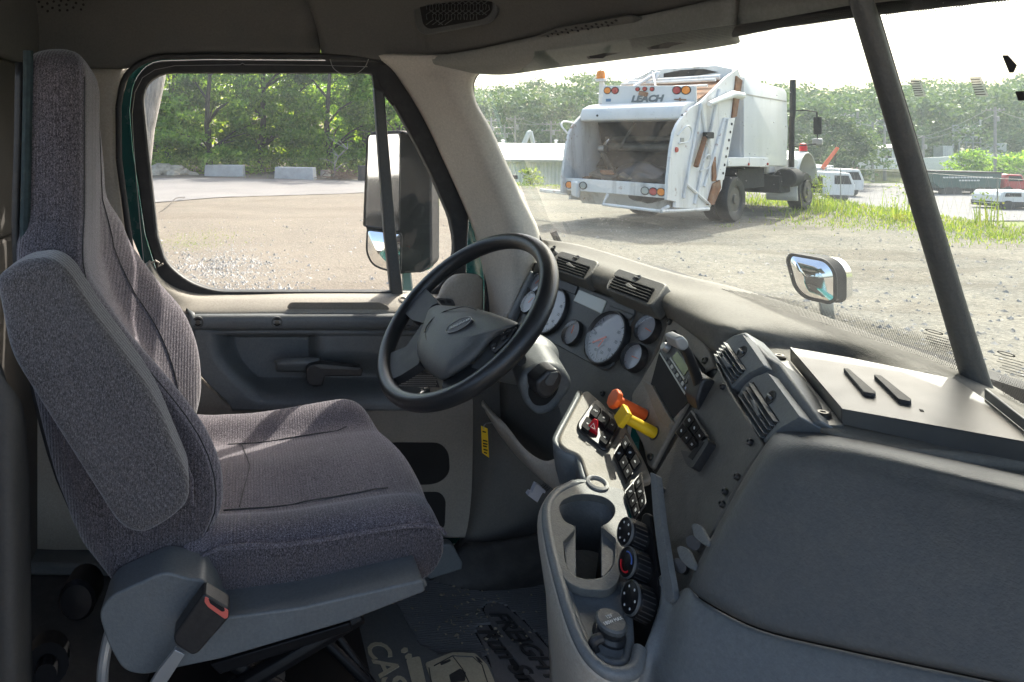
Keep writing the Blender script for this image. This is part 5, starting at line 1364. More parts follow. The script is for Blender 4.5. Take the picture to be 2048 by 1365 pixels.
text('mat_lettering', 'FREIGHTLINER', atz(977, 1236, FZ) + V((0, 0, .010)), td, Ft, .062, M['black'], mat_, depth=.0015, shear=.3, bold=.0008, sx=.92)
text('mat_lettering', 'Run Smart', atz(953, 1268, FZ) + V((0, 0, .0080)), td, Ft, .066, M['black'], mat_, depth=.0015, shear=.3, bold=.0012, sx=.92)
# smooth rubber apron at the door side of the mat
fl = [[P(930, 1085, 1.82), P(990, 1085, 1.76), P(1060, 1075, 1.70), P(1130, 1050, 1.62), P(1200, 1020, 1.55)],
      [P(870, 1140, 1.83), P(950, 1140, 1.79), P(1040, 1130, 1.74), P(1120, 1100, 1.68), P(1200, 1060, 1.62)],
      [P(852, 1163, 1.835), P(910, 1178, 1.80), P(970, 1186, 1.788), P(1050, 1178, 1.80), P(1130, 1155, 1.82)],
      [P(852, 1166, 1.837), P(908, 1183, 1.806), P(970, 1192, 1.79), P(1054, 1183, 1.806), P(1136, 1160, 1.83)]]
tag(sheet('rubber_apron', fl, M['rubber'], None, nu=4, nv=4, solid=.008), 'smooth black rubber apron curving up from the floor mat into the footwell', 'floor liner')
tag(MB().slab([P(x, y, 1.80) for x, y in rnd([(850, 1150, 4), (870, 1090, 8), (905, 1090, 8), (926, 1128, 4), (924, 1140, 3), (860, 1160, 3)], 4)], (0, .03, 0)).build('step_cover', M['slate'], bevel=.004, clean=True), 'slate grey plastic cover at the door sill beside the seat front', 'sill cover')
cas = thing('printed_floor_panel', 'dark step panel printed with large pale letters and a tan truck cab', 'floor panel', atz(850, 1300, FZ))
c_out = [atz(x, y, FZ + .018) for x, y in ((676, 1262), (770, 1205), (796, 1208), (838, 1288), (880, 1308), (958, 1304), (986, 1340), (1010, 1420), (800, 1480), (740, 1420))]
MB().slab(c_out, (0, 0, -.010)).build('panel_base', M['charcoal'], cas, bevel=.002, clean=True)
tan = plain('tan_print', (.33, .29, .20), .55, var=.1, grain=.15)
ltd = (atz(766, 1365, FZ) - atz(731, 1288, FZ))
text('panel_lettering', 'CASCADIA', atz(729, 1287, FZ + .0185), ltd, Ft, .075, tan, cas, depth=.0008, bold=.0012, sx=1.0)
trk = MB()
for q in ([(812, 1318), (840, 1312), (852, 1365), (880, 1430), (850, 1440), (824, 1365)], [(850, 1326), (905, 1304), (950, 1306), (975, 1330), (990, 1365), (1000, 1420), (900, 1440), (872, 1390)]):
    trk.slab([atz(x, y, FZ + .0192) for x, y in rnd(q, 5)], (0, 0, -.002))
tk = trk.build('printed_truck', tan, cas, bevel=.0005, clean=True)
td2 = MB()
for q in ([(880, 1326), (900, 1318), (902, 1322), (882, 1331)], [(898, 1350), (920, 1337), (932, 1345), (930, 1362), (902, 1366)], [(950, 1312), (958, 1316), (966, 1326), (958, 1324)]):
    td2.slab([atz(x, y, FZ + .0196) for x, y in rnd(q, 2)], (0, 0, -.001))
for q in ([(858, 1336), (862, 1360), (880, 1410)], [(868, 1332), (905, 1312), (945, 1314), (964, 1330), (980, 1380)], [(905, 1312), (925, 1338), (945, 1380)]):
    td2.tube([atz(x, y, FZ + .0194) for x, y in q], .0012, 5)
td2.build('truck_line', M['black'], tk, smooth=0)
for q in ((808, 1300), (816, 1312)):
    MB().slab([atz(q[0] + dx, q[1] + dy, FZ + .0194) for dx, dy in ((-6, 0), (0, -5), (7, -4), (8, 2), (2, 6), (-5, 5))], (0, 0, -.001)).build('printed_lamp', tan, cas, smooth=0)
# crumbs of dirt and leaf on the mat
cr_ = MB(); R_ = random.Random(5)
for k in range(150):
    cxp, cyp, sp_ = R_.choice([(910, 1260, 28), (940, 1220, 30), (918, 1188, 24), (880, 1230, 40), (1010, 1200, 60), (700, 1310, 40), (1000, 1270, 30), (660, 1330, 40)])
    p = atz(R_.gauss(cxp, sp_), R_.gauss(cyp, sp_ * .6), FZ + .012)
    a = R_.random() * 6.28; s = R_.uniform(.0012, .0045)
    cr_.add([p + V((math.cos(a + t) * s * (1.5 if t in (0, 3.14) else .7), math.sin(a + t) * s, R_.uniform(0, .003))) for t in (0, 1.57, 3.14, 4.71)] + [p + V((0, 0, .004))], [(0, 1, 4), (1, 2, 4), (2, 3, 4), (3, 0, 4)])
tag(cr_.build('debris', plain('dry_leaf_crumbs', (.20, .17, .12), .8, var=.4, vscale=60), smooth=0), 'dry leaf crumbs and grit scattered over the floor mats', 'debris', kind='stuff')
# ---------------------------------------------------------------- outdoors: ground
GZ = -2.0
M['gravel'] = None
def ground_mat():
    m, nt, b, N, L = nmat('gravel_ground')
    vec = coords(nt)
    fine = noise_n(nt, vec, 38, 6, 0.75); mid = noise_n(nt, vec, 5, 6, 0.65); big = noise_n(nt, vec, 0.6, 6, 0.7)
    vo = N.new('ShaderNodeTexVoronoi'); vo.inputs['Scale'].default_value = 26; L.new(vec, vo.inputs['Vector'])
    c = ramp(nt, fine, [(0.25, (.075, .068, .058)), (0.5, (.148, .137, .119)), (0.72, (.25, .235, .208))])
    c = mixc(nt, ramp(nt, mid, [(0.42, g(0)), (0.75, g(.5))]), c, (.25, .225, .19))
    c = mixc(nt, ramp(nt, big, [(0.42, g(0)), (0.58, g(.7))]), c, (.225, .20, .165))
    dirt = noise_n(nt, coords(nt, (.35, 1, 1)), 0.8, 5, .65, .6)
    c = mixc(nt, ramp(nt, dirt, [(0.5, g(0)), (0.64, g(.55))]), c, (.095, .077, .058))
    st = ramp(nt, vo.outputs['Color'], [(0.3, g(.75)), (0.9, g(1.35))])
    c = mixc(nt, .75, c, st, 'MULTIPLY')
    # pinkish sand on the driver's side of the lot, grey stone in front, green strips further out
    sep = N.new('ShaderNodeSeparateXYZ'); L.new(vec, sep.inputs[0])
    mr = N.new('ShaderNodeMapRange'); mr.inputs[1].default_value = 3; mr.inputs[2].default_value = 7; mr.inputs[3].default_value = .55; mr.inputs[4].default_value = 0
    L.new(sep.outputs[0], mr.inputs[0])
    c = mixc(nt, mr.outputs[0], mixc(nt, 1.0, c, (.90, .93, .90), 'MULTIPLY'), mixc(nt, ramp(nt, fine, [(0.3, g(0)), (0.7, g(1))]), (.10, .08, .063), (.215, .178, .146)))
    gr = noise_n(nt, vec, .55, 5, .7)
    zr = N.new('ShaderNodeMapRange'); zr.inputs[1].default_value = -2.15; zr.inputs[2].default_value = -3.2; L.new(sep.outputs[2], zr.inputs[0])
    gm = mixc(nt, 1.0, zr.outputs[0], ramp(nt, gr, [(.3, g(.6)), (.55, g(1))]), 'MULTIPLY')
    c = mixc(nt, gm, c, mixc(nt, mid, (.10, .14, .035), (.24, .25, .09)))
    L.new(c, b.inputs['Base Color']); b.inputs['Roughness'].default_value = .95; b.inputs['Specular IOR Level'].default_value = .2
    ad = N.new('ShaderNodeMath'); ad.operation = 'ADD'; L.new(fine, ad.inputs[0]); L.new(vo.outputs['Distance'], ad.inputs[1])
    bump(nt, b, ad.outputs[0], .45, .025)
    return m
M['gravel'] = ground_mat()
def terr(x, y):
    e1 = x - 16.5 - 0.10 * max(0, y - 14)
    e2 = (y - 27.5) * smooth01(5, 9, x)
    e = max(e1, e2)
    z = GZ - 3.0 * smooth01(0, 11, e)
    if y > 95: z += min(6, (y - 95) * .06) * smooth01(10, 40, x)
    if e < 1: z += .05 * noise.noise((x * .35, y * .35, 0)) * smooth01(3, 8, y) + .015 * noise.noise((x * 1.7, y * 1.7, 3))
    return z
xs = [-400, -200, -100, -60] + [-40 + i * 1.0 for i in range(96)] + [58, 62, 68, 75, 84, 95, 110, 130, 170, 240, 400, 700]
ys = [-60, -30, -10, -4] + [0 + i * .75 for i in range(60)] + [46, 48, 51, 55, 60, 66, 74, 84, 95, 110, 130, 160, 220, 350, 600, 900]
gv = [(x, y, terr(x, y)) for y in ys for x in xs]
gf = [(j * len(xs) + i, j * len(xs) + i + 1, (j + 1) * len(xs) + i + 1, (j + 1) * len(xs) + i) for j in range(len(ys) - 1) for i in range(len(xs) - 1)]
struct(mk('ground', gv, gf, M['gravel'], smooth=80))
# asphalt
M['asphalt'] = plain('worn_asphalt', (.165, .158, .155), .9, var=.14, vscale=.6, grain=.5, gscale=60, gdist=.01, dust=(.20, .188, .178), dscale=.35, damt=.7)
def lay(name, px, dz, mat, n=26):
    """a sheet laid on the terrain: near edge and far edge traced as pixel rows on the ground"""
    near, far = px
    A = [V(p) for p in near]; B = [V(p) for p in far]
    vs = []; fs = []
    def along(Q, t):
        s = t * (len(Q) - 1); i = min(int(s), len(Q) - 2); return Q[i].lerp(Q[i + 1], s - i)
    m = 10
    for i in range(n + 1):
        for j in range(m + 1):
            p = along(A, i / n).lerp(along(B, i / n), j / m)
            vs.append((p.x, p.y, terr(p.x, p.y) + dz))
    for i in range(n):
        for j in range(m):
            k = i * (m + 1) + j; fs.append((k, k + m + 1, k + m + 2, k + 1))
    return struct(mk(name, vs, fs, mat, smooth=80))
gp_ = lambda x, y, z=GZ: atz(x, y, z)
lay('road', ([(-30, 18.5, 0), gp_(280, 408), gp_(420, 399), gp_(520, 393), gp_(740, 386), (9.5, 23.5, 0)], [(-30, 30.5, 0), gp_(280, 358), gp_(420, 357.5), gp_(520, 359), gp_(740, 364), (10.5, 27.2, 0)]), .018, M['asphalt'], 40)
lay('street', ([(22, 38, 0), (40, 40, 0), (62, 40, 0), (95, 44, 0)], [(24, 64, 0), (44, 70, 0), (70, 72, 0), (110, 72, 0)]), .06, M['asphalt'], 40)

R_ = random.Random(11)
# loose stones
sb = MB()
for k in range(8200):
    y = R_.uniform(4.2, 17) if k % 3 else R_.uniform(4, 9)
    x = R_.uniform(-.22 * y, 1.25 * y)
    if k > 5200:
        y = R_.gauss(9.6, 1.3); x = R_.gauss(-.35, .55)
    if x > 16: continue
    s = R_.choice([.008, .012, .015, .02, .03]) * R_.uniform(.7, 1.5)
    z = terr(x, y)
    q = [V((x + s * R_.uniform(.6, 1.2) * math.cos(a), y + s * R_.uniform(.6, 1.2) * math.sin(a), z - .002)) for a in (0, 1.25, 2.5, 3.8, 5.0)]
    t = V((x + R_.uniform(-.3, .3) * s, y + R_.uniform(-.3, .3) * s, z + s * R_.uniform(.4, .9)))
    sb.add(q + [t], [(i, (i + 1) % 5, 5) for i in range(5)])
tag(sb.build('gravel_stones', plain('stone_grit', (.30, .285, .26), .9, var=.4, vscale=3), smooth=0), 'small loose stones scattered over the gravel lot', 'gravel', kind='stuff')

# ---------------------------------------------------------------- leaves and trees
M['leaf'] = leafmat('maple_leaves', (.09, .185, .045), (.155, .29, .07), (.27, .40, .11), .58)
M['leaf2'] = leafmat('hazy_far_leaves', (.055, .10, .05), (.088, .148, .072), (.135, .195, .10), .2)  # paled towards blue: distance haze is put into the leaf colour
M['leaf3'] = leafmat('sunlit_leaves', (.13, .22, .03), (.25, .35, .045), (.40, .46, .09), .6)  # bright yellow-green: sunlight on the far foliage is put into the colour
M['grass'] = leafmat('dry_grass', (.10, .16, .04), (.16, .24, .055), (.25, .28, .09), .4)
M['bark'] = plain('bark', (.065, .055, .045), .9, var=.4, vscale=8, grain=.8, gscale=30, gdist=.02, stretch=(1, 1, .25))
M['bark_pale'] = plain('pale_bark', (.27, .25, .225), .9, var=.35, vscale=14, grain=1, gscale=40, gdist=.02, stretch=(1, 1, .2))
def leafq(L_, p, s, R):
    n = V((R.gauss(0, 1), R.gauss(0, 1), R.gauss(.5, .8))).normalized()
    a = n.cross(V((R.gauss(0, 1), R.gauss(0, 1), R.gauss(0, 1)))).normalized(); b = n.cross(a)
    s1 = s * R.uniform(.7, 1.25); s2 = s1 * R.uniform(.55, .85)
    L_.add([p - a * s1, p - b * s2 * .8 + a * s1 * .1, p + a * s1, p + b * s2 * .8 + a * s1 * .1], [(0, 1, 2, 3)])
def crown(R, rx, ry, z0, z1, nclump, per, cs, ls, shape=1.0):
    L_ = MB()
    for c in range(nclump):
        t = R.random() ** .9
        z = z0 + (z1 - z0) * t
        w = (math.sin(math.pi * min(1, .22 + t * .72)) ** .7)
        a = R.random() * 6.283; r = R.uniform(.35, 1.0) ** .6
        c0 = V((math.cos(a) * rx * w * r, math.sin(a) * ry * w * r, z))
        k = cs * R.uniform(.6, 1.25)
        for i in range(per):
            d = V((R.gauss(0, 1), R.gauss(0, 1), R.gauss(0, .55)))
            leafq(L_, c0 + d * k * .55, ls, R)
    return L_
def limbs(R, h, r0, n, spread, z0=.3):
    T = MB()
    pts = [V((R.gauss(0, .05) * i, R.gauss(0, .05) * i, h * i / 6)) for i in range(7)]
    T.tube(pts, [r0 * (1 - .13 * i) for i in range(7)], 9)
    for k in range(n):
        t = R.uniform(z0, .95); i = int(t * 6); b = pts[i]
        a = R.random() * 6.28; L_ = spread * R.uniform(.5, 1)
        e = b + V((math.cos(a) * L_, math.sin(a) * L_, L_ * R.uniform(.3, .8)))
        T.tube([b, b.lerp(e, .5) + V((0, 0, .1 * L_)), e], [r0 * .38, r0 * .24, r0 * .08], 6)
    return T
protos = []
for k in range(3):
    R = random.Random(40 + k)
    t = thing('maple_tree', 'x', 'tree', (0, 0, 0))
    limbs(R, 8.5, .20, 16, 2.6, .15).build('trunk', M['bark'], t, local=True, smooth=60)
    crown(R, 3.0, 2.4, .7, 8.8, 92, 105, .56, .13).build('crown', M['leaf'], t, local=True, smooth=0)
    protos.append(t)
spots = [(-7.5, 37.5), (-4.6, 39), (-2.2, 36.6), (.6, 38.2), (2.6, 40.5), (4.2, 36.2), (6.4, 38.6), (8.0, 35.5), (9.0, 38.6), (-6, 43), (-1, 43.5), (4.4, 44), (8.4, 43)]
for i, (x, y) in enumerate(spots):
    t = protos[i % 3] if i < 3 else copy_tree(protos[i % 3])
    t.location = (x, y, GZ - .15); t.rotation_euler = (0, 0, i * 2.1); s = .88 + .07 * (i * 5 % 4); t.scale = (s, s, s * (1.02 if i % 2 else .94))
    tag(t, 'leafy green maple in the woodland edge beyond the driver window', 'tree', 'maples along the far edge of the road')
# bright undergrowth and further woods behind them
R = random.Random(77); wd = MB()
for k in range(420):
    x = R.uniform(-16, 13); y = R.uniform(47, 60)
    c0 = V((x, y, R.uniform(-2, 9)))
    for i in range(34): leafq(wd, c0 + V((R.gauss(0, .8), R.gauss(0, .8), R.gauss(0, .6))), .24, R)
tag(wd.build('woods', M['leaf3'], smooth=0), 'bright sunlit woods behind the row of maples', 'woods', kind='stuff')
ug = MB()
for k in range(190):
    x = R.uniform(-10, 8.5); y = R.uniform(34.6, 38) - (.22 * x if x > 2 else 0)
    c0 = V((x, y + .9, GZ + R.uniform(0, 1.1)))
    for i in range(46): leafq(ug, c0 + V((R.gauss(0, .5), R.gauss(0, .4), R.gauss(0, .32))), .10, R)
tag(ug.build('undergrowth', M['leaf'], smooth=0), 'low green undergrowth at the foot of the maples', 'undergrowth', kind='stuff')
# the wooded ridge far off ahead
R = random.Random(3); fw_ = MB(); ftk = MB()
tops = [(930, 172), (1000, 166), (1060, 165), (1120, 166), (1160, 150), (1190, 142), (1215, 158), (1260, 160), (1330, 168), (1420, 165), (1500, 158), (1560, 166), (1620, 178), (1680, 172), (1740, 166), (1800, 158), (1850, 160), (1905, 156), (1960, 168), (2010, 158), (2060, 152), (2150, 150)]
def topy(px):
    for (a, b), (c, d) in zip(tops, tops[1:]):
        if a <= px <= c: return b + (d - b) * (px - a) / (c - a)
    return 160
for row, Y0 in enumerate((86, 93, 101, 112)):
    px = 925
    while px < 2150:
        Y = Y0 + R.uniform(-3, 3); x = (px - CX) / FPX * Y
        ty_ = topy(min(2149, px)) + R.uniform(-5, 16) + (0 if row > 1 else R.uniform(4, 30))
        zt = -(ty_ - CY) / FPX * Y
        zb = -5.0; h = zt - zb; rw = R.uniform(2.4, 3.8)
        for c in range(26):
            t = R.random() ** .7; z = zb + 1.5 + (h - 1.9) * t
            w = math.sin(math.pi * min(1, .25 + t * .69)) ** .6; a = R.random() * 6.28; r = R.uniform(.4, 1) ** .5
            c0 = V((x + math.cos(a) * rw * w * r, Y + math.sin(a) * rw * w * r, z))
            for i in range(30): leafq(fw_, c0 + V((R.gauss(0, .62), R.gauss(0, .62), R.gauss(0, .36))), .27, R)
        px += R.uniform(20, 38)
tag(fw_.build('forest', M['leaf2'], smooth=0), 'green wooded ridge far behind the yard', 'forest', kind='stuff')
# pale leaning trunk close by the window edge
lt = thing('leaning_tree', 'pale leaning tree trunk at the rear edge of the driver window', 'tree', gp_(262, 470))
b0 = gp_(262, 470)
MB().tube([b0, P(288, 255, b0.y), P(306, 175, b0.y), P(330, 60, b0.y), P(352, -60, b0.y)], [.26, .225, .215, .20, .18], 14).build('trunk', M['bark_pale'], lt, smooth=60)
crown(random.Random(9), 3, 3, 6, 9, 30, 60, .6, .12).build('crown', M['leaf'], lt, local=True, smooth=0)
def bush(name, label, cat, p, rx, h, n, per, ls, mat, trunk=None, seed=1, cs=.5, grp=None):
    t = thing(name, label, cat, p, 0, grp)
    R = random.Random(seed)
    crown(R, rx, rx, h * .12, h, n, per, cs, ls).build('crown', M[mat], t, local=True, smooth=0)
    limbs(R, h * .8, trunk or .06, 8, rx * .8, .05).build('trunk', M['bark'], t, local=True)
    return t
def onz(px, py, Y): p = P(px, py, Y); return (p.x, p.y, terr(p.x, p.y))
bush('broadleaf_tree', 'dense mid green tree beside the front of the white garbage truck', 'tree', onz(1672, 300, 66), 2.9, 6.7, 80, 60, .18, 'leaf2', .12, 21, .8)
bush('broadleaf_tree', 'pale green small tree right of the dense tree, by the white shed', 'tree', onz(1712, 310, 70), 2.4, 5.4, 60, 60, .17, 'leaf2', .1, 22, .75)
bush('round_tree', 'small round tree standing alone in front of the substation', 'tree', onz(1937, 310, 66), 1.6, 3.6, 46, 50, .14, 'leaf', .1, 23, .6)
for i, (px, Y, rx, h, lb) in enumerate(((2020, 70, 2.6, 3.2, 'low spreading bush above the red truck cab'), (1975, 72, 2.0, 2.5, 'low bush between the round tree and the red truck'))):
    bush('bush', lb, 'bush', onz(px, 330, Y), rx, h, 40, 36, .18, 'leaf', .06, 30 + i, .6)
for i, (px, Y, h, lb) in enumerate(((1062, 29, .9, 'tall green weed against the corrugated shed wall, left of the truck'),)):
    bush('weed_clump', lb, 'weed', onz(px, 350, Y), h * .5, h * .8, 26, 26, .05, 'grass', .02, 50 + i, .22)
# weeds and grass at the edge of the lot
R = random.Random(8); wg = MB()
def blade(L_, p, h, lean, w):
    a = R.random() * 6.28; d = V((math.cos(a), math.sin(a), 0)); s = V((-d.y, d.x, 0)) * w
    m = p + d * lean * h * .4 + V((0, 0, h * .6)); e = p + d * lean * h + V((0, 0, h))
    L_.add([p - s, p + s, m + s * .7, m - s * .7, e], [(0, 1, 2, 3), (3, 2, 4)])
def patch(px, py, spx, spy, n, h0, h1, w=.011):
    for k in range(n):
        p = gp_(R.gauss(px, spx), max(345, R.gauss(py, spy)))
        z = terr(p.x, p.y)
        if z < GZ - .8: p = p * .9; z = terr(p.x, p.y)
        blade(wg, V((p.x, p.y, z)), R.uniform(h0, h1) * .28, R.uniform(.2, .8), w * .7 * (p.y / 14))
patch(1550, 404, 50, 6, 900, .2, .6); patch(1650, 417, 45, 10, 1000, .15, .75); patch(1730, 424, 60, 13, 700, .1, .5)
patch(1800, 435, 50, 9, 1100, .12, .45); patch(1640, 440, 60, 8, 420, .08, .25); patch(1900, 452, 45, 8, 1000, .12, .4)
patch(1990, 470, 50, 10, 1100, .12, .4); patch(1760, 455, 60, 8, 320, .06, .2); patch(1885, 478, 30, 6, 90, .06, .18)
patch(1085, 370, 22, 3, 300, .08, .25, .008); patch(1050, 370, 20, 3, 150, .08, .2, .008); patch(1130, 372, 16, 4, 200, .1, .3, .008)
patch(1455, 452, 10, 2, 40, .05, .16); patch(1700, 452, 10, 3, 60, .06, .2); patch(415, 474, 45, 9, 420, .05, .15, .005); patch(370, 488, 30, 9, 380, .05, .14, .005); patch(600, 350, 90, 3, 200, .1, .3, .008)
tag(wg.build('grass', M['grass'], smooth=0), 'yellow green grass and weeds along the edge of the gravel lot', 'grass', kind='stuff')
for i, (px, py, h, lb) in enumerate(((1638, 425, 1.0, 'tall feathery green weed right beside the front wheel of the garbage truck'), (1793, 440, .9, 'thin tall weed just left of the windshield post'), (1975, 452, .75, 'thin tall weed right of the windshield post'))):
    b = gp_(px, py); w = MB()
    for k in range(26):
        x = b + V((R.gauss(0, .13), R.gauss(0, .13), 0)); blade(w, x, h * R.uniform(.5, 1), .2, .01)
    for k in range(240 if i == 0 else 110):
        z = R.random() * h; leafq(w, b + V((R.gauss(0, .16 * (1.1 - z / h)), R.gauss(0, .16), z)), .028, R)
    tag(w.build('weed', M['grass'], smooth=0), lb, 'weed')

# blocks, rocks, stump and brush across the road
M['concrete'] = plain('pale_concrete', (.47, .46, .44), .85, var=.12, vscale=3, grain=.4, gscale=80, gdist=.01, dust=(.30, .28, .25), dscale=2.5, damt=.35)
for (x0, y0, x1, y1, top, lb) in ((408, 352, 487, 353, .55, 'grey concrete block barrier across the road, left of the pair'), (548, 358, 627, 360, .55, 'grey concrete block barrier across the road, nearer the side mirror')):
    a, b = gp_(x0, y0), gp_(x1, y1); d = (b - a).normalized(); n_ = V((-d.y, d.x, 0)) * .55
    q = [a, b, b + n_, a + n_]; up_ = V((0, 0, top))
    o = MB().add([p - V((0, 0, .05)) for p in q] + [p.lerp(sum(q, V()) / 4, .04) + up_ for p in q], [(0, 1, 5, 4), (1, 2, 6, 5), (2, 3, 7, 6), (3, 0, 4, 7), (4, 5, 6, 7), (3, 2, 1, 0)]).build('concrete_block', M['concrete'], bevel=.03)
    tag(o, lb, 'concrete block')
M['rock'] = plain('tan_rock', (.45, .39, .31), .9, var=.3, vscale=5, grain=.6, gscale=40, gdist=.02)
rk = [(312, 345, .55), (325, 340, .5), (338, 345, .45), (352, 342, .42), (364, 347, .35), (322, 350, .42), (378, 350, .22), (388, 351, .2), (346, 351, .3), (306, 351, .35)]
for i, (px, py, s) in enumerate(rk):
    R2 = random.Random(60 + i); c = gp_(px, max(py, 350)) ; c.z = GZ + (352 - py) / FPX * c.y * .8
    bm = bmesh.new(); bmesh.ops.create_icosphere(bm, subdivisions=2, radius=s)
    for v in bm.verts: v.co = V((v.co.x * 1.25, v.co.y, v.co.z * .75)) * (1 + .35 * noise.noise(v.co * 2.2 / s + V((i * 7, 0, 0))))
    vs = [v.co + c for v in bm.verts]; fs = [tuple(v.index for v in f.verts) for f in bm.faces]; bm.free()
    tag(mk('rock', vs, fs, M['rock'], smooth=0), 'tan rock in the heap left of the concrete blocks', 'rock', 'rocks heaped across the road')
MB().lathe(gp_(651, 356), (0, 0, 1), [(.26, -.05), (.25, .1), (.235, .36), (.2, .37), (0, .37)], 14).build('tree_stump', M['rock'])
tag(bpy.data.objects['tree_stump'], 'short cut tree stump right of the concrete blocks', 'stump')
bp_ = thing('brush_pile', 'heap of bare brown branches at the road edge by the stump', 'brush pile', gp_(685, 360))
br = MB(); R3 = random.Random(4)
for k in range(70):
    a = gp_(685, 359) + V((R3.gauss(0, .45), R3.gauss(0, .3), R3.uniform(0, .25))); d = V((R3.gauss(0, .7), R3.gauss(0, .3), R3.uniform(-.05, .5)))
    br.tube([a, a + d * .5 + V((0, 0, .06)), a + d], [.018, .014, .006], 4)
br.build('branches', plain('dead_wood', (.20, .13, .085), .9, var=.3), bp_)
dt = thing('dead_sapling', 'bare pale sapling standing in the brush pile', 'tree', gp_(669, 358))
limbs(random.Random(15), 2.1, .045, 14, .8, .2).build('trunk', M['bark_pale'], dt, local=True)
tag(MB().lathe(gp_(727, 362), (0, 0, 1), [(.25, 0), (.25, .62), (.27, .64), (.22, .68), (0, .68)], 14).build('barrel', M['rubber']), 'dark barrel at the road edge beside the mirror', 'barrel')
tag(MB().tube(spline([gp_(316, 428), gp_(340, 416) + V((0, 0, .1)), gp_(352, 408) + V((0, 0, .16)), gp_(370, 398) + V((0, 0, .05))], 4), .012, 5).build('twig', M['bark']), 'thin dry twig lying on the gravel in front of the road', 'twig')

# ---------------------------------------------------------------- the garbage truck
O = P(1475, 445, 2.0 * FPX / (445 - CY)); TH = math.radians(34)
gt = thing('garbage_truck', 'white rear loading garbage truck with an open rusty hopper', 'garbage truck', O, TH)
TM = Matrix.Translation(O) @ Matrix.Rotation(TH, 4, 'Z'); TI = TM.inverted()
def tb(px, py, xl):     # point of the truck on the cross plane x = xl
    r = TI.to_3x3() @ ray(px, py); o = TI @ V((0, 0, 0)); return o + r * ((xl - o.x) / r.x)
def ts(px, py, yl=0):
    r = TI.to_3x3() @ ray(px, py); o = TI @ V((0, 0, 0)); return o + r * ((yl - o.y) / r.y)
cz_ = lambda x, y: (1050 + x / 3.151, 80 + y / 3.151)
def paint(name, dirt, amt, sc):
    m, nt, b, N, L = nmat(name)
    vec = coords(nt); v2 = coords(nt, (1, 1, .14))
    f = noise_n(nt, v2, sc, 8, .7); f2 = noise_n(nt, vec, sc * 2.3, 6, .7)
    c = mixc(nt, ramp(nt, f, [(.50, g(0)), (.72, g(amt))]), (.70, .70, .685), dirt)
    c = mixc(nt, ramp(nt, f2, [(.61, g(0)), (.70, g(min(1, amt * 1.25)))]), c, (.20, .085, .03))
    L.new(c, b.inputs['Base Color']); b.inputs['Roughness'].default_value = .42
    return m
M['tw'] = paint('truck_white_paint', (.42, .41, .37), .30, 1.3)
M['tail'] = paint('worn_white_paint', (.24, .21, .17), .75, 1.8)
M['twd'] = paint('dirty_white_paint', (.20, .18, .15), .9, 2.2)
M['hopsteel'] = plain('hopper_steel', (.085, .074, .058), .6, var=.4, vscale=5, dust=(.17, .15, .12), dscale=6, damt=.6)
M['rust'] = plain('rust', (.22, .095, .04), .85, var=.4, vscale=5, dust=(.33, .27, .2), dscale=4, damt=.6)
M['grime'] = plain('hopper_grime', (.014, .012, .010), .75, var=.6, vscale=6, dust=(.055, .045, .034), dscale=7, damt=.7)
M['chassis'] = plain('chassis_black', (.022, .022, .022), .8, var=.3)
M['amber'] = plain('amber_lens', (.85, .26, .02), .25)
M['redlens'] = plain('red_lens', (.42, .03, .03), .25)
M['clear'] = plain('clear_lens', (.35, .38, .35), .2)
K = dict(local=True)
body = MB()
prof = [(.30, 1.30), (2.98, 1.22), (3.06, 2.1), (2.98, 3.16), (2.86, 3.22), (.45, 3.38), (.30, 3.30)]
vs = []
for yl, ins in ((.0, .06), (.03, 0), (2.32, 0), (2.35, .06)):
    vs.append([V((x + (ins if x < 1 else -ins), yl, z + (-ins if z > 2.5 else ins))) for x, z in prof])
n = len(prof); fl_ = [p for l in vs for p in l]
body.add(fl_, [tuple(range(n)), tuple(range(4 * n - 1, 3 * n - 1, -1))] + [(i * n + j, (i + 1) * n + j, (i + 1) * n + (j + 1) % n, i * n + (j + 1) % n) for i in range(3) for j in range(n)])
bo = body.build('body', M['tw'], gt, clean=True, bevel=.03, **K)
MB().slab([(.36, -.015, 2.98), (2.9, -.015, 2.88), (2.9, -.015, 2.905), (.36, -.015, 3.005)], (0, .03, 0)).build('body_seam', M['silver'], bo, **K)
MB().box((.34, 1.17, 2.35), (.07, 2.38, 2.1)).build('body_frame', M['tw'], gt, bevel=.015, **K)
MB().slab([(-.66, -.05, 1.52), (.5, -.05, 1.5), (.5, -.05, 1.30), (-.62, -.05, 1.31)], (0, .3, 0)).slab([(.52, -.05, 1.5), (1.64, -.05, 1.47), (1.64, -.05, 1.25), (.52, -.05, 1.28)], (0, .3, 0)).build('side_box', M['tw'], gt, bevel=.012, **K)
for x, z in ((.45, 1.34), (1.55, 1.32)): MB().lathe((x, -.055, z), (0, -1, 0), [(.035, 0), (.03, .02), (0, .02)], 12).build('marker_light', M['redlens'], gt, **K)
tail = [(0.01, 3.58), (-0.58, 3.35), (-1.84, 2.75), (-2.3, 2.62), (-2.64, 2.44), (-2.9, 2.26), (-3.06, 2.08), (-3.2, 1.7), (-3.33, 1.11), (-3.36, .69), (-2.99, .64), (-3.02, .51), (-1.46, .38), (-.83, .81), (-.25, 2.47), (.27, 3.33)]
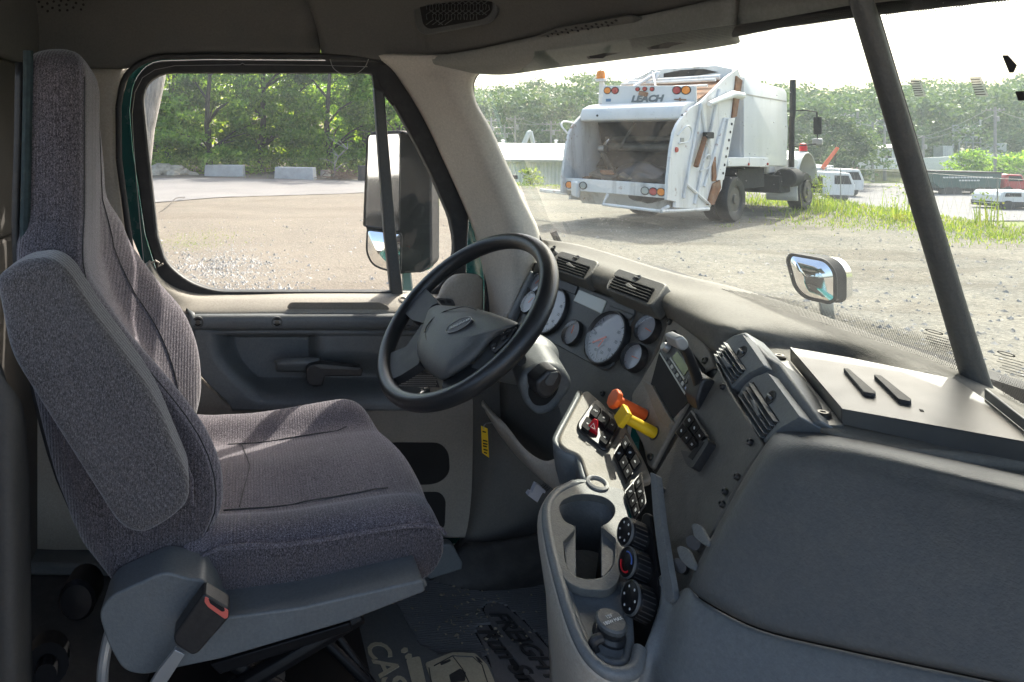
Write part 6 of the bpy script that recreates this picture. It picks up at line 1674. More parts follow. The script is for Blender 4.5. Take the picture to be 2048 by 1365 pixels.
for y0 in (0, 2.29):
    p_ = MB().slab([(x, y0, z) for x, z in tail], (0, .06, 0)).build('tail_side_panel', M['tail'], gt, bevel=.012, clean=True, **K)
    if y0 == 0:
        rbs = MB()
        for (a, b) in (((-1.9, 2.7), (-2.7, .7)), ((-1.9, 2.7), (-1.55, 1.5)), ((-1.0, 3.05), (-2.2, .55)), ((-.75, 2.4), (-1.75, .9)), ((-2.6, 1.0), (-1.5, .5))):
            rbs.tube([(a[0], -.015, a[1]), (b[0], -.015, b[1])], .035, 6)
        rbs.build('panel_rib', M['tail'], p_, **K)
        st = MB().slab([(-.58, -.045, 2.40), (-.25, -.045, 2.42), (-.83, -.045, 1.02), (-1.2, -.045, 1.02)], (0, .045, 0)).build('bolt_strip', M['tw'], p_, bevel=.006, **K)
        for k in range(7): MB().lathe((-.44 - .075 * k, -.047, 2.28 - .185 * k), (0, -1, 0), [(.032, 0), (.030, .012), (0, .012)], 10).build('strip_hole', M['chassis'], st, **K)
        MB().slab([(-.12, -.03, 3.40), (.2, -.03, 3.30), (-.12, -.03, 2.45), (-.36, -.03, 2.42)], (0, .03, 0)).build('rust_strip', M['rust'], p_, bevel=.004, **K)
        MB().slab([(-1.32, -.04, .95), (-1.0, -.04, 1.02), (-.95, -.04, .85), (-1.3, -.04, .48), (-1.62, -.04, .5)], (0, .04, 0)).build('rust_corner', M['rust'], p_, bevel=.006, **K)
        MB().slab([(-1.35, -.03, 1.5), (-1.2, -.03, 1.55), (-1.15, -.03, 1.0), (-1.35, -.03, 1.0)], (0, .03, 0)).build('rust_corner', M['rust'], p_, bevel=.006, **K)
        MB().tube([(-1.75, -.12, 2.70), (-.55, -.12, 2.95), (-.10, -.12, 2.93)], [.05, .085, .085], 12).build('ram', M['tw'], p_, **K)
        MB().tube([(-2.28, -.08, 1.36), (-1.85, -.08, 1.98)], .05, 10).build('release_arm', M['rust'], p_, **K)
        MB().box((-1.72, -.09, 2.02), (.35, .1, .14)).build('arm_head', M['chassis'], p_, bevel=.02, **K)
        hd = MB(); hd.tube(spline([V((-2.95, -.02, 2.02)), V((-2.7, -.09, 2.22)), V((-2.5, -.09, 2.12)), V((-2.6, -.09, 1.9)), V((-2.9, -.02, 1.85))], 5), .018, 6)
        hd.tube(spline([V((-2.0, -.02, 1.35)), V((-1.75, -.09, 1.6)), V((-1.6, -.09, 1.5)), V((-1.7, -.09, 1.32)), V((-1.95, -.02, 1.25))], 5), .016, 6)
        hd.build('grab_rail', M['tw'], p_, **K)
        MB().lathe((-2.98, -.005, 1.72), (0, -1, 0), [(.06, 0), (.05, .025), (0, .03)], 14).build('marker_light', M['redlens'], p_, **K)
        MB().box((-2.72, -.005, 1.90), (.14, .012, .13)).build('decal', M['silver'], p_, **K)
    else:
        MB().tube(spline([V((-3.0, 2.36, 2.05)), V((-3.05, 2.5, 2.25)), V((-2.9, 2.52, 2.35)), V((-2.7, 2.36, 2.3))], 5), .022, 6).build('grab_rail', M['tw'], p_, **K)
def slabx(name, pts, t, mat, par=gt, **k):
    return MB().slab(pts, (t, 0, 0)).build(name, mat, par, clean=True, local=True, **k)
lp = slabx('light_panel', [tb(*cz_(x, y), -2.0) for x, y in ((495, 290), (478, 418), (1078, 418), (1075, 290))], .06, M['tw'], bevel=.012)
bm_ = MB().slab([(-1.95, .06, 2.78), (-2.30, .06, 2.74), (-2.55, .06, 2.66), (-2.64, .06, 2.52), (-2.64, .06, 2.36), (-2.3, .06, 2.33), (-2.0, .06, 2.4)], (0, 2.23, 0)).build('cross_beam', M['tw'], gt, bevel=.04, clean=True, **K)
for x, y in ((455, 478), (990, 478)): MB().lathe(tb(*cz_(x, y), -2.645), (-1, 0, 0), [(.028, 0), (.024, .008), (0, .008)], 10).build('beam_hole', M['chassis'], bm_, **K)
def lamp(px, py, xl, r, mat, par):
    c = tb(*cz_(px, py), xl)
    o = MB().lathe(c, (-1, 0, 0), [(r * 1.2, 0), (r * 1.2, .012), (r * 1.02, .016), (r, .010)], 18).build('lamp', M['chassis'], par, **K)
    MB().lathe(c, (-1, 0, 0), [(r, .008), (r * .9, .024), (0, .030)], 18).build('lens', M[mat], o, **K)
for x, y, r, m_ in ((520, 320, .075, 'amber'), (568, 320, .075, 'redlens'), (710, 312, .045, 'redlens'), (755, 310, .045, 'redlens'), (801, 311, .045, 'redlens'), (957, 318, .08, 'redlens'), (1015, 318, .085, 'amber')): lamp(x, y, -2.0, r, m_, lp)
MB().box(tb(*cz_(745, 340), -2.03), (.08, .18, .10), Matrix.Rotation(.3, 3, 'X')).build('camera_bracket', M['rust'], lp, bevel=.01, **K)
text('lettering', 'LEACH', tb(*cz_(668, 392), -2.004), tb(*cz_(830, 388), -2.0) - tb(*cz_(668, 392), -2.0), (0, 0, 1), .20, plain('dark_lettering', (.12, .15, .16), .5), lp, depth=.002, shear=.25, bold=.012, local=True, sx=1.12)
MB().box(tb(*cz_(525, 381), -2.004), (.004, .12, .07)).build('decal', plain('blue_decal', (.06, .17, .3), .5), lp, **K)
MB().tube([tb(*cz_(940, 376), -2.02), tb(*cz_(1015, 378), -2.02)], .014, 6).tube([tb(*cz_(975, 366), -2.02), tb(*cz_(978, 388), -2.02)], .02, 6).build('latch', M['rust'], lp, **K)
tx = MB()
for a, b in ((680, 700), (704, 722), (728, 742), (746, 768), (776, 790)): tx.slab([tb(*cz_(a, 411), -2.004), tb(*cz_(b, 411), -2.004), tb(*cz_(b, 416), -2.004), tb(*cz_(a, 416), -2.004)], (.003, 0, 0))
tx.build('small_print', M['chassis'], lp, **K)
# hopper: sill, floor, packer, cylinders
sill = slabx('sill', [(-3.22, .06, 1.00), (-3.22, 2.36, 1.03), (-3.22, 2.36, .74), (-3.22, .06, .71)], .10, M['twd'], bevel=.015)
for x, y, m_ in ((278, 915, 'amber'), (322, 917, 'redlens'), (367, 919, 'clear'), (757, 952, 'clear'), (808, 957, 'redlens'), (858, 960, 'amber')): lamp(x, y, -3.225, .075, m_, sill)
flr = [(-3.12, .98), (-2.8, .70), (-2.3, .52), (-1.6, .50), (-1.0, .75), (-.6, 1.2), (-.35, 1.9), (-.3, 2.6)]
vs = [V((x, y, z)) for y in (.06, 2.29) for x, z in flr]; n = len(flr)
mk('hopper_floor', vs, [(i, i + 1, n + i + 1, n + i) for i in range(n - 1)], M['grime'], gt, local=True, solid=.05, soff=0)
pk = MB().slab([(-1.95, .1, 2.4), (-1.35, .1, 2.0), (-1.5, .1, 1.35), (-2.0, .1, 1.25), (-1.7, .1, 1.6)], (0, 2.15, 0)).build('packer_blade', M['grime'], gt, bevel=.03, clean=True, **K)
MB().tube([(-1.95, .3, 1.74), (-1.95, 2.0, 1.74)], .085, 12).tube([(-1.8, .25, 1.95), (-1.8, 2.1, 1.95)], .055, 10).build('packer_shaft', M['hopsteel'], pk, smooth=60, **K)
MB().slab([(-1.6, .1, 2.38), (-1.05, .1, 2.38), (-.45, .1, 1.2), (-.9, .1, 1.2)], (0, 2.15, 0)).build('slide_panel', M['grime'], gt, bevel=.02, **K)
for y in (.35, 1.95):
    c = MB().tube([(-2.2, y, 1.72), (-1.35, y - .0, 2.38)], .05, 12).build('ram', M['chrome'], pk, smooth=60, **K)
    MB().tube([(-1.72, y, 2.10), (-1.15, y, 2.55)], .085, 12).build('ram_barrel', M['hopsteel'], c, smooth=60, **K)
    MB().lathe((-2.22, y - .06, 1.70), (0, 1, 0), [(.10, 0), (.10, .14), (0, .14)], 12).build('ram_pin', M['steel'], c, **K)
    MB().tube([(-2.25, y, 1.62), (-1.9, y - .15, .95)], [.06, .09], 8).build('packer_arm', M['hopsteel'], pk, **K)
MB().tube([(-1.9, 1.35, 2.35), (-2.15, 1.62, 1.7)], .03, 8).build('packer_hose', M['hopsteel'], pk, **K)
scr = MB(); R5 = random.Random(12)
for k in range(90):
    c_ = V((R5.uniform(-2.9, -1.2), R5.uniform(.25, 2.1), 0)); c_.z = .72 + abs(c_.x + 2.1) * .35 + R5.uniform(0, .28)
    Rm = Matrix.Rotation(R5.uniform(0, 6), 3, 'Z') @ Matrix.Rotation(R5.uniform(-1, 1), 3, 'X')
    scr.box(c_, (R5.uniform(.05, .35), R5.uniform(.04, .2), R5.uniform(.02, .12)), Rm, R5.choice([0, 0, 0, 1, 2]))
sc_o = scr.build('hopper_scraps', [M['grime'], M['hopsteel'], M['rust']], gt, local=True, smooth=0)
sc_o['kind'] = 'stuff'
# side steps and corner rails
MB().slab([(-3.1, 2.30, .70), (-3.1, 3.05, .72), (-3.0, 3.05, .72), (-3.0, 2.30, .70)], (0, 0, -.09)).build('step', M['twd'], gt, bevel=.02, **K)
MB().slab([(-3.35, 1.95, .95), (-3.35, 2.1, .98), (-3.30, 2.12, .62), (-3.30, 1.95, .58)], (.14, 0, 0)).build('hook_bracket', M['twd'], gt, bevel=.04, **K)
MB().tube([(-3.3, 1.25, .72), (-3.45, 1.28, .50), (-3.45, .10, .46), (-3.2, .05, .55)], .035, 8).tube([(-3.45, .08, .46), (-1.5, .0, .40)], .04, 8).build('step_rail', M['twd'], gt, **K)
MB().slab([(-2.9, .2, .72), (-2.9, 2.2, .74), (-2.7, 2.2, .42), (-2.7, .2, .40)], (.3, 0, 0)).build('under_hopper', M['twd'], gt, **K)
# top frame above the light panel
tf = MB()
tf.slab([(-.25, .02, 3.30), (-.25, 2.25, 3.30), (-.25, 2.15, 3.50), (-.25, 1.75, 3.68), (-.25, .35, 3.66), (-.25, .02, 3.56)], (.05, 0, 0))
tf.build('top_hood', M['twd'], gt, bevel=.02, clean=True, **K)
MB().slab([(-.262, .30, 3.50), (-.262, .8, 3.44), (-.262, 1.5, 3.46), (-.262, 1.5, 3.56), (-.262, 1.1, 3.615), (-.262, .6, 3.60)], (.004, 0, 0)).build('hood_gap', M['void'], bpy.data.objects['top_hood'], smooth=0, **K)
MB().tube([(-.5, .15, 3.36), (-.5, 2.2, 3.36)], .07, 10).build('top_bar', M['twd'], gt, **K)
MB().tube([(-.9, .1, 3.28), (-.9, 2.2, 3.30)], .04, 10).tube([(-1.3, .1, 3.13), (-1.3, 2.1, 3.16)], .03, 8).build('top_bar', M['tw'], gt, **K)
MB().slab([(-1.9, .06, 2.8), (-1.9, 2.25, 2.8), (-.4, 2.25, 3.3), (-.4, .06, 3.3)], (0, 0, -.03)).build('top_plate', M['rust'], gt, **K)
cl_ = MB(); cl_.tube([(-.7, 1.75, 3.3), (-.6, 1.6, 3.62), (-.6, 1.45, 3.55), (-.8, 1.5, 3.3)], .045, 8); cl_.tube([(-.6, 1.6, 3.6), (-1.2, 1.25, 3.2)], .025, 6); cl_.tube([(-.62, 1.5, 3.55), (-1.2, 1.75, 3.2)], .05, 8)
cl_.build('linkage', M['twd'], gt, **K)
# beacon on its bracket
bs = tb(*cz_(478, 262), -1.9)
MB().slab([tb(*cz_(x, y), -1.9) for x, y in ((468, 262), (490, 262), (500, 290), (478, 415), (462, 415))], (.05, 0, 0)).build('beacon_bracket', M['tw'], gt, **K)
bq = MB().lathe(bs, (0, 0, 1), [(.13, 0), (.13, .05), (.09, .06)], 16).build('beacon', M['tw'], gt, **K)
MB().lathe(bs + V((0, 0, .05)), (0, 0, 1), [(.095, 0), (.10, .12), (.08, .20), (0, .21)], 16).build('beacon_lens', M['amber'], bq, smooth=50, **K)
gd_ = [tb(*cz_(x, y), -1.9) for x, y in ((432, 250), (470, 195), (500, 178), (538, 195), (520, 250))]
MB().tube(gd_, .014, 6).build('beacon_guard', M['tw'], bq, **K)
# chassis, wheels, hood
MB().box((1.8, 1.0, 1.0), (6.0, .28, .26)).box((1.8, 1.6, 1.0), (6.0, .28, .26)).box((1.6, .55, .95), (1.6, .5, .5)).box((0, 1.2, .55), (.25, 2.0, .25)).box((4.35, 1.2, .5), (.16, 2.0, .16)).box((3.3, .45, .75), (.7, .6, .45)).build('chassis', M['chassis'], gt, bevel=.02, **K)
MB().lathe((3.4, .1, .92), (1, 0, 0), [(.22, -.3), (.25, -.26), (.25, .26), (.22, .3)], 16).build('fuel_tank', M['chassis'], gt, **K)
def twheel(x, y0, y1, r, dual):
    w = thing('wheel', None, None, (0, 0, 0)) if False else None
    s = -1 if y0 < 1 else 1
    yo = y0 if s < 0 else y1
    tyre = MB()
    spans = [(y0, y0 + .25), (y1 - .25, y1)] if dual else [(y0, y1)]
    for a, b in spans:
        tyre.lathe((x, a, r), (0, 1, 0), [(r * .58, .02), (r * .66, 0), (r * .93, .0), (r, .045), (r, b - a - .045), (r * .93, b - a), (r * .66, b - a), (r * .58, b - a - .02)], 32, cap=False)
    t = tyre.build('wheel', M['rubber'], gt, smooth=40, **K)
    d = .10 if dual else .03
    MB().lathe((x, yo - s * d, r), (0, s, 0), [(r * .60, .06), (r * .57, .08), (r * .50, .04), (r * .46, -.02), (r * .28, -.03), (r * .26, .04), (r * .2, .09), (0, .09)], 24).build('rim', M['hopsteel'], t, smooth=40, **K)
twheel(0, .02, .56, .53, True); twheel(0, 1.79, 2.33, .53, True); twheel(4.42, .04, .34, .52, False); twheel(4.42, 2.0, 2.3, .52, False)
MB().tube([(3.18, -.02, 1.2), (3.2, -.02, 2.4), (3.28, -.02, 2.6), (3.28, -.02, 3.45)], .062, 12).build('exhaust_stack', M['grime'], gt, smooth=60, **K)
MB().tube([(3.27, -.02, 2.6), (3.28, -.02, 3.46)], .066, 12).build('stack_tip', M['chassis'], gt, smooth=60, **K)
cabp = MB().slab([(3.12, .45, 1.0), (4.1, .45, 1.0), (4.2, .45, 1.85), (3.95, .45, 2.75), (3.12, .45, 2.8)], (0, 1.5, 0)).build('cab', M['tw'], gt, bevel=.05, clean=True, **K)
MB().slab([(3.35, .44, 1.95), (4.05, .44, 1.95), (3.88, .44, 2.6), (3.35, .44, 2.62)], (0, 1.52, 0)).build('cab_window', M['void'], cabp, **K)
fend = []
for y, k in ((.02, 0), (.05, .03), (.35, .05), (.7, .06)):
    fend.append([V((4.42 + math.cos(a) * (.74 + k * .3), y, .62 + math.sin(a) * (.92 + k * .9))) for a in [math.radians(200 - 195 * i / 10) for i in range(11)]])
vs, fs, _ = surf(fend, 2, 2)
mk('fender', vs, fs, M['tw'], gt, local=True, solid=.03, soff=0, smooth=60)
MB().slab([(3.55, .04, .9), (3.72, .04, .9), (3.85, .04, 1.35), (3.68, .04, 1.42), (3.55, .04, 1.4)], (0, .5, 0)).build('fender_skirt', M['tw'], gt, bevel=.03, clean=True, **K)
MB().slab([(4.0, .55, 1.0), (5.5, .6, .95), (5.55, .6, 1.35), (5.3, .6, 1.55), (4.1, .55, 1.75)], (0, 1.25, 0)).build('hood', M['tw'], gt, bevel=.08, seg=3, clean=True, **K)
MB().box((5.5, 1.17, .72), (.2, 2.3, .35)).build('front_bumper', M['chassis'], gt, bevel=.03, **K)
MB().lathe((4.45, .12, 1.60), (0, 0, 1), [(.09, 0), (.09, .12), (.07, .2), (0, .22)], 14).build('hood_light', M['red'], gt, **K)
mr_ = MB().tube([(3.5, .3, 2.66), (3.7, -.15, 2.68), (4.2, -.25, 2.64), (4.25, -.25, 1.8), (3.6, .3, 1.7)], .02, 6).build('mirror_arm', M['chassis'], gt, **K)
MB().box((4.25, -.25, 2.28), (.08, .17, .46)).build('mirror', M['chassis'], mr_, bevel=.02, **K)
MB().box((4.25, -.25, 1.85), (.10, .22, .18)).build('convex_mirror', M['silver'], mr_, bevel=.03, **K)
# bag and boards lying in the hopper
bgp = TM @ V((-2.55, .85, .98))
bm = bmesh.new(); bmesh.ops.create_icosphere(bm, subdivisions=4, radius=.58)
for v in bm.verts: v.co = V((v.co.x * .85, v.co.y * 1.5, v.co.z * .75)) * (1 + .16 * noise.noise(v.co * 4) + .10 * abs(noise.noise(v.co * 9)))
vsb = [v.co + bgp for v in bm.verts]; fsb = [tuple(v.index for v in f.verts) for f in bm.faces]; bm.free()
tag(mk('trash_bag', vsb, fsb, plain('shiny_black_bag', (.016, .018, .022), .33, var=.3)), 'shiny black trash bag lying in the hopper of the garbage truck', 'trash bag')
for (y, l, lb) in ((1.55, .5, 'pale scrap board leaning on the hopper sill, left one'), (.95, .36, 'short pale scrap board by the black trash bag')):
    a = TM @ V((-3.1, y + l * .5, 1.10)); b = TM @ V((-3.05, y - l * .5, 1.0)); u_ = TM.to_3x3() @ V((.35, 0, .08))
    tag(MB().slab([a, b, b + u_, a + u_], (0, 0, .06)).build('scrap_board', M['hopsteel'], bevel=.006), lb, 'board')

# ---------------------------------------------------------------- buildings, poles and vehicles far off
M['corr'] = None
m, nt, b, N, L = nmat('corrugated_wall'); vec = coords(nt)
w = N.new('ShaderNodeTexWave'); w.inputs['Scale'].default_value = 1.1; w.inputs['Distortion'].default_value = 0; L.new(vec, w.inputs['Vector'])
L.new(ramp(nt, noise_n(nt, vec, 1.2, 4), [(.3, (.40, .42, .42)), (.7, (.50, .52, .51))]), b.inputs['Base Color']); b.inputs['Roughness'].default_value = .5; bump(nt, b, w.outputs['Fac'], 1, .05); M['corr'] = m
sh = thing('metal_shed', 'long low white metal shed with corrugated wall behind the garbage truck', 'shed', P(1060, 380, 46))
a0, a1 = P(960, 318, 45), P(1215, 321, 47)
MB().slab([a0, a1, V((a1.x, a1.y, -5.5)), V((a0.x, a0.y, -5.5))], (0, .2, 0)).build('wall', M['corr'], sh, smooth=0)
r0, r1 = P(950, 286, 57), P(1215, 289, 59)
MB().slab([a0 + V((-.3, -.5, 0)), a1 + V((.3, -.5, 0)), r1, r0], (0, 0, -.12)).build('roof', M['white'] if False else plain('white_roof', (.72, .72, .72), .5, var=.05), sh, smooth=0)
MB().slab([a0 + V((-.3, -.55, 0)), a1 + V((.3, -.55, 0)), a1 + V((.3, -.55, -.16)), a0 + V((-.3, -.55, -.16))], (0, .04, 0)).build('eave', M['silver'], sh, smooth=0)
for px in (1006, 1112): MB().lathe(P(px, 288, 56), (0, 0, 1), [(.10, 0), (.10, .22), (.16, .24), (.16, .32), (0, .34)], 10).build('roof_vent', M['tw'], sh)
tag(MB().slab([P(1025, 351, 34), P(1036, 351, 34), P(1036, 359, 34), P(1025, 359, 34)], (0, .3, 0)).build('utility_box', M['chassis'], bevel=.02), 'small dark utility box beside the shed wall', 'utility box')
cr2 = thing('crane', 'white folded crane arm rising behind the shed roof', 'crane', (P(1060, 300, 62).x, 62, -5))
MB().tube([P(1046, 292, 62), P(1058, 265, 62), P(1061, 265, 62)], .22, 8).tube([P(1061, 264, 62), P(1067, 290, 62), P(1068, 380, 62)], .2, 8).build('boom', M['tw'], cr2)
M['pole'] = plain('weathered_pole', (.30, .28, .26), .9)
def pole(px, ptop, Y, lb, arms=1, lamp_=False):
    x = P(px, 0, Y).x; zt = P(px, ptop, Y).z
    t = thing('utility_pole', lb, 'utility pole', (x, Y, terr(x, Y)))
    MB().tube([(x, Y, terr(x, Y)), (x, Y, zt)], [.15, .10], 8).build('pole', M['pole'], t)
    for k in range(arms):
        a = MB().box((x, Y, zt - .35 - k * .7), (2.0, .1, .1)).build('crossarm', M['pole'], t)
        for e in (-.9, -.45, .45, .9): MB().lathe((x + e, Y, zt - .3 - k * .7), (0, 0, 1), [(.05, 0), (.05, .12), (0, .14)], 6).build('insulator', M['silver'], a)
    if lamp_: MB().tube([(x, Y, zt - .5), (x - .6, Y, zt - .25), (x - 1.5, Y, zt - .3)], .04, 6).build('lamp_arm', M['silver'], t)
    MB().lathe((x + .22, Y, zt - 1.5), (0, 0, 1), [(.16, 0), (.16, .5), (0, .52)], 8).build('transformer', M['silver'], t)
    return (x, Y, zt - .3)
pl = [pole(982, 236, 76, 'utility pole beside the A-pillar edge, leftmost above the shed', 1), pole(1009, 250, 78, 'short utility pole above the left roof vent of the shed', 2), pole(1030, 232, 74, 'tall thin utility pole above the shed, left of the crane', 1), pole(1102, 242, 72, 'utility pole with double crossarm right of the crane', 2)]
pr2 = [pole(1690, 226, 78, 'utility pole behind the tree, nearest the garbage truck mirror', 1), pole(1715, 224, 76, 'tall brown utility pole above the white shed', 0), pole(1745, 244, 74, 'street lamp pole with a curved arm left of the windshield post', 0, True), pole(1769, 236, 77, 'pale utility pole hidden partly by the windshield post', 1), pole(1846, 272, 76, 'short pale pole just right of the windshield post', 0), pole(1990, 214, 70, 'leaning pole with wires right of the substation', 1)]
def wire(a, b, sag, lb):
    a, b = V(a), V(b); q = [a.lerp(b, t / 12) - V((0, 0, sag * 4 * (t / 12) * (1 - t / 12))) for t in range(13)]
    return q
wr = MB()
for A in (pl, pr2):
    for p, q in zip(A, A[1:]):
        for e in (-.8, .8): wr.tube(wire((p[0] + e, p[1], p[2]), (q[0] + e, q[1], q[2]), .35, ''), .02, 4)
wr.tube(wire(pr2[-1], (pr2[-1][0] + 14, 66, pr2[-1][2] - 1.5), 1.5, ''), .025, 4)
tag(wr.build('power_lines', M['silver']), 'thin grey power lines strung between the utility poles', 'power line')
ss = thing('substation', 'grey steel lattice substation frames behind the white wall', 'substation', onz(1932, 300, 84))
sm = MB(); z0 = -5
for px in (1906, 1918, 1932, 1945, 1960): x = P(px, 0, 84).x; sm.tube([(x, 84, z0), (x, 84, P(0, 250 if px < 1950 else 240, 84).z)], .10, 6)
for py in (252, 262, 274, 286): sm.tube([P(1904, py, 84), P(1962, py, 84)], .09, 6)
for px in (1908, 1920, 1932, 1944): sm.tube([P(px, 262, 84), P(px + 12, 252, 84)], .05, 5); sm.tube([P(px, 286, 84), P(px + 12, 274, 84)], .05, 5)
sm.build('lattice_frame', plain('galvanised_steel', (.42, .43, .43), .5), ss)
for px, h in ((1886, 1.2), (1992, 1.6), (1975, .9)): MB().box((P(px, 0, 82).x, 82, P(0, 308, 82).z), (1.2, 1.2, h * 1.6)).build('equipment_cabinet', M['corr'], ss, bevel=.03)
wl2 = thing('white_wall', 'long low white wall in front of the substation', 'wall', onz(1850, 330, 74))
MB().slab([P(1716, 318, 74), P(1860, 316, 76), P(2000, 309, 78), P(2000, 345, 78), P(1860, 340, 76), P(1716, 338, 74)], (0, .3, 0)).build('wall_face', plain('painted_white_block', (.62, .62, .61), .7, var=.06), wl2, clean=True)
b1 = thing('white_building', 'small white building with a dark doorway left of the windshield post', 'building', onz(1775, 330, 77))
MB().slab([P(1752, 297, 77), P(1802, 294, 77), P(1802, 335, 77), P(1752, 335, 77)], (0, 4, 0)).build('wall', M['corr'], b1, smooth=0)
MB().slab([P(1748, 298, 76.6), P(1806, 294, 76.6), P(1800, 290, 79), P(1756, 292, 79)], (0, .2, .12)).build('roof', M['silver'], b1)
MB().slab([P(1776, 302, 76.9), P(1783, 302, 76.9), P(1783, 322, 76.9), P(1776, 322, 76.9)], (0, .05, 0)).build('doorway', M['void'], b1)
b2 = thing('box_trailer', 'white box trailer parked beside the small white building', 'trailer', onz(1738, 330, 79))
MB().slab([P(1722, 291, 79), P(1756, 292, 79), P(1756, 320, 79), P(1722, 320, 79)], (0, 3, 0)).build('box', M['tw'], b2, bevel=.05)
MB().slab([P(1722, 310, 78.9), P(1756, 310, 78.9), P(1756, 313, 78.9), P(1722, 313, 78.9)], (0, .05, 0)).build('stripe', M['chassis'], b2)
def cabover(px, Y, lb, s=1.0):
    x = P(px, 0, Y).x; z = P(0, 380, 54).z - .05; z = terr(x, Y) + .06
    t = thing('white_truck', lb, 'truck', (x, Y, z), math.radians(-20))
    c = MB().slab([(-.9, -1.0, .5), (.85, -1.0, .5), (.9, -1.0, 1.35), (.6, -1.0, 2.2), (-.9, -1.0, 2.25)], (0, 2, 0)).build('cab', M['tw'], t, bevel=.08, clean=True, **K)
    MB().slab([(-.35, -1.01, 1.35), (.7, -1.01, 1.35), (.5, -1.01, 2.0), (-.35, -1.01, 2.0)], (0, 2.02, 0)).build('window', M['void'], c, **K)
    MB().slab([(.915, -.85, 1.38), (.915, .85, 1.38), (.63, .85, 2.12), (.63, -.85, 2.12)], (.02, 0, .01)).build('windscreen', M['void'], c, **K)
    MB().box((-2.6, 0, .75), (3.4, 1.0, .3)).build('frame', M['chassis'], t, **K)
    for wx in (.1, -3.2):
        for wy in (-.95, .7): MB().lathe((wx, wy, .42), (0, 1, 0), [(.22, 0), (.42, 0), (.42, .25), (.22, .25)], 18).build('wheel', M['rubber'], t, **K)
    for e in (-.7, .7): MB().box((.9, e, .8), (.05, .3, .18)).build('headlight', M['silver'], t, **K)
cabover(1668, 52, 'white cab over truck parked nearest the garbage truck hood'); cabover(1690, 57, 'white cab over truck parked behind the nearer white truck')
bt = thing('bucket_truck', 'grey bucket truck with a raised orange boom beyond the garbage truck hood', 'truck', onz(1652, 350, 60))
MB().slab([P(1640, 336, 60), P(1668, 331, 60), P(1668, 350, 60), P(1640, 352, 60)], (0, 2.4, 0)).build('box', M['corr'], bt, bevel=.05)
MB().box(tuple(P(1654, 357, 61)), (2.0, 2.0, .5)).build('frame', M['chassis'], bt)
MB().tube([P(1644, 338, 60), P(1675, 296, 60)], [.17, .13], 8).build('boom', M['orange'], bt)
for px in (1646, 1662): MB().lathe(P(px, 368, 60), (0, 1, 0), [(.2, 0), (.45, 0), (.45, .3), (.2, .3)], 16).build('wheel', M['rubber'], bt)
rc2 = thing('parked_car', 'low red roofed car on the slope behind the white trucks', 'car', onz(1716, 345, 66))
MB().slab([P(1702, 345, 66), P(1728, 345, 66), P(1729, 341, 66), P(1722, 339, 66), P(1718, 336, 66), P(1708, 336, 66), P(1703, 340, 66)], (0, 1.6, 0)).build('body', plain('dull_red', (.35, .06, .05), .3), rc2, bevel=.06, clean=True)
for px in (1706, 1724): MB().lathe(P(px, 346, 66), (0, 1, 0), [(.12, 0), (.3, 0), (.3, .2), (.12, .2)], 12).build('wheel', M['rubber'], rc2)
dc = thing('dump_trailer', 'dark green open top dump trailer on the street right of the windshield post', 'trailer', onz(1935, 388, 58))
dgm = plain('dark_green_paint', (.025, .085, .07), .4, dust=(.1, .12, .1), dscale=2, damt=.4)
db = MB().slab([P(1864, 343, 58), P(2004, 346, 58), P(2000, 378, 58), P(1880, 377, 58), P(1866, 366, 58)], (0, 2.4, 0)).build('box', dgm, dc, bevel=.03, clean=True)
MB().slab([P(1862, 342, 57.9), P(2006, 345, 57.9), P(2006, 348, 57.9), P(1862, 345, 57.9)], (0, 2.6, 0)).build('rim', M['chassis'], db)
for (x0, x1, y) in ((1886, 1980, 354), (1918, 1956, 360)):
    k = x0; tq = MB()
    while k < x1: wd_ = 3 + (k * 7 % 3); tq.slab([P(k, y, 57.97), P(k + wd_, y, 57.97), P(k + wd_, y + 3, 57.97), P(k, y + 3, 57.97)], (0, .02, 0)); k += wd_ + 1.6
    tq.build('lettering', M['white'], db, smooth=0)
MB().slab([P(1895, 378, 58.2), P(2000, 379, 58.2), P(2000, 384, 58.2), P(1895, 384, 58.2)], (0, 1.6, 0)).build('frame', M['chassis'], dc)
for px in (1896, 1912, 1960, 1976): MB().lathe(P(px, 386, 58), (0, 1, 0), [(.25, 0), (.5, 0), (.5, .35), (.25, .35)], 18).build('wheel', M['rubber'], dc)
rt = thing('red_truck', 'red truck cab at the front of the dark green dump trailer', 'truck', onz(2030, 388, 58))
MB().slab([P(2008, 378, 58), P(2075, 380, 58), P(2075, 366, 58), P(2050, 362, 58), P(2044, 350, 58), P(2014, 349, 58), P(2008, 356, 58)], (0, 2.2, 0)).build('cab', plain('truck_red', (.40, .02, .025), .3), rt, bevel=.08, clean=True)
MB().slab([P(2018, 353, 57.96), P(2042, 353, 57.96), P(2046, 363, 57.96), P(2018, 363, 57.96)], (0, 2.28, 0)).build('window', M['void'], rt)
for px in (2016, 2062): MB().lathe(P(px, 385, 58), (0, 1, 0), [(.25, 0), (.5, 0), (.5, .3), (.25, .3)], 18).build('wheel', M['rubber'], rt)
wv_ = thing('white_van', 'white van parked on the near side of the street at the far right', 'van', onz(2030, 418, 46))
MB().slab([P(2000, 410, 46), P(2090, 412, 46), P(2090, 384, 46), P(2010, 383, 46), P(2002, 392, 46)], (0, 1.9, 0)).build('body', M['tw'], wv_, bevel=.08, clean=True)
MB().slab([P(2013, 387, 45.97), P(2043, 387, 45.97), P(2043, 394, 45.97), P(2010, 394, 45.97)], (0, .05, 0)).build('window', M['void'], wv_)
MB().slab([P(2001, 404, 45.96), P(2090, 405, 45.96), P(2090, 416, 45.96), P(2003, 415, 45.96)], (0, 1.96, 0)).build('bumper', M['chassis'], wv_, bevel=.05)
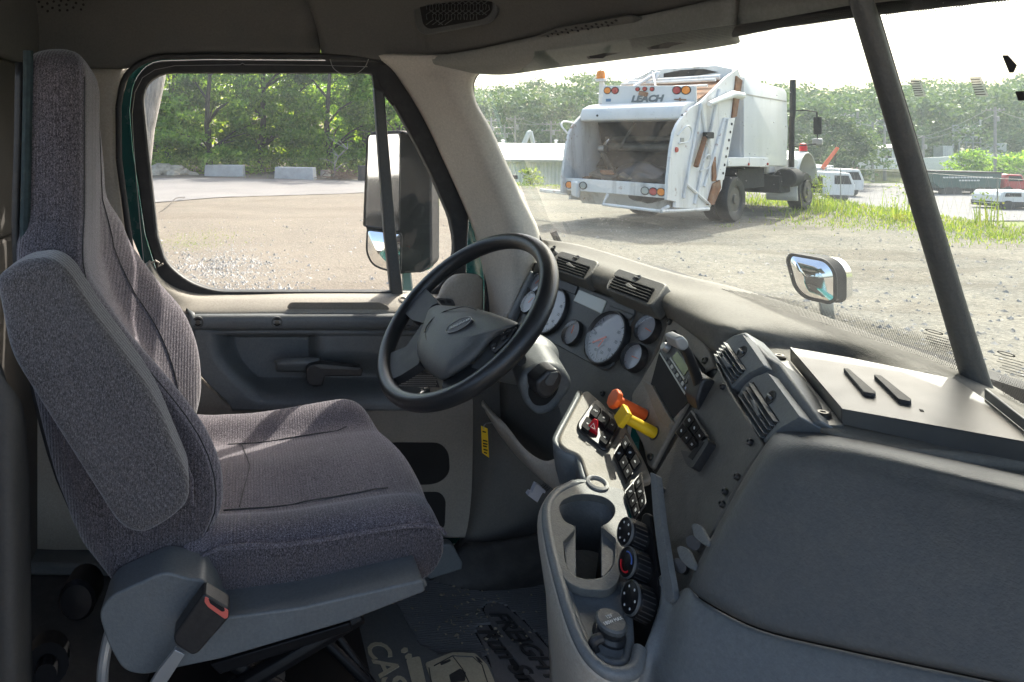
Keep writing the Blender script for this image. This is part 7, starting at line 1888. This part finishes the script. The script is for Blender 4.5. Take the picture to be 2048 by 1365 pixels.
for px in (2018, 2075): MB().lathe(P(px, 412, 45.9), (0, 1, 0), [(.18, 0), (.34, 0), (.34, .25), (.18, .25)], 18).build('wheel', M['rubber'], wv_)
# chain link fence along the top of the bank
cf = thing('chain_fence', 'thin chain link fence with steel posts along the edge of the lot', 'fence', (17.2, 20, -2.2))
fx = [(17.0 + .13 * (y - 12), y) for y in (11, 13.5, 16, 18.5, 21, 23.5, 26)]
fm = MB()
for x, y in fx: MB().tube([(x, y, terr(x, y)), (x, y, terr(x, y) + 1.1)], .014, 6).build('post', M['silver'], cf)
for (x, y), (x2, y2) in zip(fx, fx[1:]):
    a, b = V((x, y, terr(x, y) + 1.08)), V((x2, y2, terr(x2, y2) + 1.08)); fm.tube([a, b], .005, 5)
    for k in range(10):
        p = a.lerp(b, k / 10); q = a.lerp(b, (k + 1) / 10) - V((0, 0, 1.0)); fm.tube([p, q], .0016, 3); fm.tube([a.lerp(b, (k + 1) / 10), p - V((0, 0, 1.0))], .0016, 3)
fm.build('mesh_wire', M['silver'], cf)

# ---------------------------------------------------------------- outside parts of our own truck
hd_ = thing('hood', 'teal truck hood below the windshield', 'hood', (1.6, .9, -1.0))
vs, fs, _ = surf([[V((1.22, y, -.62 - abs(y - .7) ** 2 * .10)), V((1.45, y, -.74 - abs(y - .7) ** 2 * .14)), V((1.8, y, -.94 - abs(y - .7) ** 2 * .2)), V((2.3, y, -1.2 - abs(y - .7) ** 2 * .25)), V((2.4, y, -1.6))] for y in (-.3, .1, .7, 1.3, 1.7)], 5, 4)
mk('hood_shell', vs, fs, M['teal'], hd_, solid=.02, soff=0, smooth=60)
mm = thing('hood_mirror', 'chrome convex mirror on a grey stalk above the hood', 'mirror', P(1660, 700, 1.95))
def rr2(pts, r): return rnd(pts, r, 6)
fo = rr2([(1575, 520, 16), (1582, 508, 12), (1652, 520, 30), (1672, 545, 20), (1672, 600, 10), (1660, 607, 16), (1610, 596, 24), (1590, 575, 20)], 12)
Yh = 1.92
Xh = P(1625, 555, Yh).x
def fpt(x, y):
    r = ray(x, y); k = 1.6
    return r * ((Yh + k * Xh) / (1 + k * r.x))       # the glass faces back along the truck
front = [fpt(x, y) for x, y in fo]; n = len(fo)
cfr = sum(front, V()) / n
mid_ = [f + V((.038, .014, 0)) + (f - cfr) * .05 for f in front]
bk2 = [f + V((.068, .026, 0)) + (f - cfr) * .0 for f in front]; cen_ = sum(bk2, V()) / n
bk3 = [b.lerp(cen_, .5) + V((.018, .012, 0)) for b in bk2]
vs = front + mid_
mk('rim', vs, [(i, (i + 1) % n, (i + 1) % n + n, i + n) for i in range(n)], M['chassis'], mm, smooth=50, clean=True)
vs = mid_ + bk2 + bk3 + [cen_ + V((.022, .016, 0))]
fs = [(i + n * r, (i + 1) % n + n * r, (i + 1) % n + n * (r + 1), i + n * (r + 1)) for r in range(2) for i in range(n)] + [(2 * n + i, 2 * n + (i + 1) % n, 3 * n) for i in range(n)]
mk('housing', vs, fs, M['chrome'], mm, smooth=50, clean=True)
cf0 = sum(front, V()) / n; nh = V((-.85, -.53, .02)).normalized()
def dome(nm, pts, c, nrm, hgt, mat, par, s0=.94):
    m = len(pts); vs = []; 
    for s in (s0, .8, .6, .4, .2):
        vs += [c + (p - c) * s + nrm * (hgt * (1 - s * s)) for p in pts]
    vs.append(c + nrm * hgt)
    fs = [(r * m + i, r * m + (i + 1) % m, (r + 1) * m + (i + 1) % m, (r + 1) * m + i) for r in range(4) for i in range(m)] + [(4 * m + i, 4 * m + (i + 1) % m, 5 * m) for i in range(m)]
    return mk(nm, vs, fs, mat, par, smooth=80, clean=True)
MB().add(front, [tuple(range(n))]).build('backing', M['chassis'], mm, smooth=0)
dome('convex_glass', front, cf0, nh, .028, M['mirror'], mm, .93)
MB().tube([p + nh * .003 for p in front], .004, 6, closed=True).build('gasket', M['rubber'], mm)
MB().slab([P(x, y, Yh + .04) for x, y in ((1638, 602), (1668, 606), (1672, 650), (1684, 720), (1640, 720), (1648, 650))], (.01, .02, 0)).build('stalk', M['silver'], mm, bevel=.005)
# side mirror outside the driver's door
sm_ = thing('side_mirror', 'tall black side mirror with a flat glass above a convex one', 'mirror', P(800, 590, 2.3))
def my(x): return 2.385 - (x - 733) / 70 * .10
def mpl(x, y, o=0): return P(x, y, my(x) - o)
ho = rr2([(733, 290, 10), (737, 264, 12), (800, 261, 10), (862, 282, 14), (864, 530, 10), (846, 546, 8), (800, 548, 10), (748, 534, 20), (733, 510, 16), (732, 458, 3), (729, 452, 3)], 8)
hfv = [P(x, y, my(min(x, 806)) + .012 + max(0, x - 806) * .0014) for x, y in ho]
hbv = [v + V((.055, .10, 0)) for v in hfv]; n = len(ho)
mk('housing', hfv + hbv, [tuple(range(n)), tuple(range(2 * n - 1, n - 1, -1))] + [(i, i + n, (i + 1) % n + n, (i + 1) % n) for i in range(n)], M['chassis'], sm_, bevel=.012, clean=True)
MB().slab([P(x, y, 2.46) for x, y in rr2([(838, 262, 10), (868, 285, 14), (879, 330, 10), (879, 510, 14), (866, 536, 14), (850, 544, 6)], 8)], (.012, .13, 0)).build('chrome_cover', M['white'] if False else M['chrome'], sm_, bevel=.02, seg=3, clean=True)
gq = rr2([(735, 270, 8), (798, 267, 9), (801, 275, 6), (799, 463, 4), (728, 452, 4)], 6)
gq2 = [mpl(x, y, .002) for x, y in gq]
# turn the flat glass so that it shows the rear of the truck
MB().slab(gq2, (.004, .006, 0)).build('flat_glass', M['mirror'], sm_, clean=True, smooth=0)
MB().tube([v + V((-.002, -.003, 0)) for v in gq2], .0022, 6, closed=True).build('gasket', M['rubber'], sm_)
cg = [mpl(x, y, .003) for x, y in rr2([(735, 460, 6), (803, 468, 6), (801, 545, 8), (770, 540, 10), (745, 530, 14), (733, 505, 14)], 8)]
dome('convex_glass', cg, sum(cg, V()) / len(cg), V((-.77, -.64, 0)).normalized(), .02, M['mirror'], sm_, .97)
MB().tube(cg, .0035, 6, closed=True).build('gasket', M['rubber'], sm_)
MB().slab([P(x, y, 2.36) for x, y in ((803, 540), (822, 540), (830, 610), (806, 612))], (.01, .05, 0)).build('mirror_arm', M['silver'], sm_, bevel=.006)
# the box body that the side mirror shows
rb2 = thing('box_truck', 'white box truck standing behind, seen only in the side mirror', 'truck', (-11, .3, GZ))
MB().box((-11.5, .2, .72), (9, 2.3, 2.6)).build('box', M['tw'], rb2, bevel=.05)
MB().box((-11.5, .2, -.85), (9, 1.9, .5)).build('frame', M['chassis'], rb2)
for x in (-14.3, -13.1, -8.6):
    for y in (-.95, 1.05): MB().lathe((x, y, GZ + .5), (0, 1, 0), [(.25, 0), (.5, 0), (.5, .3), (.25, .3)], 20).build('wheel', M['rubber'], rb2)
# wiper and marker rod at the foot of the glass
tag(MB().tube(spline([P(1425, 577, 1.34), P(1510, 594, 1.25), P(1530, 597, 1.23), P(1600, 624, 1.17), P(1700, 664, 1.09), P(1800, 706, 1.01)], 4), [.007] * 21, 8).build('wiper_arm', M['rubber']), 'black wiper arm lying along the foot of the windshield', 'wiper')
tag(MB().tube([P(1126, 505, 1.9), P(1106, 463, 1.9)], .0095, 8).build('marker_rod', M['void']), 'short black rod standing beyond the far corner of the dash', 'rod')
# bits stuck on the glass
for q, lb, mt in (([(2004, 112), (2014, 112), (2032, 132), (2026, 146), (2018, 146)], 'dark torn sticker high on the right pane of the windshield', 'rubber'), ([(2030, 184), (2046, 184), (2050, 202), (2036, 202)], 'small dark sticker at the right edge of the windshield', 'rubber'), ([(1820, 160), (1839, 160), (1850, 194), (1830, 195)], 'pale lined sticker on the glass nearest the centre post', 'sticker'), ([(1939, 156), (1960, 155), (1975, 193), (1952, 194)], 'pale lined sticker on the glass farther from the centre post', 'sticker')):
    if mt == 'sticker' and 'sticker' not in M:
        m, nt, b, N, L = nmat('translucent_sticker'); N.remove(b); out = [k for k in N if k.type == 'OUTPUT_MATERIAL'][0]
        t1 = N.new('ShaderNodeBsdfTransparent'); t2 = N.new('ShaderNodeBsdfTranslucent'); t2.inputs[0].default_value = (.8, .8, .8, 1); mx = N.new('ShaderNodeMixShader'); mx.inputs[0].default_value = .55
        L.new(t1.outputs[0], mx.inputs[1]); L.new(t2.outputs[0], mx.inputs[2]); L.new(mx.outputs[0], out.inputs[0]); M['sticker'] = m
    pw = Plane(TR, BR, TR2)
    v = [pw.hit(x, y, .003) for x, y in q]
    ms = MB().slab(v, -pw.n * .0012)
    o = tag(ms.build('sticker', M[mt], smooth=0), lb, 'sticker')
    if mt == 'sticker':
        ln = MB()
        for k in range(7):
            t = (k + .7) / 7.6; a, b2_ = v[0].lerp(v[3], t), v[1].lerp(v[2], t)
            ln.tube([a.lerp(b2_, .08) + pw.n * .0006, a.lerp(b2_, .92) + pw.n * .0006], .0004, 4)
        ln.build('sticker_print', M['chassis'], o)
for (px, py) in ((1868, 664), (2012, 708)):
    pw = Plane(BL, BR, TR) if px < 1950 else Plane(BR, BR2, TR2)
    st_ = thing('glass_marking', 'etched oval maker mark low on the %s pane of the windshield' % ('left' if px < 1950 else 'right'), 'marking', pw.hit(px, py))
    c = pw.hit(px, py, .002); u_ = (pw.hit(px + 17, py + 5, .002) - pw.hit(px - 17, py - 4, .002)); L_ = u_.length / 2; u_.normalize(); v_ = pw.n.cross(u_)
    if v_.z < 0: v_ = -v_
    q = [c + u_ * math.cos(a) * L_ + v_ * math.sin(a) * .0022 for a in [2 * math.pi * k / 28 for k in range(28)]]
    MB().tube(q, .0007, 5, closed=True).build('oval', M['black'], st_)
    for k in range(6):
        MB().box(c - v_ * (.007 + k * .0045), ((.024 if k % 2 else .032), .0004, .0007), Matrix((u_, pw.n, v_)).transposed()).build('etched_line', M['chassis'], st_)

# pale summer haze between us and the far ridge
m = bpy.data.materials.new('summer_haze'); m.use_nodes = True
nt = m.node_tree; nt.nodes.clear()
vo_ = nt.nodes.new('ShaderNodeVolumePrincipled'); ou_ = nt.nodes.new('ShaderNodeOutputMaterial')
vo_.inputs['Color'].default_value = (.80, .86, .90, 1); vo_.inputs['Density'].default_value = .0011; vo_.inputs['Anisotropy'].default_value = .2
nt.links.new(vo_.outputs[0], ou_.inputs['Volume'])
hz_ = MB().box((50, 45, 3.5), (240, 190, 22)).build('haze', m, smooth=0)
hz_['kind'] = 'stuff'; hz_['label'] = 'pale summer haze over the yard'
